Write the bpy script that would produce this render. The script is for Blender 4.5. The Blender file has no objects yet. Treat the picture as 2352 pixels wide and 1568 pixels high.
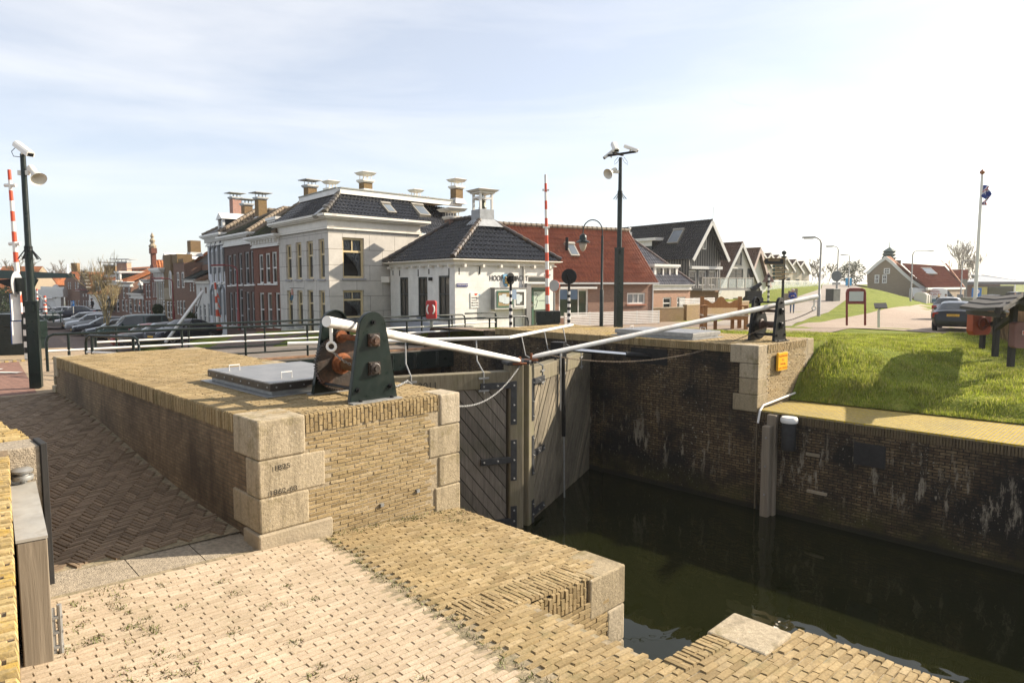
import bpy, math, random
import numpy as np
from mathutils import Vector, Matrix
random.seed(7); rng = np.random.default_rng(5)
scn = bpy.context.scene
COL = scn.collection
R = math.radians

# ------------------------------------------------------------------ camera, sky, sun, exposure
F, CX, CY = 1568.0, 1176.0, 784.0            # photo read at 2352 x 1568
PITCH = math.atan(133 / F)
cam = bpy.data.cameras.new('camera'); camo = bpy.data.objects.new('camera', cam); COL.objects.link(camo)
cam.lens = 24.0; cam.sensor_width = 36.0; cam.clip_start = .05; cam.clip_end = 6000
camo.location = (0, 0, 0); camo.rotation_euler = (R(90) - PITCH, 0, 0)
scn.camera = camo
SUN_AZ, SUN_EL = R(20), R(29)                # azimuth measured from +X towards +Y
S = Vector((math.cos(SUN_EL) * math.cos(SUN_AZ), math.cos(SUN_EL) * math.sin(SUN_AZ), math.sin(SUN_EL)))
world = bpy.data.worlds.new('World'); scn.world = world; world.use_nodes = True
wn = world.node_tree; wn.nodes.clear()
w_out = wn.nodes.new('ShaderNodeOutputWorld'); w_bg = wn.nodes.new('ShaderNodeBackground')
sky = wn.nodes.new('ShaderNodeTexSky'); sky.sky_type = 'NISHITA'; sky.sun_disc = False
sky.sun_elevation = SUN_EL; sky.sun_rotation = R(90) - SUN_AZ
sky.altitude = 0; sky.air_density = .75; sky.dust_density = 1.3; sky.ozone_density = 1.5
w_bg.inputs['Strength'].default_value = .098
# thin high cloud: streaks of cirrus mixed over the sky
tc = wn.nodes.new('ShaderNodeTexCoord'); mp = wn.nodes.new('ShaderNodeMapping')
mp.inputs['Scale'].default_value = (1.0, 1.6, 7.0); mp.inputs['Rotation'].default_value = (.0, R(-11), R(20))
nz = wn.nodes.new('ShaderNodeTexNoise'); nz.inputs['Scale'].default_value = 1.7; nz.inputs['Detail'].default_value = 7
nz.inputs['Roughness'].default_value = .58; nz.inputs['Distortion'].default_value = .5
rp = wn.nodes.new('ShaderNodeValToRGB'); rp.color_ramp.elements[0].position = .38; rp.color_ramp.elements[1].position = .78
rp.color_ramp.elements[0].color = (.36, .36, .36, 1); rp.color_ramp.elements[1].color = (.66, .66, .66, 1)
mx = wn.nodes.new('ShaderNodeMixRGB'); mx.inputs[2].default_value = (6.1, 6.0, 5.9, 1)
wn.links.new(tc.outputs['Generated'], mp.inputs['Vector']); wn.links.new(mp.outputs['Vector'], nz.inputs['Vector'])
wn.links.new(nz.outputs['Fac'], rp.inputs['Fac']); wn.links.new(rp.outputs['Color'], mx.inputs['Fac'])
tn = wn.nodes.new('ShaderNodeMixRGB'); tn.blend_type = 'MULTIPLY'; tn.inputs[0].default_value = 1; tn.inputs[2].default_value = (1.03, 1.0, .95, 1)
wn.links.new(sky.outputs['Color'], tn.inputs[1]); wn.links.new(tn.outputs['Color'], mx.inputs[1]); wn.links.new(mx.outputs['Color'], w_bg.inputs['Color'])
wn.links.new(w_bg.outputs['Background'], w_out.inputs['Surface'])
sl = bpy.data.lights.new('sun', 'SUN'); sl.energy = 5.0; sl.angle = R(.5); sl.color = (1, .88, .72)
so = bpy.data.objects.new('sun', sl); COL.objects.link(so); so.rotation_euler = S.to_track_quat('Z', 'Y').to_euler()
so.location = (40, 20, 60)
vs = scn.view_settings; vs.view_transform = 'Standard'; vs.look = 'None'; vs.exposure = 1.1; vs.gamma = 1; vs.use_curve_mapping = False
scn.cycles.max_bounces = 8; scn.cycles.transparent_max_bounces = 12; scn.cycles.use_denoising = True
scn.cycles.caustics_reflective = False; scn.cycles.caustics_refractive = False

# ------------------------------------------------------------------ reading the layout
def ray(px, py):
    a = (px - CX) / F; c = (CY - py) / F
    return Vector((a, math.cos(PITCH) + c * math.sin(PITCH), -math.sin(PITCH) + c * math.cos(PITCH)))
def atZ(px, py, z): d = ray(px, py); return d * (z / d.z)
def atY(px, py, y): d = ray(px, py); return d * (y / d.y)
def UV(u, v, z=0): return Vector(((u - v) / math.sqrt(2), (u + v) / math.sqrt(2), z))
LOCK = Matrix.Rotation(R(45), 4, 'Z')
def onwall(A, B, px, py):
    """point where the ray meets the vertical plane through A and B -> (distance along A->B, z)"""
    A = Vector(A[:2]); B = Vector(B[:2]); d = (B - A).normalized(); n = Vector((-d.y, d.x))
    r = ray(px, py); t = A.dot(n) / (r.x * n.x + r.y * n.y); P = r * t
    return (Vector(P[:2]) - A).dot(d), P.z

# ------------------------------------------------------------------ mesh builder
def frame(o, rz=0): return Matrix.Translation(Vector(o)) @ Matrix.Rotation(rz, 4, 'Z')
def axes(o, x, y, z):
    m = Matrix.Identity(4)
    for i, a in enumerate((x, y, z)):
        for j in range(3): m[j][i] = a[j]
    for j in range(3): m[j][3] = o[j]
    return m
def wmat(o):
    m = Matrix.Identity(4)
    while o is not None: m = o.matrix_basis @ m; o = o.parent
    return m
class MB:
    def __init__(s, M=None): s.v = []; s.f = []; s.m = []; s.M = M or Matrix.Identity(4); s.mi = 0
    def add(s, pts): i = len(s.v); s.v += [s.M @ Vector(p) for p in pts]; return i
    def face(s, idx, m=None): s.f.append(tuple(idx)); s.m.append(s.mi if m is None else m)
    def poly(s, pts, m=None): i = s.add(pts); s.face(range(i, i + len(pts)), m); return s
    def box(s, x0, x1, y0, y1, z0, z1, m=None, skip=''):
        i = s.add([(x0,y0,z0),(x1,y0,z0),(x1,y1,z0),(x0,y1,z0),(x0,y0,z1),(x1,y0,z1),(x1,y1,z1),(x0,y1,z1)])
        for k, q in (('b',(0,3,2,1)),('t',(4,5,6,7)),('f',(0,1,5,4)),('r',(1,2,6,5)),('k',(2,3,7,6)),('l',(3,0,4,7))):
            if k not in skip: s.face([i + j for j in q], m)
        return s
    def bar(s, p, q, w, h=None, up=(0,0,1), m=None):
        p = Vector(p); q = Vector(q); d = (q - p); L = d.length; d.normalize(); up = Vector(up)
        if abs(d.dot(up)) > .98: up = Vector((0, 1, 0)) if abs(d.y) < .9 else Vector((1, 0, 0))
        x = d.cross(up).normalized(); z = x.cross(d); h = h or w
        o = s.M; s.M = o @ axes(p, d, -x, z); s.box(0, L, -w/2, w/2, -h/2, h/2, m); s.M = o; return s
    def tube(s, pts, r, n=8, m=None, closed=False, caps=True):
        pts = [Vector(p) for p in pts]; N = len(pts); rings = []
        rr = r if isinstance(r, (list, tuple)) else [r] * N
        ref = None
        for k in range(N):
            a = pts[(k - 1) % N] if (k > 0 or closed) else pts[k]; b = pts[(k + 1) % N] if (k < N - 1 or closed) else pts[k]
            d = (b - a).normalized()
            if ref is None: ref = Vector((0,0,1)) if abs(d.z) < .9 else Vector((1,0,0))
            x = ref - d * ref.dot(d)
            if x.length < 1e-4: x = d.orthogonal()
            x.normalize(); ref = x; y = d.cross(x)
            rings.append(s.add([pts[k] + (x * math.cos(2*math.pi*j/n) + y * math.sin(2*math.pi*j/n)) * rr[k] for j in range(n)]))
        for k in range(N if closed else N - 1):
            a, b = rings[k], rings[(k + 1) % N]
            for j in range(n): s.face((a+j, a+(j+1)%n, b+(j+1)%n, b+j), m)
        if caps and not closed:
            s.face([rings[0]+j for j in reversed(range(n))], m); s.face([rings[-1]+j for j in range(n)], m)
        return s
    def lathe(s, prof, o=(0,0,0), n=16, m=None, ax=None):
        """prof: (radius, height) pairs along axis z (or the axes matrix ax)"""
        A = ax or Matrix.Translation(Vector(o)); rings = []
        for r, h in prof:
            rings.append(s.add([A @ Vector((r*math.cos(2*math.pi*j/n), r*math.sin(2*math.pi*j/n), h)) for j in range(n)]))
        for a, b in zip(rings, rings[1:]):
            for j in range(n): s.face((a+j, a+(j+1)%n, b+(j+1)%n, b+j), m)
        s.face([rings[0]+j for j in reversed(range(n))], m); s.face([rings[-1]+j for j in range(n)], m); return s
    def prism(s, pts, d, m=None, me=None):
        """extrude the polygon pts along vector d"""
        n = len(pts); d = Vector(d); i = s.add(pts); j = s.add([Vector(p) + d for p in pts])
        s.face([i+k for k in reversed(range(n))], m); s.face([j+k for k in range(n)], m)
        for k in range(n): s.face((i+k, i+(k+1)%n, j+(k+1)%n, j+k), m if me is None else me)
        return s
    def build(s, name, mats, parent=None, loc=(0,0,0), rz=0, smooth=False, bevel=0, label=None):
        me = bpy.data.meshes.new(name); o = bpy.data.objects.new(name, me); COL.objects.link(o)
        if parent is not None: o.parent = parent
        else: o.matrix_basis = frame(loc, rz)
        inv = wmat(o).inverted(); co = np.array([tuple(inv @ p) for p in s.v], dtype=np.float32).reshape(-1, 3)
        me.from_pydata(co.tolist(), [], s.f)
        mats = mats if isinstance(mats, (list, tuple)) else [mats]
        for a in mats: me.materials.append(a)
        me.polygons.foreach_set('material_index', np.array(s.m, dtype=np.int32))
        if smooth: me.polygons.foreach_set('use_smooth', np.ones(len(s.f), dtype=bool))
        boxuv(me)
        if smooth and smooth is not True:
            me.set_sharp_from_angle(angle=R(smooth))
        if bevel:
            b = o.modifiers.new('bevel', 'BEVEL'); b.width = bevel; b.segments = 2; b.limit_method = 'ANGLE'
        if label: o['label'] = label
        return o
def boxuv(me):
    n = len(me.polygons); L = len(me.loops)
    if not n: return
    co = np.empty(len(me.vertices)*3, dtype=np.float32); me.vertices.foreach_get('co', co); co = co.reshape(-1,3)
    nr = np.empty(n*3, dtype=np.float32); me.polygons.foreach_get('normal', nr); nr = nr.reshape(-1,3)
    ls = np.empty(n, dtype=np.int32); me.polygons.foreach_get('loop_start', ls)
    lt = np.empty(n, dtype=np.int32); me.polygons.foreach_get('loop_total', lt)
    vi = np.empty(L, dtype=np.int32); me.loops.foreach_get('vertex_index', vi)
    pf = np.repeat(np.arange(n), lt); N = nr[pf]; P = co[vi]
    flat = np.abs(N[:,2]) > .985
    t = np.stack([-N[:,1], N[:,0], np.zeros(L)], 1); ln = np.linalg.norm(t, axis=1); t /= np.maximum(ln, 1e-6)[:,None]
    sv = np.cross(N, t)
    u = np.where(flat, P[:,0], (P*t).sum(1)); v = np.where(flat, P[:,1], (P*sv).sum(1))
    lay = me.uv_layers.new(name='UVMap'); lay.data.foreach_set('uv', np.stack([u, v], 1).astype(np.float32).ravel())
def tag(o, label, cat, group=None, kind=None):
    o['label'] = label; o['category'] = cat
    if group: o['group'] = group
    if kind: o['kind'] = kind
    return o
def thing(name, label, cat, loc=(0,0,0), rz=0, group=None):
    o = bpy.data.objects.new(name, None); COL.objects.link(o); o.empty_display_size = .2
    o.matrix_basis = frame(loc, rz); return tag(o, label, cat, group)
def struct(o): o['kind'] = 'structure'; return o
def copy_tree(o, parent=None):
    c = o.copy(); COL.objects.link(c)
    if parent is not None: c.parent = parent
    for ch in [x for x in bpy.data.objects if x.parent == o]: copy_tree(ch, c)
    return c
def text(s, name, size, mat, parent, o, x, y, align='CENTER', ext=.002, sx=1.0):
    """lettering whose baseline starts (or centres) at world point o, reading along x, upright along y"""
    cu = bpy.data.curves.new(name, 'FONT'); cu.body = s; cu.size = size; cu.align_x = align; cu.extrude = ext
    tmp = bpy.data.objects.new(name, cu); COL.objects.link(tmp); me = bpy.data.meshes.new_from_object(tmp)
    bpy.data.objects.remove(tmp); bpy.data.curves.remove(cu)
    ob = bpy.data.objects.new(name, me); COL.objects.link(ob); me.materials.clear(); me.materials.append(mat)
    x = Vector(x).normalized(); y = Vector(y).normalized(); z = x.cross(y)
    m = axes(o, x, y, z) @ Matrix.Diagonal((sx, 1, 1, 1))
    if parent is not None: ob.parent = parent; m = wmat(parent).inverted() @ m
    ob.matrix_basis = m; return ob

# ------------------------------------------------------------------ materials
MATS = {}
class NT:
    def __init__(s, name):
        s.mat = bpy.data.materials.new(name); s.mat.use_nodes = True; s.t = s.mat.node_tree; s.t.nodes.clear()
        s.out = s.n('ShaderNodeOutputMaterial'); s.b = s.n('ShaderNodeBsdfPrincipled'); s.l(s.b.outputs[0], s.out.inputs[0])
    def n(s, t, **k):
        x = s.t.nodes.new(t)
        for a, b in k.items(): setattr(x, a, b)
        return x
    def l(s, a, b): s.t.links.new(a, b)
    def uv(s): return s.n('ShaderNodeUVMap').outputs[0]
    def obj(s): return s.n('ShaderNodeTexCoord').outputs['Object']
    def scale(s, vec, sc):
        m = s.n('ShaderNodeMapping'); m.inputs['Scale'].default_value = sc; s.l(vec, m.inputs['Vector']); return m.outputs[0]
    def noise(s, vec, scale, detail=4, rough=.55, dist=0):
        x = s.n('ShaderNodeTexNoise'); s.l(vec, x.inputs['Vector']); x.inputs['Scale'].default_value = scale
        x.inputs['Detail'].default_value = detail; x.inputs['Roughness'].default_value = rough; x.inputs['Distortion'].default_value = dist
        return x.outputs['Fac']
    def ramp(s, fac, stops, const=False):
        r = s.n('ShaderNodeValToRGB'); e = r.color_ramp.elements
        if const: r.color_ramp.interpolation = 'CONSTANT'
        while len(e) < len(stops): e.new(.5)
        for x, (p, c) in zip(e, stops): x.position = p; x.color = (*c, 1) if len(c) == 3 else c
        s.l(fac, r.inputs['Fac']); return r.outputs['Color']
    def mix(s, fac, a, b, mode='MIX'):
        m = s.n('ShaderNodeMixRGB', blend_type=mode)
        for x, i in ((fac, 0), (a, 1), (b, 2)):
            if hasattr(x, 'is_linked') or hasattr(x, 'links'): s.l(x, m.inputs[i])
            else: m.inputs[i].default_value = x if i == 0 else (*x, 1)
        return m.outputs[0]
    def math(s, op, a, b=None):
        m = s.n('ShaderNodeMath', operation=op)
        for x, i in ((a, 0), (b, 1)):
            if x is None: continue
            if hasattr(x, 'links'): s.l(x, m.inputs[i])
            else: m.inputs[i].default_value = x
        return m.outputs[0]
    def bump(s, h, strength=.3, dist=.02, prev=None):
        b = s.n('ShaderNodeBump'); b.inputs['Strength'].default_value = strength; b.inputs['Distance'].default_value = dist
        s.l(h, b.inputs['Height'])
        if prev is not None: s.l(prev, b.inputs['Normal'])
        s.l(b.outputs[0], s.b.inputs['Normal']); return b.outputs[0]
    def set(s, base=None, rough=None, metal=None, spec=None, **k):
        for nm, x in (('Base Color', base), ('Roughness', rough), ('Metallic', metal), ('Specular IOR Level', spec)):
            if x is None: continue
            if hasattr(x, 'links'): s.l(x, s.b.inputs[nm])
            else: s.b.inputs[nm].default_value = (*x, 1) if isinstance(x, tuple) else x
        return s.mat
g3 = lambda v: (v, v, v)
def plain(name, c, rough=.5, metal=0, var=.12, scale=3.0, bump=0, spec=.5, dirt=None, dirtscale=1.2, dirtamt=.5, bs=30):
    """painted / plain surface with soft colour variation, optional worn patches"""
    if name in MATS: return MATS[name]
    t = NT(name); o = t.obj(); f = t.noise(o, scale, 5)
    a = tuple(x*(1-var) for x in c); b = tuple(min(1, x*(1+var)) for x in c)
    col = t.ramp(f, [(.3, a), (.7, b)])
    if dirt:
        d = t.ramp(t.noise(o, dirtscale, 7, .65), [(.5, g3(0)), (.72, g3(dirtamt))]); col = t.mix(d, col, dirt)
    rf = t.ramp(t.noise(o, scale*2.3, 3), [(.3, g3(max(.02, rough-.08))), (.7, g3(min(1, rough+.1)))])
    t.set(col, rf, metal, spec)
    if bump: t.bump(t.noise(o, bs, 5), bump, .02)
    MATS[name] = t.mat; return t.mat
def brick(name, c1, c2, mortar, bw=.21, bh=.06, ms=.008, bump=.5, stain=None, stainamt=.5, stainscale=.6, offset=.5, rough=.85, moss=None, mossamt=.0, streak=0, white=0):
    if name in MATS: return MATS[name]
    t = NT(name); uv = t.uv(); o = t.obj()
    w = t.n('ShaderNodeVectorMath', operation='ADD'); nv = t.n('ShaderNodeTexNoise'); t.l(uv, nv.inputs['Vector']); nv.inputs['Scale'].default_value = 6
    sc = t.n('ShaderNodeVectorMath', operation='SCALE'); t.l(nv.outputs['Color'], sc.inputs[0]); sc.inputs['Scale'].default_value = bh*.18
    t.l(uv, w.inputs[0]); t.l(sc.outputs[0], w.inputs[1])
    b = t.n('ShaderNodeTexBrick'); t.l(w.outputs[0], b.inputs['Vector']); b.offset = offset
    b.inputs['Color1'].default_value = (*c1, 1); b.inputs['Color2'].default_value = (*c2, 1); b.inputs['Mortar'].default_value = (*mortar, 1)
    b.inputs['Scale'].default_value = 1; b.inputs['Brick Width'].default_value = bw; b.inputs['Row Height'].default_value = bh
    b.inputs['Mortar Size'].default_value = ms; b.inputs['Mortar Smooth'].default_value = .3; b.inputs['Bias'].default_value = 0
    col = t.mix(.55, b.outputs['Color'], t.ramp(t.noise(o, 14, 5), [(.3, g3(.55)), (.7, g3(1.3))]), 'MULTIPLY')
    if stain: col = t.mix(t.ramp(t.noise(o, stainscale, 8, .68), [(.42, g3(0)), (.68, g3(stainamt))]), col, stain)
    if streak:
        st = t.noise(t.scale(uv, (2.2, .25, 1)), 2.0, 6, .6); col = t.mix(t.ramp(st, [(.5, g3(0)), (.75, g3(streak))]), col, stain or (.02,.02,.015))
    if white:
        wv = t.noise(t.scale(uv, (1.5, .5, 1)), 1.6, 9, .72); col = t.mix(t.ramp(wv, [(.63, g3(0)), (.72, g3(white))]), col, (.42, .39, .34))
        wv = t.noise(o, 22, 3, .6); col = t.mix(t.ramp(wv, [(.70, g3(0)), (.74, g3(white))]), col, (.45, .43, .38))
    if moss: col = t.mix(t.ramp(t.noise(o, 2.2, 9, .75), [(.52, g3(0)), (.66, g3(mossamt))]), col, moss)
    t.set(col, rough, 0, .3)
    inv = t.math('SUBTRACT', 1.0, b.outputs['Fac']); h = t.math('ADD', inv, t.math('MULTIPLY', t.noise(o, 60, 4), .5))
    t.bump(h, bump, .012); MATS[name] = t.mat; return t.mat
def islands(name, stops, rough=.85, grain=.35, moss=None, mossamt=.8, mossscale=2.5, bump=.4, blotch=None):
    """bricks or stones built one by one: each island gets its own tone"""
    if name in MATS: return MATS[name]
    t = NT(name); o = t.obj(); r = t.n('ShaderNodeNewGeometry').outputs['Random Per Island']
    n = len(stops); col = t.ramp(r, [(i/(n-1), c) for i, c in enumerate(stops)])
    col = t.mix(grain*2, col, t.ramp(t.noise(o, 35, 6, .65), [(.25, g3(.45)), (.75, g3(1.35))]), 'MULTIPLY')
    if blotch: col = t.mix(t.ramp(t.noise(o, 1.1, 7, .65), [(.45, g3(0)), (.7, g3(.6))]), col, blotch)
    if moss: col = t.mix(t.ramp(t.noise(o, mossscale, 10, .75), [(.54, g3(0)), (.66, g3(mossamt))]), col, moss)
    t.set(col, rough, 0, .25); t.bump(t.noise(o, 55, 6, .6), bump, .012); MATS[name] = t.mat; return t.mat
def rooftile(name, c1, c2, spec=.5, rough=.35, moss=None, mossamt=.6, tw=.25):
    if name in MATS: return MATS[name]
    t = NT(name); uv = t.uv(); o = t.obj()
    fl = t.n('ShaderNodeVectorMath', operation='FLOOR'); t.l(t.scale(uv, (1/tw, 1/.33, 1)), fl.inputs[0])
    wn_ = t.n('ShaderNodeTexWhiteNoise', noise_dimensions='2D'); t.l(fl.outputs[0], wn_.inputs['Vector'])
    col = t.ramp(wn_.outputs['Value'], [(0, c1), (1, c2)])
    col = t.mix(.5, col, t.ramp(t.noise(o, 3.5, 8, .7), [(.3, g3(.55)), (.7, g3(1.25))]), 'MULTIPLY')
    if moss: col = t.mix(t.ramp(t.noise(o, 1.4, 9, .72), [(.47, g3(0)), (.62, g3(mossamt))]), col, moss)
    t.set(col, t.ramp(t.noise(o, 6, 5), [(.3, g3(rough*.7)), (.7, g3(min(1, rough*1.5)))]), 0, spec)
    t.bump(t.noise(o, 40, 4), .15, .01); MATS[name] = t.mat; return t.mat
def wood(name, c1, c2, rough=.75, ax=(18, 1.2, 18), bump=.35, green=None):
    if name in MATS: return MATS[name]
    t = NT(name); o = t.obj(); f = t.noise(t.scale(t.uv(), ax), 1.6, 7, .65, .6)
    col = t.ramp(f, [(.25, c1), (.75, c2)])
    if green: col = t.mix(t.ramp(t.noise(o, 1.3, 7, .65), [(.45, g3(0)), (.7, g3(.6))]), col, green)
    r = t.n('ShaderNodeNewGeometry').outputs['Random Per Island']
    col = t.mix(.8, col, t.ramp(r, [(0, g3(.6)), (1, g3(1.25))]), 'MULTIPLY')
    t.set(col, rough, 0, .3); t.bump(f, bump, .01); MATS[name] = t.mat; return t.mat
def glass(name='window_glass', c=(.018, .022, .024), rough=.03):
    if name in MATS: return MATS[name]
    t = NT(name); oi = t.n('ShaderNodeObjectInfo').outputs['Random']; cur = t.mix(t.ramp(oi, [(.55, g3(0)), (.60, g3(.8)), (.8, g3(.5)), (.85, g3(0))], True), c, (.10,.105,.10)) if name == 'window_glass' else t.ramp(t.noise(t.obj(), .8, 3), [(.3, c), (.7, tuple(x*1.8 for x in c))])
    t.set(cur, rough, 0, .7)
    t.bump(t.noise(t.obj(), 2.2, 2), .05, .02); MATS[name] = t.mat; return t.mat
# ------------------------------------------------------------------ shared materials
YB = [(.24,.175,.085), (.34,.255,.13), (.40,.305,.165), (.37,.275,.14), (.30,.22,.11), (.44,.345,.20)]
M_yb = islands('yellow_brick', YB, .9, .35, moss=(.13,.125,.05), mossamt=.4, blotch=(.20,.15,.08))
M_pave = islands('pale_paver', [(.40,.32,.225), (.50,.405,.295), (.55,.455,.34), (.46,.37,.265), (.52,.415,.30)], .9, .22, moss=(.22,.20,.10), mossamt=.35, blotch=(.36,.29,.20))
M_lich = islands('lichen_brick', [(.30,.22,.10), (.44,.33,.15), (.52,.40,.20), (.42,.28,.09)], .92, .4, moss=(.55,.36,.05), mossamt=.75, mossscale=5)
M_herr = islands('herringbone_clinker', [(.16,.115,.075), (.24,.175,.115), (.29,.215,.145), (.20,.145,.095), (.26,.19,.13)], .8, .3)
def stained_stone():
    t = NT('quoin_stone'); r = t.n('ShaderNodeNewGeometry'); o = r.outputs['Position']; oi = t.n('ShaderNodeObjectInfo').outputs['Random']
    col = t.ramp(oi, [(0, (.33,.27,.17)), (.3, (.45,.38,.27)), (.6, (.38,.31,.20)), (1, (.50,.43,.32))])
    col = t.mix(.8, col, t.ramp(t.noise(o, 26, 7, .7), [(.25, g3(.55)), (.75, g3(1.3))]), 'MULTIPLY')
    st = t.noise(t.scale(o, (5, 5, .7)), 1.0, 7, .65); col = t.mix(t.ramp(st, [(.50, g3(0)), (.66, g3(.5))]), col, (.12,.10,.06))
    col = t.mix(t.ramp(t.noise(o, 2.6, 9, .75), [(.53, g3(0)), (.64, g3(.7))]), col, (.20,.165,.075)); col = t.mix(t.ramp(t.noise(o, 30, 3), [(.69, g3(0)), (.73, g3(.8))]), col, (.55,.52,.45))
    t.set(col, .9, 0, .2); wv = t.n('ShaderNodeTexWave'); t.l(t.scale(o, (1, 1, .05)), wv.inputs['Vector']); wv.inputs['Scale'].default_value = 22; wv.inputs['Distortion'].default_value = 1.5
    t.bump(t.math('ADD', t.noise(o, 30, 8, .7), t.math('MULTIPLY', wv.outputs['Fac'], .05)), .6, .02); return t.mat
M_quoin = stained_stone()
def lock_wall():
    t = NT('stained_lock_brick'); uv = t.uv(); P = t.n('ShaderNodeNewGeometry').outputs['Position']; z = t.n('ShaderNodeSeparateXYZ'); t.l(P, z.inputs[0]); z = z.outputs['Z']
    w = t.n('ShaderNodeVectorMath', operation='ADD'); nv = t.n('ShaderNodeTexNoise'); t.l(uv, nv.inputs['Vector']); nv.inputs['Scale'].default_value = 5
    sc = t.n('ShaderNodeVectorMath', operation='SCALE'); t.l(nv.outputs['Color'], sc.inputs[0]); sc.inputs['Scale'].default_value = .02; t.l(uv, w.inputs[0]); t.l(sc.outputs[0], w.inputs[1])
    b = t.n('ShaderNodeTexBrick'); t.l(w.outputs[0], b.inputs['Vector']); b.inputs['Scale'].default_value = 1; b.inputs['Brick Width'].default_value = .21; b.inputs['Row Height'].default_value = .066; b.inputs['Mortar Size'].default_value = .010; b.inputs['Mortar Smooth'].default_value = .2
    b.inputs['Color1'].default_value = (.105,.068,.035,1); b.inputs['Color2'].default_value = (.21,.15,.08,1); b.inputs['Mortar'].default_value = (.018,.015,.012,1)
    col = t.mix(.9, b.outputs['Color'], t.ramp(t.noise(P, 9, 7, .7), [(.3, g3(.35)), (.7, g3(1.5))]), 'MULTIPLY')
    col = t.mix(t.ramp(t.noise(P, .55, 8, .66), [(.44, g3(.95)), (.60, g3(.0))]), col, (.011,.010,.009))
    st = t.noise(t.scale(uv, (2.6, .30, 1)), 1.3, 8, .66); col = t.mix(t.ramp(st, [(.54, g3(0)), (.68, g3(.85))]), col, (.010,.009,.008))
    band = t.ramp(t.math('MULTIPLY', t.math('ADD', z, 6.6), .2), [(.28, g3(0)), (.42, g3(1)), (.55, g3(.6)), (.68, g3(0))])
    lm = t.noise(t.scale(uv, (3.0, .7, 1)), 1.1, 10, .74); lime = t.math('MULTIPLY', t.ramp(lm, [(.545, g3(0)), (.60, g3(.9))]), band); col = t.mix(lime, col, (.33,.29,.22))
    sp = t.ramp(t.noise(P, 17, 4, .65), [(.625, g3(0)), (.65, g3(.85))]); col = t.mix(t.math('MULTIPLY', sp, t.ramp(t.noise(P, .8, 4), [(.42, g3(0)), (.6, g3(1))])), col, (.40,.37,.30))
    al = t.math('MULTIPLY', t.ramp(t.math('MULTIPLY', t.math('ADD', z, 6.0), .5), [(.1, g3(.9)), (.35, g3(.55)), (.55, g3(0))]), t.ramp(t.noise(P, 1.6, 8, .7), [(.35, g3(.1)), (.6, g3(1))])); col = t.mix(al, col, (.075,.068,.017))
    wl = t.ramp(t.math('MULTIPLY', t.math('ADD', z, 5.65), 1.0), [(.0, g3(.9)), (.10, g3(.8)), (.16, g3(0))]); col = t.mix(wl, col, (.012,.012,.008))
    t.set(col, .9, 0, .25); t.bump(t.math('ADD', t.math('SUBTRACT', 1.0, b.outputs['Fac']), t.noise(P, 12, 7, .7)), .9, .02); return t.mat
M_walldark = lock_wall()
M_mortar = plain('mortar_bed', (.33,.27,.18), .95, var=.3, scale=12, bump=.5)
M_soil = plain('joint_soil', (.27,.22,.14), .95, var=.4, scale=15, bump=.5, dirt=(.07,.09,.03), dirtscale=5)
M_wallshade = brick('lock_brick', (.23,.16,.09), (.30,.215,.125), (.17,.135,.09), .2, .05, .008, .8, (.055,.042,.03), .8, .8, streak=.6)
M_top = brick('mossy_top_brick', (.40,.29,.15), (.47,.35,.19), (.15,.12,.06), .2, .06, .008, .9, (.26,.20,.10), .6, .7, moss=(.30,.23,.05), mossamt=.5)
M_goldtop = brick('golden_lichen_paving', (.30,.24,.13), (.36,.29,.16), (.46,.33,.02), .21, .07, .018, .9, (.22,.19,.10), .5, .7, moss=(.42,.32,.05), mossamt=.45)
M_stone2 = plain('weathered_stone', (.36,.30,.21), .88, var=.22, scale=4, bump=.4, dirt=(.14,.12,.07), dirtscale=1.8, dirtamt=.7)
M_conc = plain('rough_concrete', (.33,.28,.21), .95, var=.3, scale=22, bump=.8, bs=60, dirt=(.18,.15,.10), dirtscale=3)
M_dkgreen = plain('dark_green_paint', (.007,.015,.0125), .33, var=.25, scale=4, dirt=(.07,.065,.05), dirtscale=2.4, dirtamt=.22, spec=.35, bump=.06)
M_black = plain('black_paint', (.008,.009,.010), .4, var=.3, scale=6, bump=.05, spec=.22)
M_white = plain('white_paint', (.80,.79,.76), .4, var=.05, scale=3, dirt=(.55,.50,.42), dirtscale=2.5, dirtamt=.35)
M_red = plain('red_paint', (.62,.075,.025), .4, var=.1, scale=4)
M_rust = plain('rust', (.23,.075,.022), .85, var=.5, scale=9, bump=.5, dirt=(.09,.03,.012), dirtscale=4)
M_gear = plain('greasy_rust', (.035,.024,.017), .5, var=.5, scale=6, bump=.3, dirt=(.20,.075,.025), dirtscale=3.0, dirtamt=.8)
M_alu = plain('tread_aluminium', (.42,.43,.44), .45, .8, var=.1, scale=7)
M_steel = plain('galvanised_steel', (.34,.345,.34), .5, .5, var=.18, scale=8)
M_chrome = plain('polished_rod', (.75,.76,.78), .08, 1, var=.04)
M_blackp = plain('black_rubber', (.012,.012,.012), .7, var=.3, scale=6)
M_gatew = wood('silvered_oak', (.10,.088,.075), (.27,.235,.19), .8, (14, .8, 14), .5, green=(.10,.10,.06))
M_gateb = wood('mossy_oak_beam', (.15,.13,.085), (.31,.27,.19), .8, (14, 1, 14), .5, green=(.16,.16,.06))
M_oldw = wood('weathered_timber', (.20,.165,.12), (.40,.34,.26), .8, (9, .5, 9), .6)
M_blackw = wood('tarred_timber', (.014,.014,.015), (.05,.048,.045), .7, (10, 1, 10), .4)
M_orangew = wood('oiled_oak', (.30,.13,.04), (.48,.24,.085), .55, (10, 1, 10), .25)
M_glass = glass()
M_ink = plain('black_lettering', (.012,.012,.014), .5, var=.05)

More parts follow.
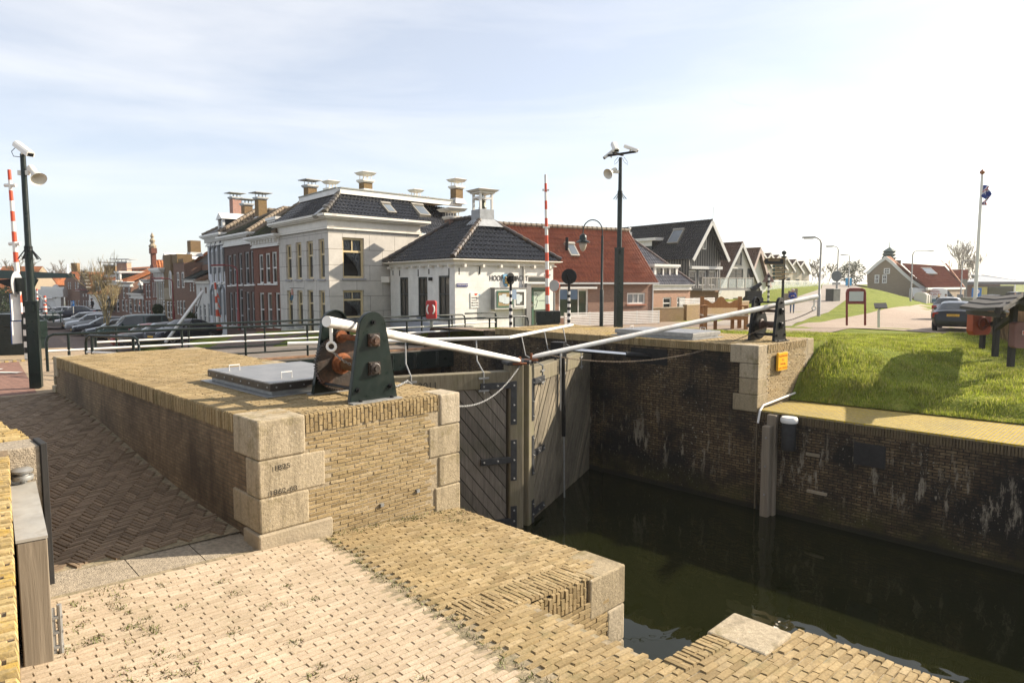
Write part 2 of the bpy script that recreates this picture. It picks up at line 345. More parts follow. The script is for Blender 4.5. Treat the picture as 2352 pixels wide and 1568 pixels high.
# ------------------------------------------------------------------ laying bricks one at a time
def lay(mb, fn, W, H, bw, bh, gap=.008, th=.02, jit=.004, bond=.5, keep=None, inset=.004, m=None):
    rows = int(math.ceil(H / bh))
    for r in range(rows):
        y0 = r * bh; y1 = min(H, y0 + bh) - gap; 
        if y1 - y0 < .01: continue
        x = -((r * bond) % 1) * bw - random.random() * .02
        while x < W:
            L = bw * random.choice((1, 1, 1, .96, 1.03)); a = max(0, x); b = min(W, x + L) - gap*.7; x += L
            if b - a < .02: continue
            if keep and not keep((a + b) / 2, (y0 + y1) / 2): continue
            h = th + random.uniform(-jit, jit); e = inset * random.uniform(.6, 1.8); q = [random.uniform(-.003, .003) for _ in range(6)]
            i = mb.add([fn(a, y0 + q[4], 0), fn(b, y0 + q[5], 0), fn(b, y1 + q[5], 0), fn(a, y1 + q[4], 0),
                        fn(a+e, y0+e + q[4], h+q[0]), fn(b-e, y0+e + q[5], h+q[1]), fn(b-e, y1-e + q[5], h+q[2]), fn(a+e, y1-e + q[4], h+q[3])])
            mb.face((i+4,i+5,i+6,i+7), m)
            for k in range(4): mb.face((i+k, i+(k+1)%4, i+4+(k+1)%4, i+4+k), m)
def sm(t): t = max(0., min(1., t)); return t * t * (3 - 2 * t)
T = -1.53                                        # top of the lock heads below the eye
def z_near(u, v):                                # sloping paving round the near lock head
    if v < 7.5: return -2.85 - .045 * max(0, min(u, 4.2)) - max(0, u - 4.05) * .07
    return -2.86 - .02 * u + .62 * sm((v - 8.0) / 8.3)

# ------------------------------------------------------------------ the near lock head (left of the gates)
U0, U1, V0, V1 = 3.30, 6.24, 7.32, 17.0
hd = thing('lock_abutment', 'big yellow brick lock head in front, with stone corners, carrying the rusty winch', 'lock wall', UV(U0, V0, -3.4), R(45))
b = MB(LOCK); b.box(U0+.02, U1-.02, V0+.02, V1-.02, -5.9, T-.02); b.build('core', M_wallshade, hd)
b = MB(LOCK)
lay(b, lambda x, y, h: (U0+x, V0+.02-h, -3.36+y), U1-U0, 1.60, .205, .0485, .007, .022, .004, keep=lambda x, y: not ((x < .56 + (.26 if .92 < y < 1.36 else 0)) and y > .4) and not (x > 2.44 and y > .3))
b.build('brick_facing', M_yb, hd)
b = MB(LOCK)                                     # rowlock course round the top
lay(b, lambda x, y, h: (U0+.58+y, V0+.02-h, T-.225+x), .22, U1-U0-.94, .12, .058, .007, .03, .006, bond=.45)
b.build('coping_course', M_yb, hd); b = MB(LOCK); lay(b, lambda x, y, h: (U0+.02-h, V0+.66+y, T-.225+x), .22, V1-V0-.9, .24, .056, .007, .03, .006, bond=0)
lay(b, lambda x, y, h: (U0+.58+y, V0+x, T-.02+h), .22, U1-U0-.94, .12, .058, .007, .02, .004, bond=.45)
lay(b, lambda x, y, h: (U0+x, V0+.66+y, T-.02+h), .22, V1-V0-.9, .24, .056, .007, .02, .004, bond=0)
b.build('coping_course', M_yb, hd)
b = MB(LOCK)
lay(b, lambda x, y, h: (U0+.22+x, V0+.22+y, T-.02+h), U1-U0-.24, V1-V0-.24, .2, .062, .008, .018, .004)
b.build('top_paving', M_yb, hd)
b = MB(LOCK); b.box(U0+.01, U1-.01, V0+.01, V1-.01, T-.03, T-.010); b.box(U0+.02, U1-.02, V0+.004, V0+.05, -5.8, T-.03); b.build('mortar', M_mortar, hd)
def stone(par, u0, u1, v0, v1, z0, z1, nm='corner_stone', mat=None):
    b = MB(LOCK); j = lambda: random.uniform(-.006, .006)
    b.box(u0+j(), u1+j(), v0+j(), v1+j(), z0+.004, z1-.004); b.build(nm, mat or M_quoin, par, bevel=.02)
zs = [T, -1.985, -2.425, -2.83]
for k, (w, d) in enumerate(((.575, .64), (.83, .33), (.60, .72))):
    stone(hd, U0-.012, U0+w, V0-.014, V0+d, zs[k+1], zs[k]+(.004 if k == 0 else 0))
stone(hd, U0-.03, U0+.90, V0-.03, V0+.40, -3.25, -2.83, mat=M_stone2)
zs = [T, -1.965, -2.40, -2.83, -3.3]
for k, w in enumerate((.34, .53, .37, .44)): stone(hd, U1-w, U1+.012, V0-.016, V0+.40, zs[k+1], zs[k]+(.004 if k == 0 else 0))
stone(hd, U0-.012, U0+.35, V1-.30, V1+.02, T-.42, T+.004); stone(hd, U1-.5, U1+.012, V1-.5, V1+.02, T-.4, T+.004)
stone(hd, U1-.35, U1+.015, 11.9, 12.9, T-.35, T+.006)
for k in range(4):                               # toothed end towards the road
    stone(hd, U0-.01, U0+.25, V1+.02+.0*k, V1+.10+.17*k, T-.40-.22*(k+1), T-.42-.22*k)
for s_, x, z in (('1825', .16, -2.12), ('1862-63', .10, -2.40)):
    text(s_, 'carved_date', .085, plain('carved_shadow', (.035,.028,.018), .9), hd, UV(U0+x, V0-.0215, z), UV(1, 0), (0, 0, 1), 'LEFT', .001, 1.25)
b = MB(LOCK)                                     # shrub-like weeds come later; the tie bolts in the face
for x, z in ((1.62, -2.86), (2.2, -2.80)): b.box(U0+x-.025, U0+x+.025, V0-.03, V0, z-.02, z+.02)
b.build('iron_tie', M_steel, hd)

# ------------------------------------------------------------------ paving in front
b = MB(LOCK)
def seam(v): return 3.36 + .103 * (v - .3) + .008 * math.sin(v * 3)
lay(b, lambda x, y, h: (-.2+x, .6+y, z_near(-.2+x, .6+y)-.02+h), 4.6, 6.72, .205, .064, .0055, .02, .0025, keep=lambda x, y: x-.2 < seam(.6+y)-.12)
struct(b.build('pavement', M_pave))
b = MB(LOCK)
lay(b, lambda x, y, h: (3.2+x, .6+y, z_near(3.2+x, .6+y)-.02+h), 3.0, 6.7, .21, .068, .007, .024, .006,
    keep=lambda x, y: 3.2+x > seam(.6+y)+.05 and not (3.2+x > 4.60 and 2.90 < .6+y < 4.62) and not (3.2+x > 5.5 and .6+y < 2.9 and .6+y > 2.45))
lay(b, lambda x, y, h: (3.95+y, 4.42+x, z_near(3.95+y, 4.5)-.018+h), .42, 1.75, .2, .062, .008, .03, .006)
lay(b, lambda x, y, h: (4.66+y, 2.70+x, z_near(4.66+y, 2.8)-.016+h), .22, .86, .22, .062, .008, .03, .006)
struct(b.build('quay_paving', M_yb))
b = MB(LOCK)                                     # ground under the paving, cut at the quay edges
for (u0, u1, v0, v1) in ((-3, 3.3, -2, 7.4), (3.3, 4.62, -2, 7.4), (4.62, 6.2, 4.42, 7.4), (4.62, 5.92, -2, 2.92)):
    nu, nv = max(2, int((u1-u0)/.4)), max(2, int((v1-v0)/.4))
    for i in range(nu):
        for j in range(nv):
            q = [(u0+(u1-u0)*(i+a)/nu, v0+(v1-v0)*(j+c)/nv) for a, c in ((0,0),(1,0),(1,1),(0,1))]
            b.poly([(x, y, z_near(x, min(y, 7.45))-.008) for x, y in q])
struct(b.build('ground_under_paving', M_soil))
# quay wall faces below the paving, towards the lock
qw = thing('quay_wall', 'low quay wall of brick with pale stone corners and a square notch, below the paved ledge', 'quay wall', UV(5, 4.4, -5), R(45))
b = MB(LOCK); b.box(4.0, 6.20, 4.43, 7.30, -7, -3.21); b.box(4.0, 5.92, -2, 2.92, -7, -3.28); b.box(3.9, 4.62, 2.9, 4.45, -7, -3.20)
b.build('core', M_wallshade, qw)
b = MB(LOCK)
lay(b, lambda x, y, h: (4.62+x, 4.42-h, -5.6+y), 1.3, 2.20, .2, .055, .007, .02, .005)
lay(b, lambda x, y, h: (4.66+y, 4.42-h, -3.385+x), .27, .85, .13, .062, .008, .035, .006)
b.build('brick_facing', M_yb, qw)
zs = [-3.165, -3.62, -4.05, -4.5, -5.0]
for k, (w, d) in enumerate(((.62, .58), (.30, .3), (.45, .4), (.3, .5))): stone(qw, 6.20-w, 6.215, 4.40, 4.42+d, zs[k+1], zs[k])
stone(qw, 5.42, 5.94, 2.38, 2.94, -3.6, -3.115); stone(qw, 5.55, 5.935, 2.5, 2.935, -4.1, -3.6)
# concrete threshold strip and herringbone ramp
b = MB(LOCK)
for a, c in ((1.30, 2.06), (2.07, 2.72), (2.73, 3.31)):
    n = 6
    for i in range(n):
        x0, x1 = a+(c-a)*i/n, a+(c-a)*(i+1)/n; w = lambda x: .025*math.sin(x*9)
        b.poly([(x0, 7.36+w(x0), -2.87-.045*x0), (x1, 7.36+w(x1), -2.87-.045*x1), (x1, 7.95+w(x1+2), -2.85-.035*x1), (x0, 7.95+w(x0+2), -2.85-.035*x0)])
struct(b.build('threshold_kerb', M_conc))
b = MB(LOCK); k = 4; w = .056; N = 190
def hb(cx, cy, L, H):
    u0, v0 = 1.28 + cx * w, 7.97 + cy * w; u1, v1 = u0 + L * w - .007, v0 + H * w - .007
    ca, sa = .966, .259; rot = lambda a, c: (2.3 + (a-2.3)*ca - (c-12)*sa, 12 + (a-2.3)*sa + (c-12)*ca); mu, mv = rot((u0+u1)/2, (v0+v1)/2)
    if mu > 3.25 or mu < 1.36 or mv < 8.02 or mv > 17.0: return
    h = random.uniform(-.005, .005); e = .005; zz = lambda a, c, d: (*rot(a, c), z_near(*rot(a, c)) + d)
    i = b.add([zz(u0,v0,-.02), zz(u1,v0,-.02), zz(u1,v1,-.02), zz(u0,v1,-.02), zz(u0+e,v0+e,h), zz(u1-e,v0+e,h+random.uniform(-.003,.003)), zz(u1-e,v1-e,h), zz(u0+e,v1-e,h)])
    b.face((i+4,i+5,i+6,i+7))
    for q in range(4): b.face((i+q, i+(q+1)%4, i+4+(q+1)%4, i+4+q))
for y in range(-16, 180):
    for n in range(-40, 20):
        x = y + 2*k*n
        if -32 < x < 72: hb(x, y, k, 1)
for x in range(-32, 72):
    for n in range(-12, 32):
        y0 = (x - 2*k + 1) + 2*k*n
        if -16 < y0 < 180: hb(x, y0, 1, k)
struct(b.build('herringbone_road', M_herr))
b = MB(LOCK)
for i in range(24):
    v0, v1 = 7.9 + i*.4, 8.3 + i*.4; b.poly([(1.2, v0, z_near(1.2, v0)-.018), (3.32, v0, z_near(3.3, v0)-.018), (3.32, v1, z_near(3.3, v1)-.018), (1.2, v1, z_near(1.2, v1)-.018)])
struct(b.build('road_bed', M_soil))

# ------------------------------------------------------------------ wall by the camera with its floodgate leaf
lw = thing('parapet_wall', 'lichen-yellowed brick parapet wall at the bottom left edge of the view', 'wall', UV(.3, 4, -2.9), R(45))
e0, e1 = Vector((.20, 1.5)), Vector((1.14, 7.95)); ed = (e1-e0); eL = ed.length; ed /= eL; en = Vector((-ed.y, ed.x))
def wf(x, y, h): P = e0 + ed*y + en*x; return (P.x, P.y, T-.03+h)
b = MB(LOCK); lay(b, wf, 1.6, eL-.55, .215, .063, .008, .035, .008, bond=.37, inset=.008); b.build('coping_course', M_lich, lw)
b = MB(LOCK); q = [(*(e0+en*.012), -3.2), (*(e1+en*.012), -3.2), (*(e1+en*1.6), -3.2), (*(e0+en*1.6), -3.2)]
b.prism(q, (0, 0, 3.2+T-.012)); b.build('core', M_wallshade, lw)
b = MB(LOCK); b.box(.2, 1.345, 7.72, 8.15, -3, T-.01); b.build('concrete_pier', M_conc, lw, bevel=.015)
b = MB(LOCK); b.box(1.345, 1.40, 7.70, 8.05, -3, T+.01); b.build('edge_post', M_blackw, lw, bevel=.006)
lw2 = thing('stepped_wall', 'sunlit brick wall end with stepped coping beside the shaded ramp', 'wall', UV(.6, 10, -2.9), R(45))
b = MB(LOCK); b.box(-1.2, 1.30, 8.17, 13.5, -3.2, T-.03); b.build('core', M_wallshade, lw2)
b = MB(LOCK)
for k_ in range(9): lay(b, lambda x, y, h: (1.34-.055*(k_ % 3)-x, 8.16+.6*k_+y, T-.035+h), 2.4, .6, .22, .066, .008, .035, .008, bond=.37, inset=.007)
b.build('coping_course', M_lich, lw2)
fg = thing('floodgate_leaf', 'open timber floodgate leaf with grey metal cap, folded against the parapet wall', 'floodgate', UV(1, 7, -2.9), R(45))
p0, p1 = Vector((.975, 6.08)), Vector((1.265, 8.25)); d = (p1-p0).normalized(); nn = Vector((-d.y, d.x))
def lf(x, y, z): P = p0 + d*x + nn*y; return (P.x, P.y, z)
b = MB(LOCK)
b.prism([lf(0, -.095, -2.95), lf(1.6, -.095, -2.9), lf(1.6, .095, -2.9), lf(0, .095, -2.95)], (0, 0, 1.02))
b.build('timber_leaf', M_oldw, fg, bevel=.008)
b = MB(LOCK); b.prism([lf(-.005, -.10, -1.925), lf(1.62, -.10, -1.885), lf(1.62, .10, -1.885), lf(-.005, .10, -1.925)], (0, 0, .022)); b.build('metal_cap', plain('dull_zinc', (.50,.49,.45), .5, .4, var=.12, scale=5, dirt=(.25,.2,.14), dirtscale=6, dirtamt=.5), fg)
b = MB(LOCK); c_ = lf(1.62, 0, -1.86); b.lathe([(.035, 0), (.035, .03), (.085, .03), (.09, .05), (.085, .07), (.05, .07), (.05, .10), (.085, .10), (.09, .12), (.06, .14), (.0, .14)], c_, 14)
b.bar((c_[0]-.2, c_[1]+.02, c_[2]+.06), c_, .05, .04); b.build('hinge', M_steel, fg, smooth=40)
b = MB(LOCK)
for z0 in (-2.93,): b.tube([lf(.12, -.15, z0), lf(.12, -.15, z0+.42)], .018, 8); b.bar(lf(.12, -.105, z0), lf(.12, -.105, z0+.40), .03, .012); [b.bar(lf(.12, -.10, z0+.08+.12*i), lf(.12, -.17, z0+.08+.12*i), .03, .02) for i in range(3)]
b.build('latch_bolt', M_steel, fg)

# ------------------------------------------------------------------ far side of the lock
UR = 16.17
rh = thing('lock_abutment', 'dark brick lock head across the water, with the black winch and a yellow notice', 'lock wall', UV(UR, 7.55, -3.4), R(45))
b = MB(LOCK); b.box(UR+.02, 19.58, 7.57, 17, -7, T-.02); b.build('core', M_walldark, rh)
b = MB(LOCK); lay(b, lambda x, y, h: (UR+x, 7.57-h, -3.2+y), 3.42, 1.45, .205, .052, .007, .022, .004, keep=lambda x, y: not (x < .5 and y > .2) and not (x > 2.85 and y > .55))
b.build('brick_facing', M_yb, rh)
b = MB(LOCK)
lay(b, lambda x, y, h: (UR+.5+y, 7.57-h, T-.215+x), .21, 2.4, .11, .058, .007, .03, .006, bond=.45)
b.build('coping_course', M_yb, rh); b = MB(LOCK); lay(b, lambda x, y, h: (UR+.02-h, 8.3+y, T-.215+x), .21, 8.7, .23, .056, .007, .03, .006, bond=0)
b.build('coping_course', M_yb, rh)
b = MB(LOCK); lay(b, lambda x, y, h: (UR+.01+x, 7.6+y, T-.02+h), 3.4, 9.4, .2, .064, .008, .018, .004)
b.build('top_paving', islands('mossy_yellow_brick', [(.30,.22,.11), (.38,.29,.15), (.34,.25,.12)], .9, .35, moss=(.42,.31,.03), mossamt=.7, mossscale=1.2), rh)
b = MB(LOCK); b.box(UR+.015, 19.57, 7.58, 17, T-.03, T-.010); b.box(UR+.03, 19.57, 7.554, 7.6, -5.8, T-.03); b.build('mortar', M_mortar, rh)
zs = [T, -1.99, -2.36, -2.77, -3.2]
for k, (w, d) in enumerate(((.50, .75), (.66, .5), (.5, .5), (.6, .65))): stone(rh, UR-.012, UR+w, 7.55, 7.55+d, zs[k+1], zs[k]+(.004 if k == 0 else 0))
for k, w in enumerate((.42, .62)): stone(rh, 19.59-w, 19.60, 7.55, 7.95, zs[k+1], zs[k]+(.004 if k == 0 else 0))
for k in range(5):                               # wing stepping down towards the bridge
    z1 = T - .10 - .27*k; b = MB(LOCK); b.box(UR+.02, UR+.5, 17.02+.6*k, 17.6+.6*k, -7, z1); b.build('stepped_wing', M_walldark, rh)
# niche with the ram, and the shallow gate recess line
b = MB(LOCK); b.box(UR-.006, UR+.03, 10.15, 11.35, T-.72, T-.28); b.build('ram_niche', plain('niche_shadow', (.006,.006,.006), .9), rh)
b = MB(LOCK); b.box(UR-.03, UR+.05, 12.3, 12.42, -6.5, T-.25); b.build('recess_edge', M_walldark, rh)
rq = thing('quay_wall', 'long stained dark quay wall rising from the black water on the far side', 'quay wall', UV(UR, 2, -5), R(45))
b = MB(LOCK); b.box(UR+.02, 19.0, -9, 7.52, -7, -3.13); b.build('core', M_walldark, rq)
b = MB(LOCK); lay(b, lambda x, y, h: (UR+.02-h, -4+y, -3.36+x), .23, 11.5, .24, .058, .007, .03, .008, bond=0)
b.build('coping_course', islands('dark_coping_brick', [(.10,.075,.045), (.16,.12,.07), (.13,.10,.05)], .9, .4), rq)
b = MB(LOCK); b.box(UR-.02, 18.9, -9, 7.5, -3.16, -3.11); b.build('top_paving', M_goldtop, rq)
for (v, z, w_) in ((6.3, -3.98, .30), (6.25, -4.86, .45)): b = MB(LOCK); b.box(UR-.05, UR+.02, v-w_, v, z-.06, z); b.build('stone_corbel', M_stone2, rq)
b = MB(LOCK); b.box(UR-.03, UR+.03, 4.6, 5.25, -4.05, -3.55); b.box(UR-.05, UR, 4.9, 4.94, -3.95, -3.6); b.build('mooring_plate', M_blackp, rq)
# fender timbers and the round fender with a white cap
ft = thing('fender_post', 'tall pair of grey timber fender posts bolted to the corner of the far quay', 'fender post', UV(15.9, 7.1, -5.6), R(45))
b = MB(LOCK); b.box(15.98, 16.15, 6.98, 7.22, -6.2, -3.17); b.build('back_timber', M_oldw, ft, bevel=.03)
b = MB(LOCK); b.box(15.78, 15.97, 7.04, 7.24, -6.2, -3.42); b.build('front_timber', M_oldw, ft, bevel=.03)
b = MB(LOCK)
for z in (-3.7, -4.4, -5.1): b.lathe([(.025, 0), (.02, .03), (0, .03)], n=8, ax=axes((15.775, 7.12, z), (0,1,0), (0,0,1), (-1,0,0)))
b.build('bolt', M_steel, ft)
fn_ = thing('fender', 'black round fender with a white domed cap hanging on the dark quay wall', 'fender', UV(15.95, 6.6, -4), R(45))
b = MB(LOCK); b.lathe([(.16, -3.95), (.165, -3.9), (.165, -3.28), (.15, -3.26)], (15.98, 6.66, 0), 18); b.build('body', M_blackp, fn_, smooth=40)
b = MB(LOCK); b.lathe([(.19, -3.29), (.20, -3.26), (.20, -3.20), (.17, -3.155), (.0, -3.145)], (15.98, 6.66, 0), 20); b.build('cap', M_white, fn_, smooth=50)
b = MB(LOCK); b.tube([(16.0, 7.44, -3.42), (16.1, 7.44, -3.12), (16.3, 7.46, -3.02), (18.3, 7.5, -2.94)], .028, 8)
tag(b.build('drain_pipe', M_white, loc=UV(16.3, 7.4, -3.1), rz=R(45)), 'white pipe lying along the foot of the far lock head above the golden paving', 'pipe')
# yellow notice
ns = thing('notice_board', 'yellow notice with telephone number on the far lock head', 'sign', UV(17.3, 7.5, -2), R(45))
b = MB(LOCK); b.box(17.06, 17.62, 7.44, 7.50, T-.70, T-.24); b.build('panel', plain('yellow_enamel', (.78,.42,.02), .35, var=.04), ns, bevel=.008)
orange = plain('orange_ink', (.62,.15,.01), .5, var=.05)
for s_, z, sz in (('Brug/Sluisbediening', T-.345, .072), ('€5,-', T-.45, .085), ('Bediening', T-.55, .078), ('Tel: 06 - 22 56 72 54', T-.66, .07)):
    text(s_, 'lettering', sz, orange, ns, UV(17.34, 7.437, z), UV(1, 0), (0, 0, 1), ext=.001, sx=.86 if len(s_) > 12 else 1)
b = MB(LOCK); [b.tube([(x, 7.48, T-.25), (x, 7.48, T-.215)], .01, 6) for x in (17.25, 17.4)]; b.build('bracket', M_steel, ns)

# ------------------------------------------------------------------ water
def water(name, c, bscale=.7, bs=.22, rough=.015):
    t = NT(name); o = t.obj()
    f = t.noise(t.scale(o, (1, .6, 1)), bscale, 3, .5, .8)
    t.set(t.ramp(t.noise(o, .4, 4), [(.3, c), (.7, tuple(x*1.25 for x in c))]), rough, 0, .5); t.b.inputs['IOR'].default_value = 1.33
    t.bump(f, bs, .10); return t.mat
b = MB(); b.poly([UV(-6, -14, -5.65), UV(17, -14, -5.65), UV(17, 19, -5.65), UV(2, 19, -5.65)][:4])
struct(b.build('lock_water', water('still_green_water', (.009,.0105,.0032))))

for lb, px, py in (('pale orange floating scrap on the water near the bottom corner stone', 1793, 1488), ('small orange floating scrap further out on the water', 1799, 1462)):
    p = atZ(px, py, -5.63); b = MB(); b.prism([p+Vector((x*.9, y, 0)) for x, y in ((-.09,-.03), (.0,-.06), (.08,-.02), (.10,.05), (.01,.03), (-.06,.06))], (0, 0, .03)); tag(b.build('floating_scrap', plain('orange_scrap', (.75,.42,.20), .6, var=.2), loc=p), lb, 'litter')
# ------------------------------------------------------------------ mitre gates
HL, HR_, MI = Vector((6.24, 13.0)), Vector((16.18, 13.0)), Vector((11.2, 10.93))
def clip(poly, a, b_, c):                        # keep a*x+b*y<=c
    out = []
    for i in range(len(poly)):
        p, q = poly[i], poly[(i+1) % len(poly)]; dp = a*p[0]+b_*p[1]-c; dq = a*q[0]+b_*q[1]-c
        if dp <= 0: out.append(p)
        if dp * dq < 0: t = dp/(dp-dq); out.append((p[0]+(q[0]-p[0])*t, p[1]+(q[1]-p[1])*t))
    return out
def gate(label, hinge, sgn):
    """local frame: x from the mitre to the hinge, y towards the camera side, z up"""
    d = (hinge - MI).normalized(); L = (hinge - MI).length; X = UV(d.x, d.y).normalized(); O = UV(MI.x, MI.y, 0)
    Y = Vector((X.y, -X.x, 0));
    if Y.y > 0: Y = -Y
    A = axes(O, X, Y, (0, 0, 1)); g = thing('lock_gate', label, 'lock gate', UV(MI.x, MI.y, -5.65), math.atan2(X.y, X.x), 'mitre gate leaves')
    top, bot = -1.98, -6.6
    b = MB(A); th = R(52); a, c_ = math.sin(th), -math.cos(th)
    w = .215; k0 = -40
    for k in range(-40, 60):
        p = [(.42, bot), (L-.02, bot), (L-.02, top-.36), (.42, top-.36)]
        s0 = k*w; na, nb = (a, -math.cos(th))
        p = clip(p, na, nb, s0 + w - (.03 if sgn > 0 else .018)); p = clip(p, -na, -nb, -s0) if p else p
        if len(p) > 2: b.prism([(x, .10, z) for x, z in p], (0, .055 + random.uniform(-.006, .006), 0))
    b.build('planking', M_gatew if sgn < 0 else wood('sunlit_oak', (.10,.085,.06), (.33,.28,.20), .8, (14, .8, 14), .5, green=(.075,.07,.045)), g)  # lighter oak copy for the sunlit leaf: sunlight put into its colour
    b = MB(A); b.box(.4, L, -.1, .10, bot, top-.1); b.build('back_frame', M_blackw, g)
    b = MB(A); b.box(.36, L, -.12, .19, top-.37, top); b.build('top_beam', M_gateb, g, bevel=.015)
    b = MB(A); b.box(.0, .36, -.16, .22, -6.6, -1.84); b.build('mitre_post', M_gateb, g, bevel=.03)
    b = MB(A); b.box(-.005, .40, -.18, .23, -1.845, -1.76); b.build('post_cap', plain('dark_iron', (.035,.037,.04), .55, .3, var=.3, scale=7), g, bevel=.02)
    iron = MATS['dark_iron']
    def strap(bars, bolts):
        b = MB(A); [b.box(x0, x1, .165, .232, z0, z1) for x0, x1, z0, z1 in bars]; o = b.build('iron_strap', iron, g, bevel=.004)
        b = MB(A)
        for x, z in bolts: b.lathe([(.024, 0), (.024, .015), (.013, .015), (.011, .035), (0, .045)], n=8, ax=axes((x, .23, z), (1,0,0), (0,0,-1), (0,1,0)))
        b.build('bolt', M_steel, o)
    strap(((.18, .33, -3.2, -2.2), (.33, 1.05, -2.36, -2.22)), [(.25, -2.3), (.25, -2.75), (.25, -3.1), (.65, -2.29), (.98, -2.29)])
    strap(((.18, .33, -4.5, -3.55), (.33, 1.05, -4.08, -3.94)), [(.25, -3.62), (.25, -4.02), (.25, -4.45), (.65, -4.01), (.98, -4.01)])
    strap(((.18, .33, -5.9, -5.1), (.33, 1.05, -5.52, -5.38)), [(.25, -5.2), (.25, -5.45), (.65, -5.45), (.98, -5.45)])
    tx = 2.3 if sgn > 0 else 2.25
    ux = X if sgn > 0 else -X
    text('2011', 'carved_year', .22, plain('scorched_wood', (.035,.03,.022), .9), g, A @ Vector((tx, .1915, top-.30)), ux, (0, 0, 1), 'CENTER', .001)
    b = MB(A)                                    # hand rail over the walkway
    b.tube([(.15, -.35, -1.26), (L-.3, -.35, -1.24)], .042, 12); b.build('hand_rail', M_white, g, smooth=40)
    for x in (.95, 2.6, 4.2):
        b = MB(A); b.tube([(x, -.35, -1.27), (x+.02, -.25, -1.75), (x+.02, .2, -1.98), (x+.02, .215, -2.45)], .016, 8); b.box(x-.1, x+.14, .19, .225, -2.12, -2.08); b.box(x-.1, x+.14, .19, .225, -2.40, -2.36)
        b.build('stanchion', M_steel, g, smooth=40)
    return g, A, L
gR, AR, LR = gate('oak gate leaf half in sunlight, with the black ram and pale top beam', HR_, 1)
gL, AL, LL = gate('shaded oak gate leaf with diagonal planks beside the yellow lock head', HL, -1)
b = MB(AR); b.bar((2.35, .26, -1.9), (2.35, .30, -4.0), .09, .09); b.build('ram_case', M_black, gR)
b = MB(AR); b.tube([(2.35, .30, -4.0), (2.35, .33, -5.9)], .022, 8); b.build('ram_rod', M_steel, gR, smooth=40)
b = MB(AR); b.tube([(2.2, .25, -3.3), (2.16, .26, -1.75), (2.25, .25, -1.68), (2.36, .22, -1.72), (2.38, .22, -2.1)], .018, 6); b.build('sluice_handle', M_steel, gR, smooth=40)
b = MB(AR); b.box(2.55, 2.85, -.15, .2, -1.98, -1.55); b.bar((2.2, .1, -1.97), (2.7, .1, -1.6), .05); b.build('ram_anchor', M_black, gR)
ra = thing('hydraulic_ram', 'black ram with polished rod between the far wall niche and the gate', 'hydraulic ram', UV(UR, 10.8, -2), R(45))
pa = AR @ Vector((2.75, -.05, -1.74)); pb = UV(UR+.0, 10.75, T-.50)
b = MB(); b.tube([pa, pa.lerp(pb, .74)], .055, 14); b.build('rod', M_chrome, ra, smooth=40)
b = MB(); b.tube([pa.lerp(pb, .74), pb + (pb-pa).normalized()*.15], .085, 14); b.build('cylinder', M_black, ra, smooth=40)

# ------------------------------------------------------------------ push bars and winches
def bar_(label, p, q, r0=.052, r1=.072):
    t = thing('push_bar', label, 'push bar', p, 0, 'white push bars of the gates')
    d = (q-p).normalized(); b = MB(); b.tube([p, p+d*.12, p+d*.35, q], [r0*.5, r0, r0*1.1, r1], 16); b.build('bar', plain('scuffed_white', (.80,.79,.76), .35, var=.05, dirt=(.38,.27,.18), dirtscale=3.5, dirtamt=.55), t, smooth=40)
    b = MB(); b.box(p.x-.16, p.x+.16, p.y-.06, p.y+.06, p.z-.09, p.z-.05); b.tube([p+Vector((0,0,-.1)), p+Vector((0,0,.09))], .03, 8); b.build('pin', M_rust, t)
    e = q - d*.09; b = MB(); b.tube([e, e+Vector((0,0,-.26))], .022, 8)
    b.tube([e+Vector((.055*math.cos(a), 0, -.31+.055*math.sin(a))) for a in [2*math.pi*i/12 for i in range(12)]], .018, 8, closed=True); b.build('ring', M_white, t, smooth=40)
    return e + Vector((0, 0, -.36))
pL0 = UV(11.0, 10.75, -1.74); pL1 = UV(4.42, 7.72, -.475)
pR0 = UV(11.45, 10.82, -1.70); pR1 = UV(19.4, 7.44, -.36)
rl = bar_('fat white push bar rising from the gates to the rusty winch', pL0, pL1)
rr = bar_('long white push bar rising from the gates past the black winch', pR0, pR1)
def gear(b, R0, n, w, ax, hub=.1, hole=True):
    ring = []; N = n * 4
    for i in range(N):
        a = 2*math.pi*i/N; r = R0 if (i % 4) in (1, 2) else R0*.93; ring.append((r*math.cos(a), r*math.sin(a)))
    o = b.M; b.M = o @ ax; b.prism([(x, y, 0) for x, y in ring], (0, 0, w)); b.M = o
def plate(b, w0, w1, h, t):
    """rounded tombstone plate in the x-z plane, t thick along y, with a raised flange"""
    prof = [(-w0/2, 0), (w0/2, 0)] + [(w1/2*math.cos(a), h-w1/2+w1/2*math.sin(a)) for a in [math.pi*(.02+.96*i/14) for i in range(15)]]
    b.prism([(x, 0, z) for x, z in prof], (0, t, 0)); return prof
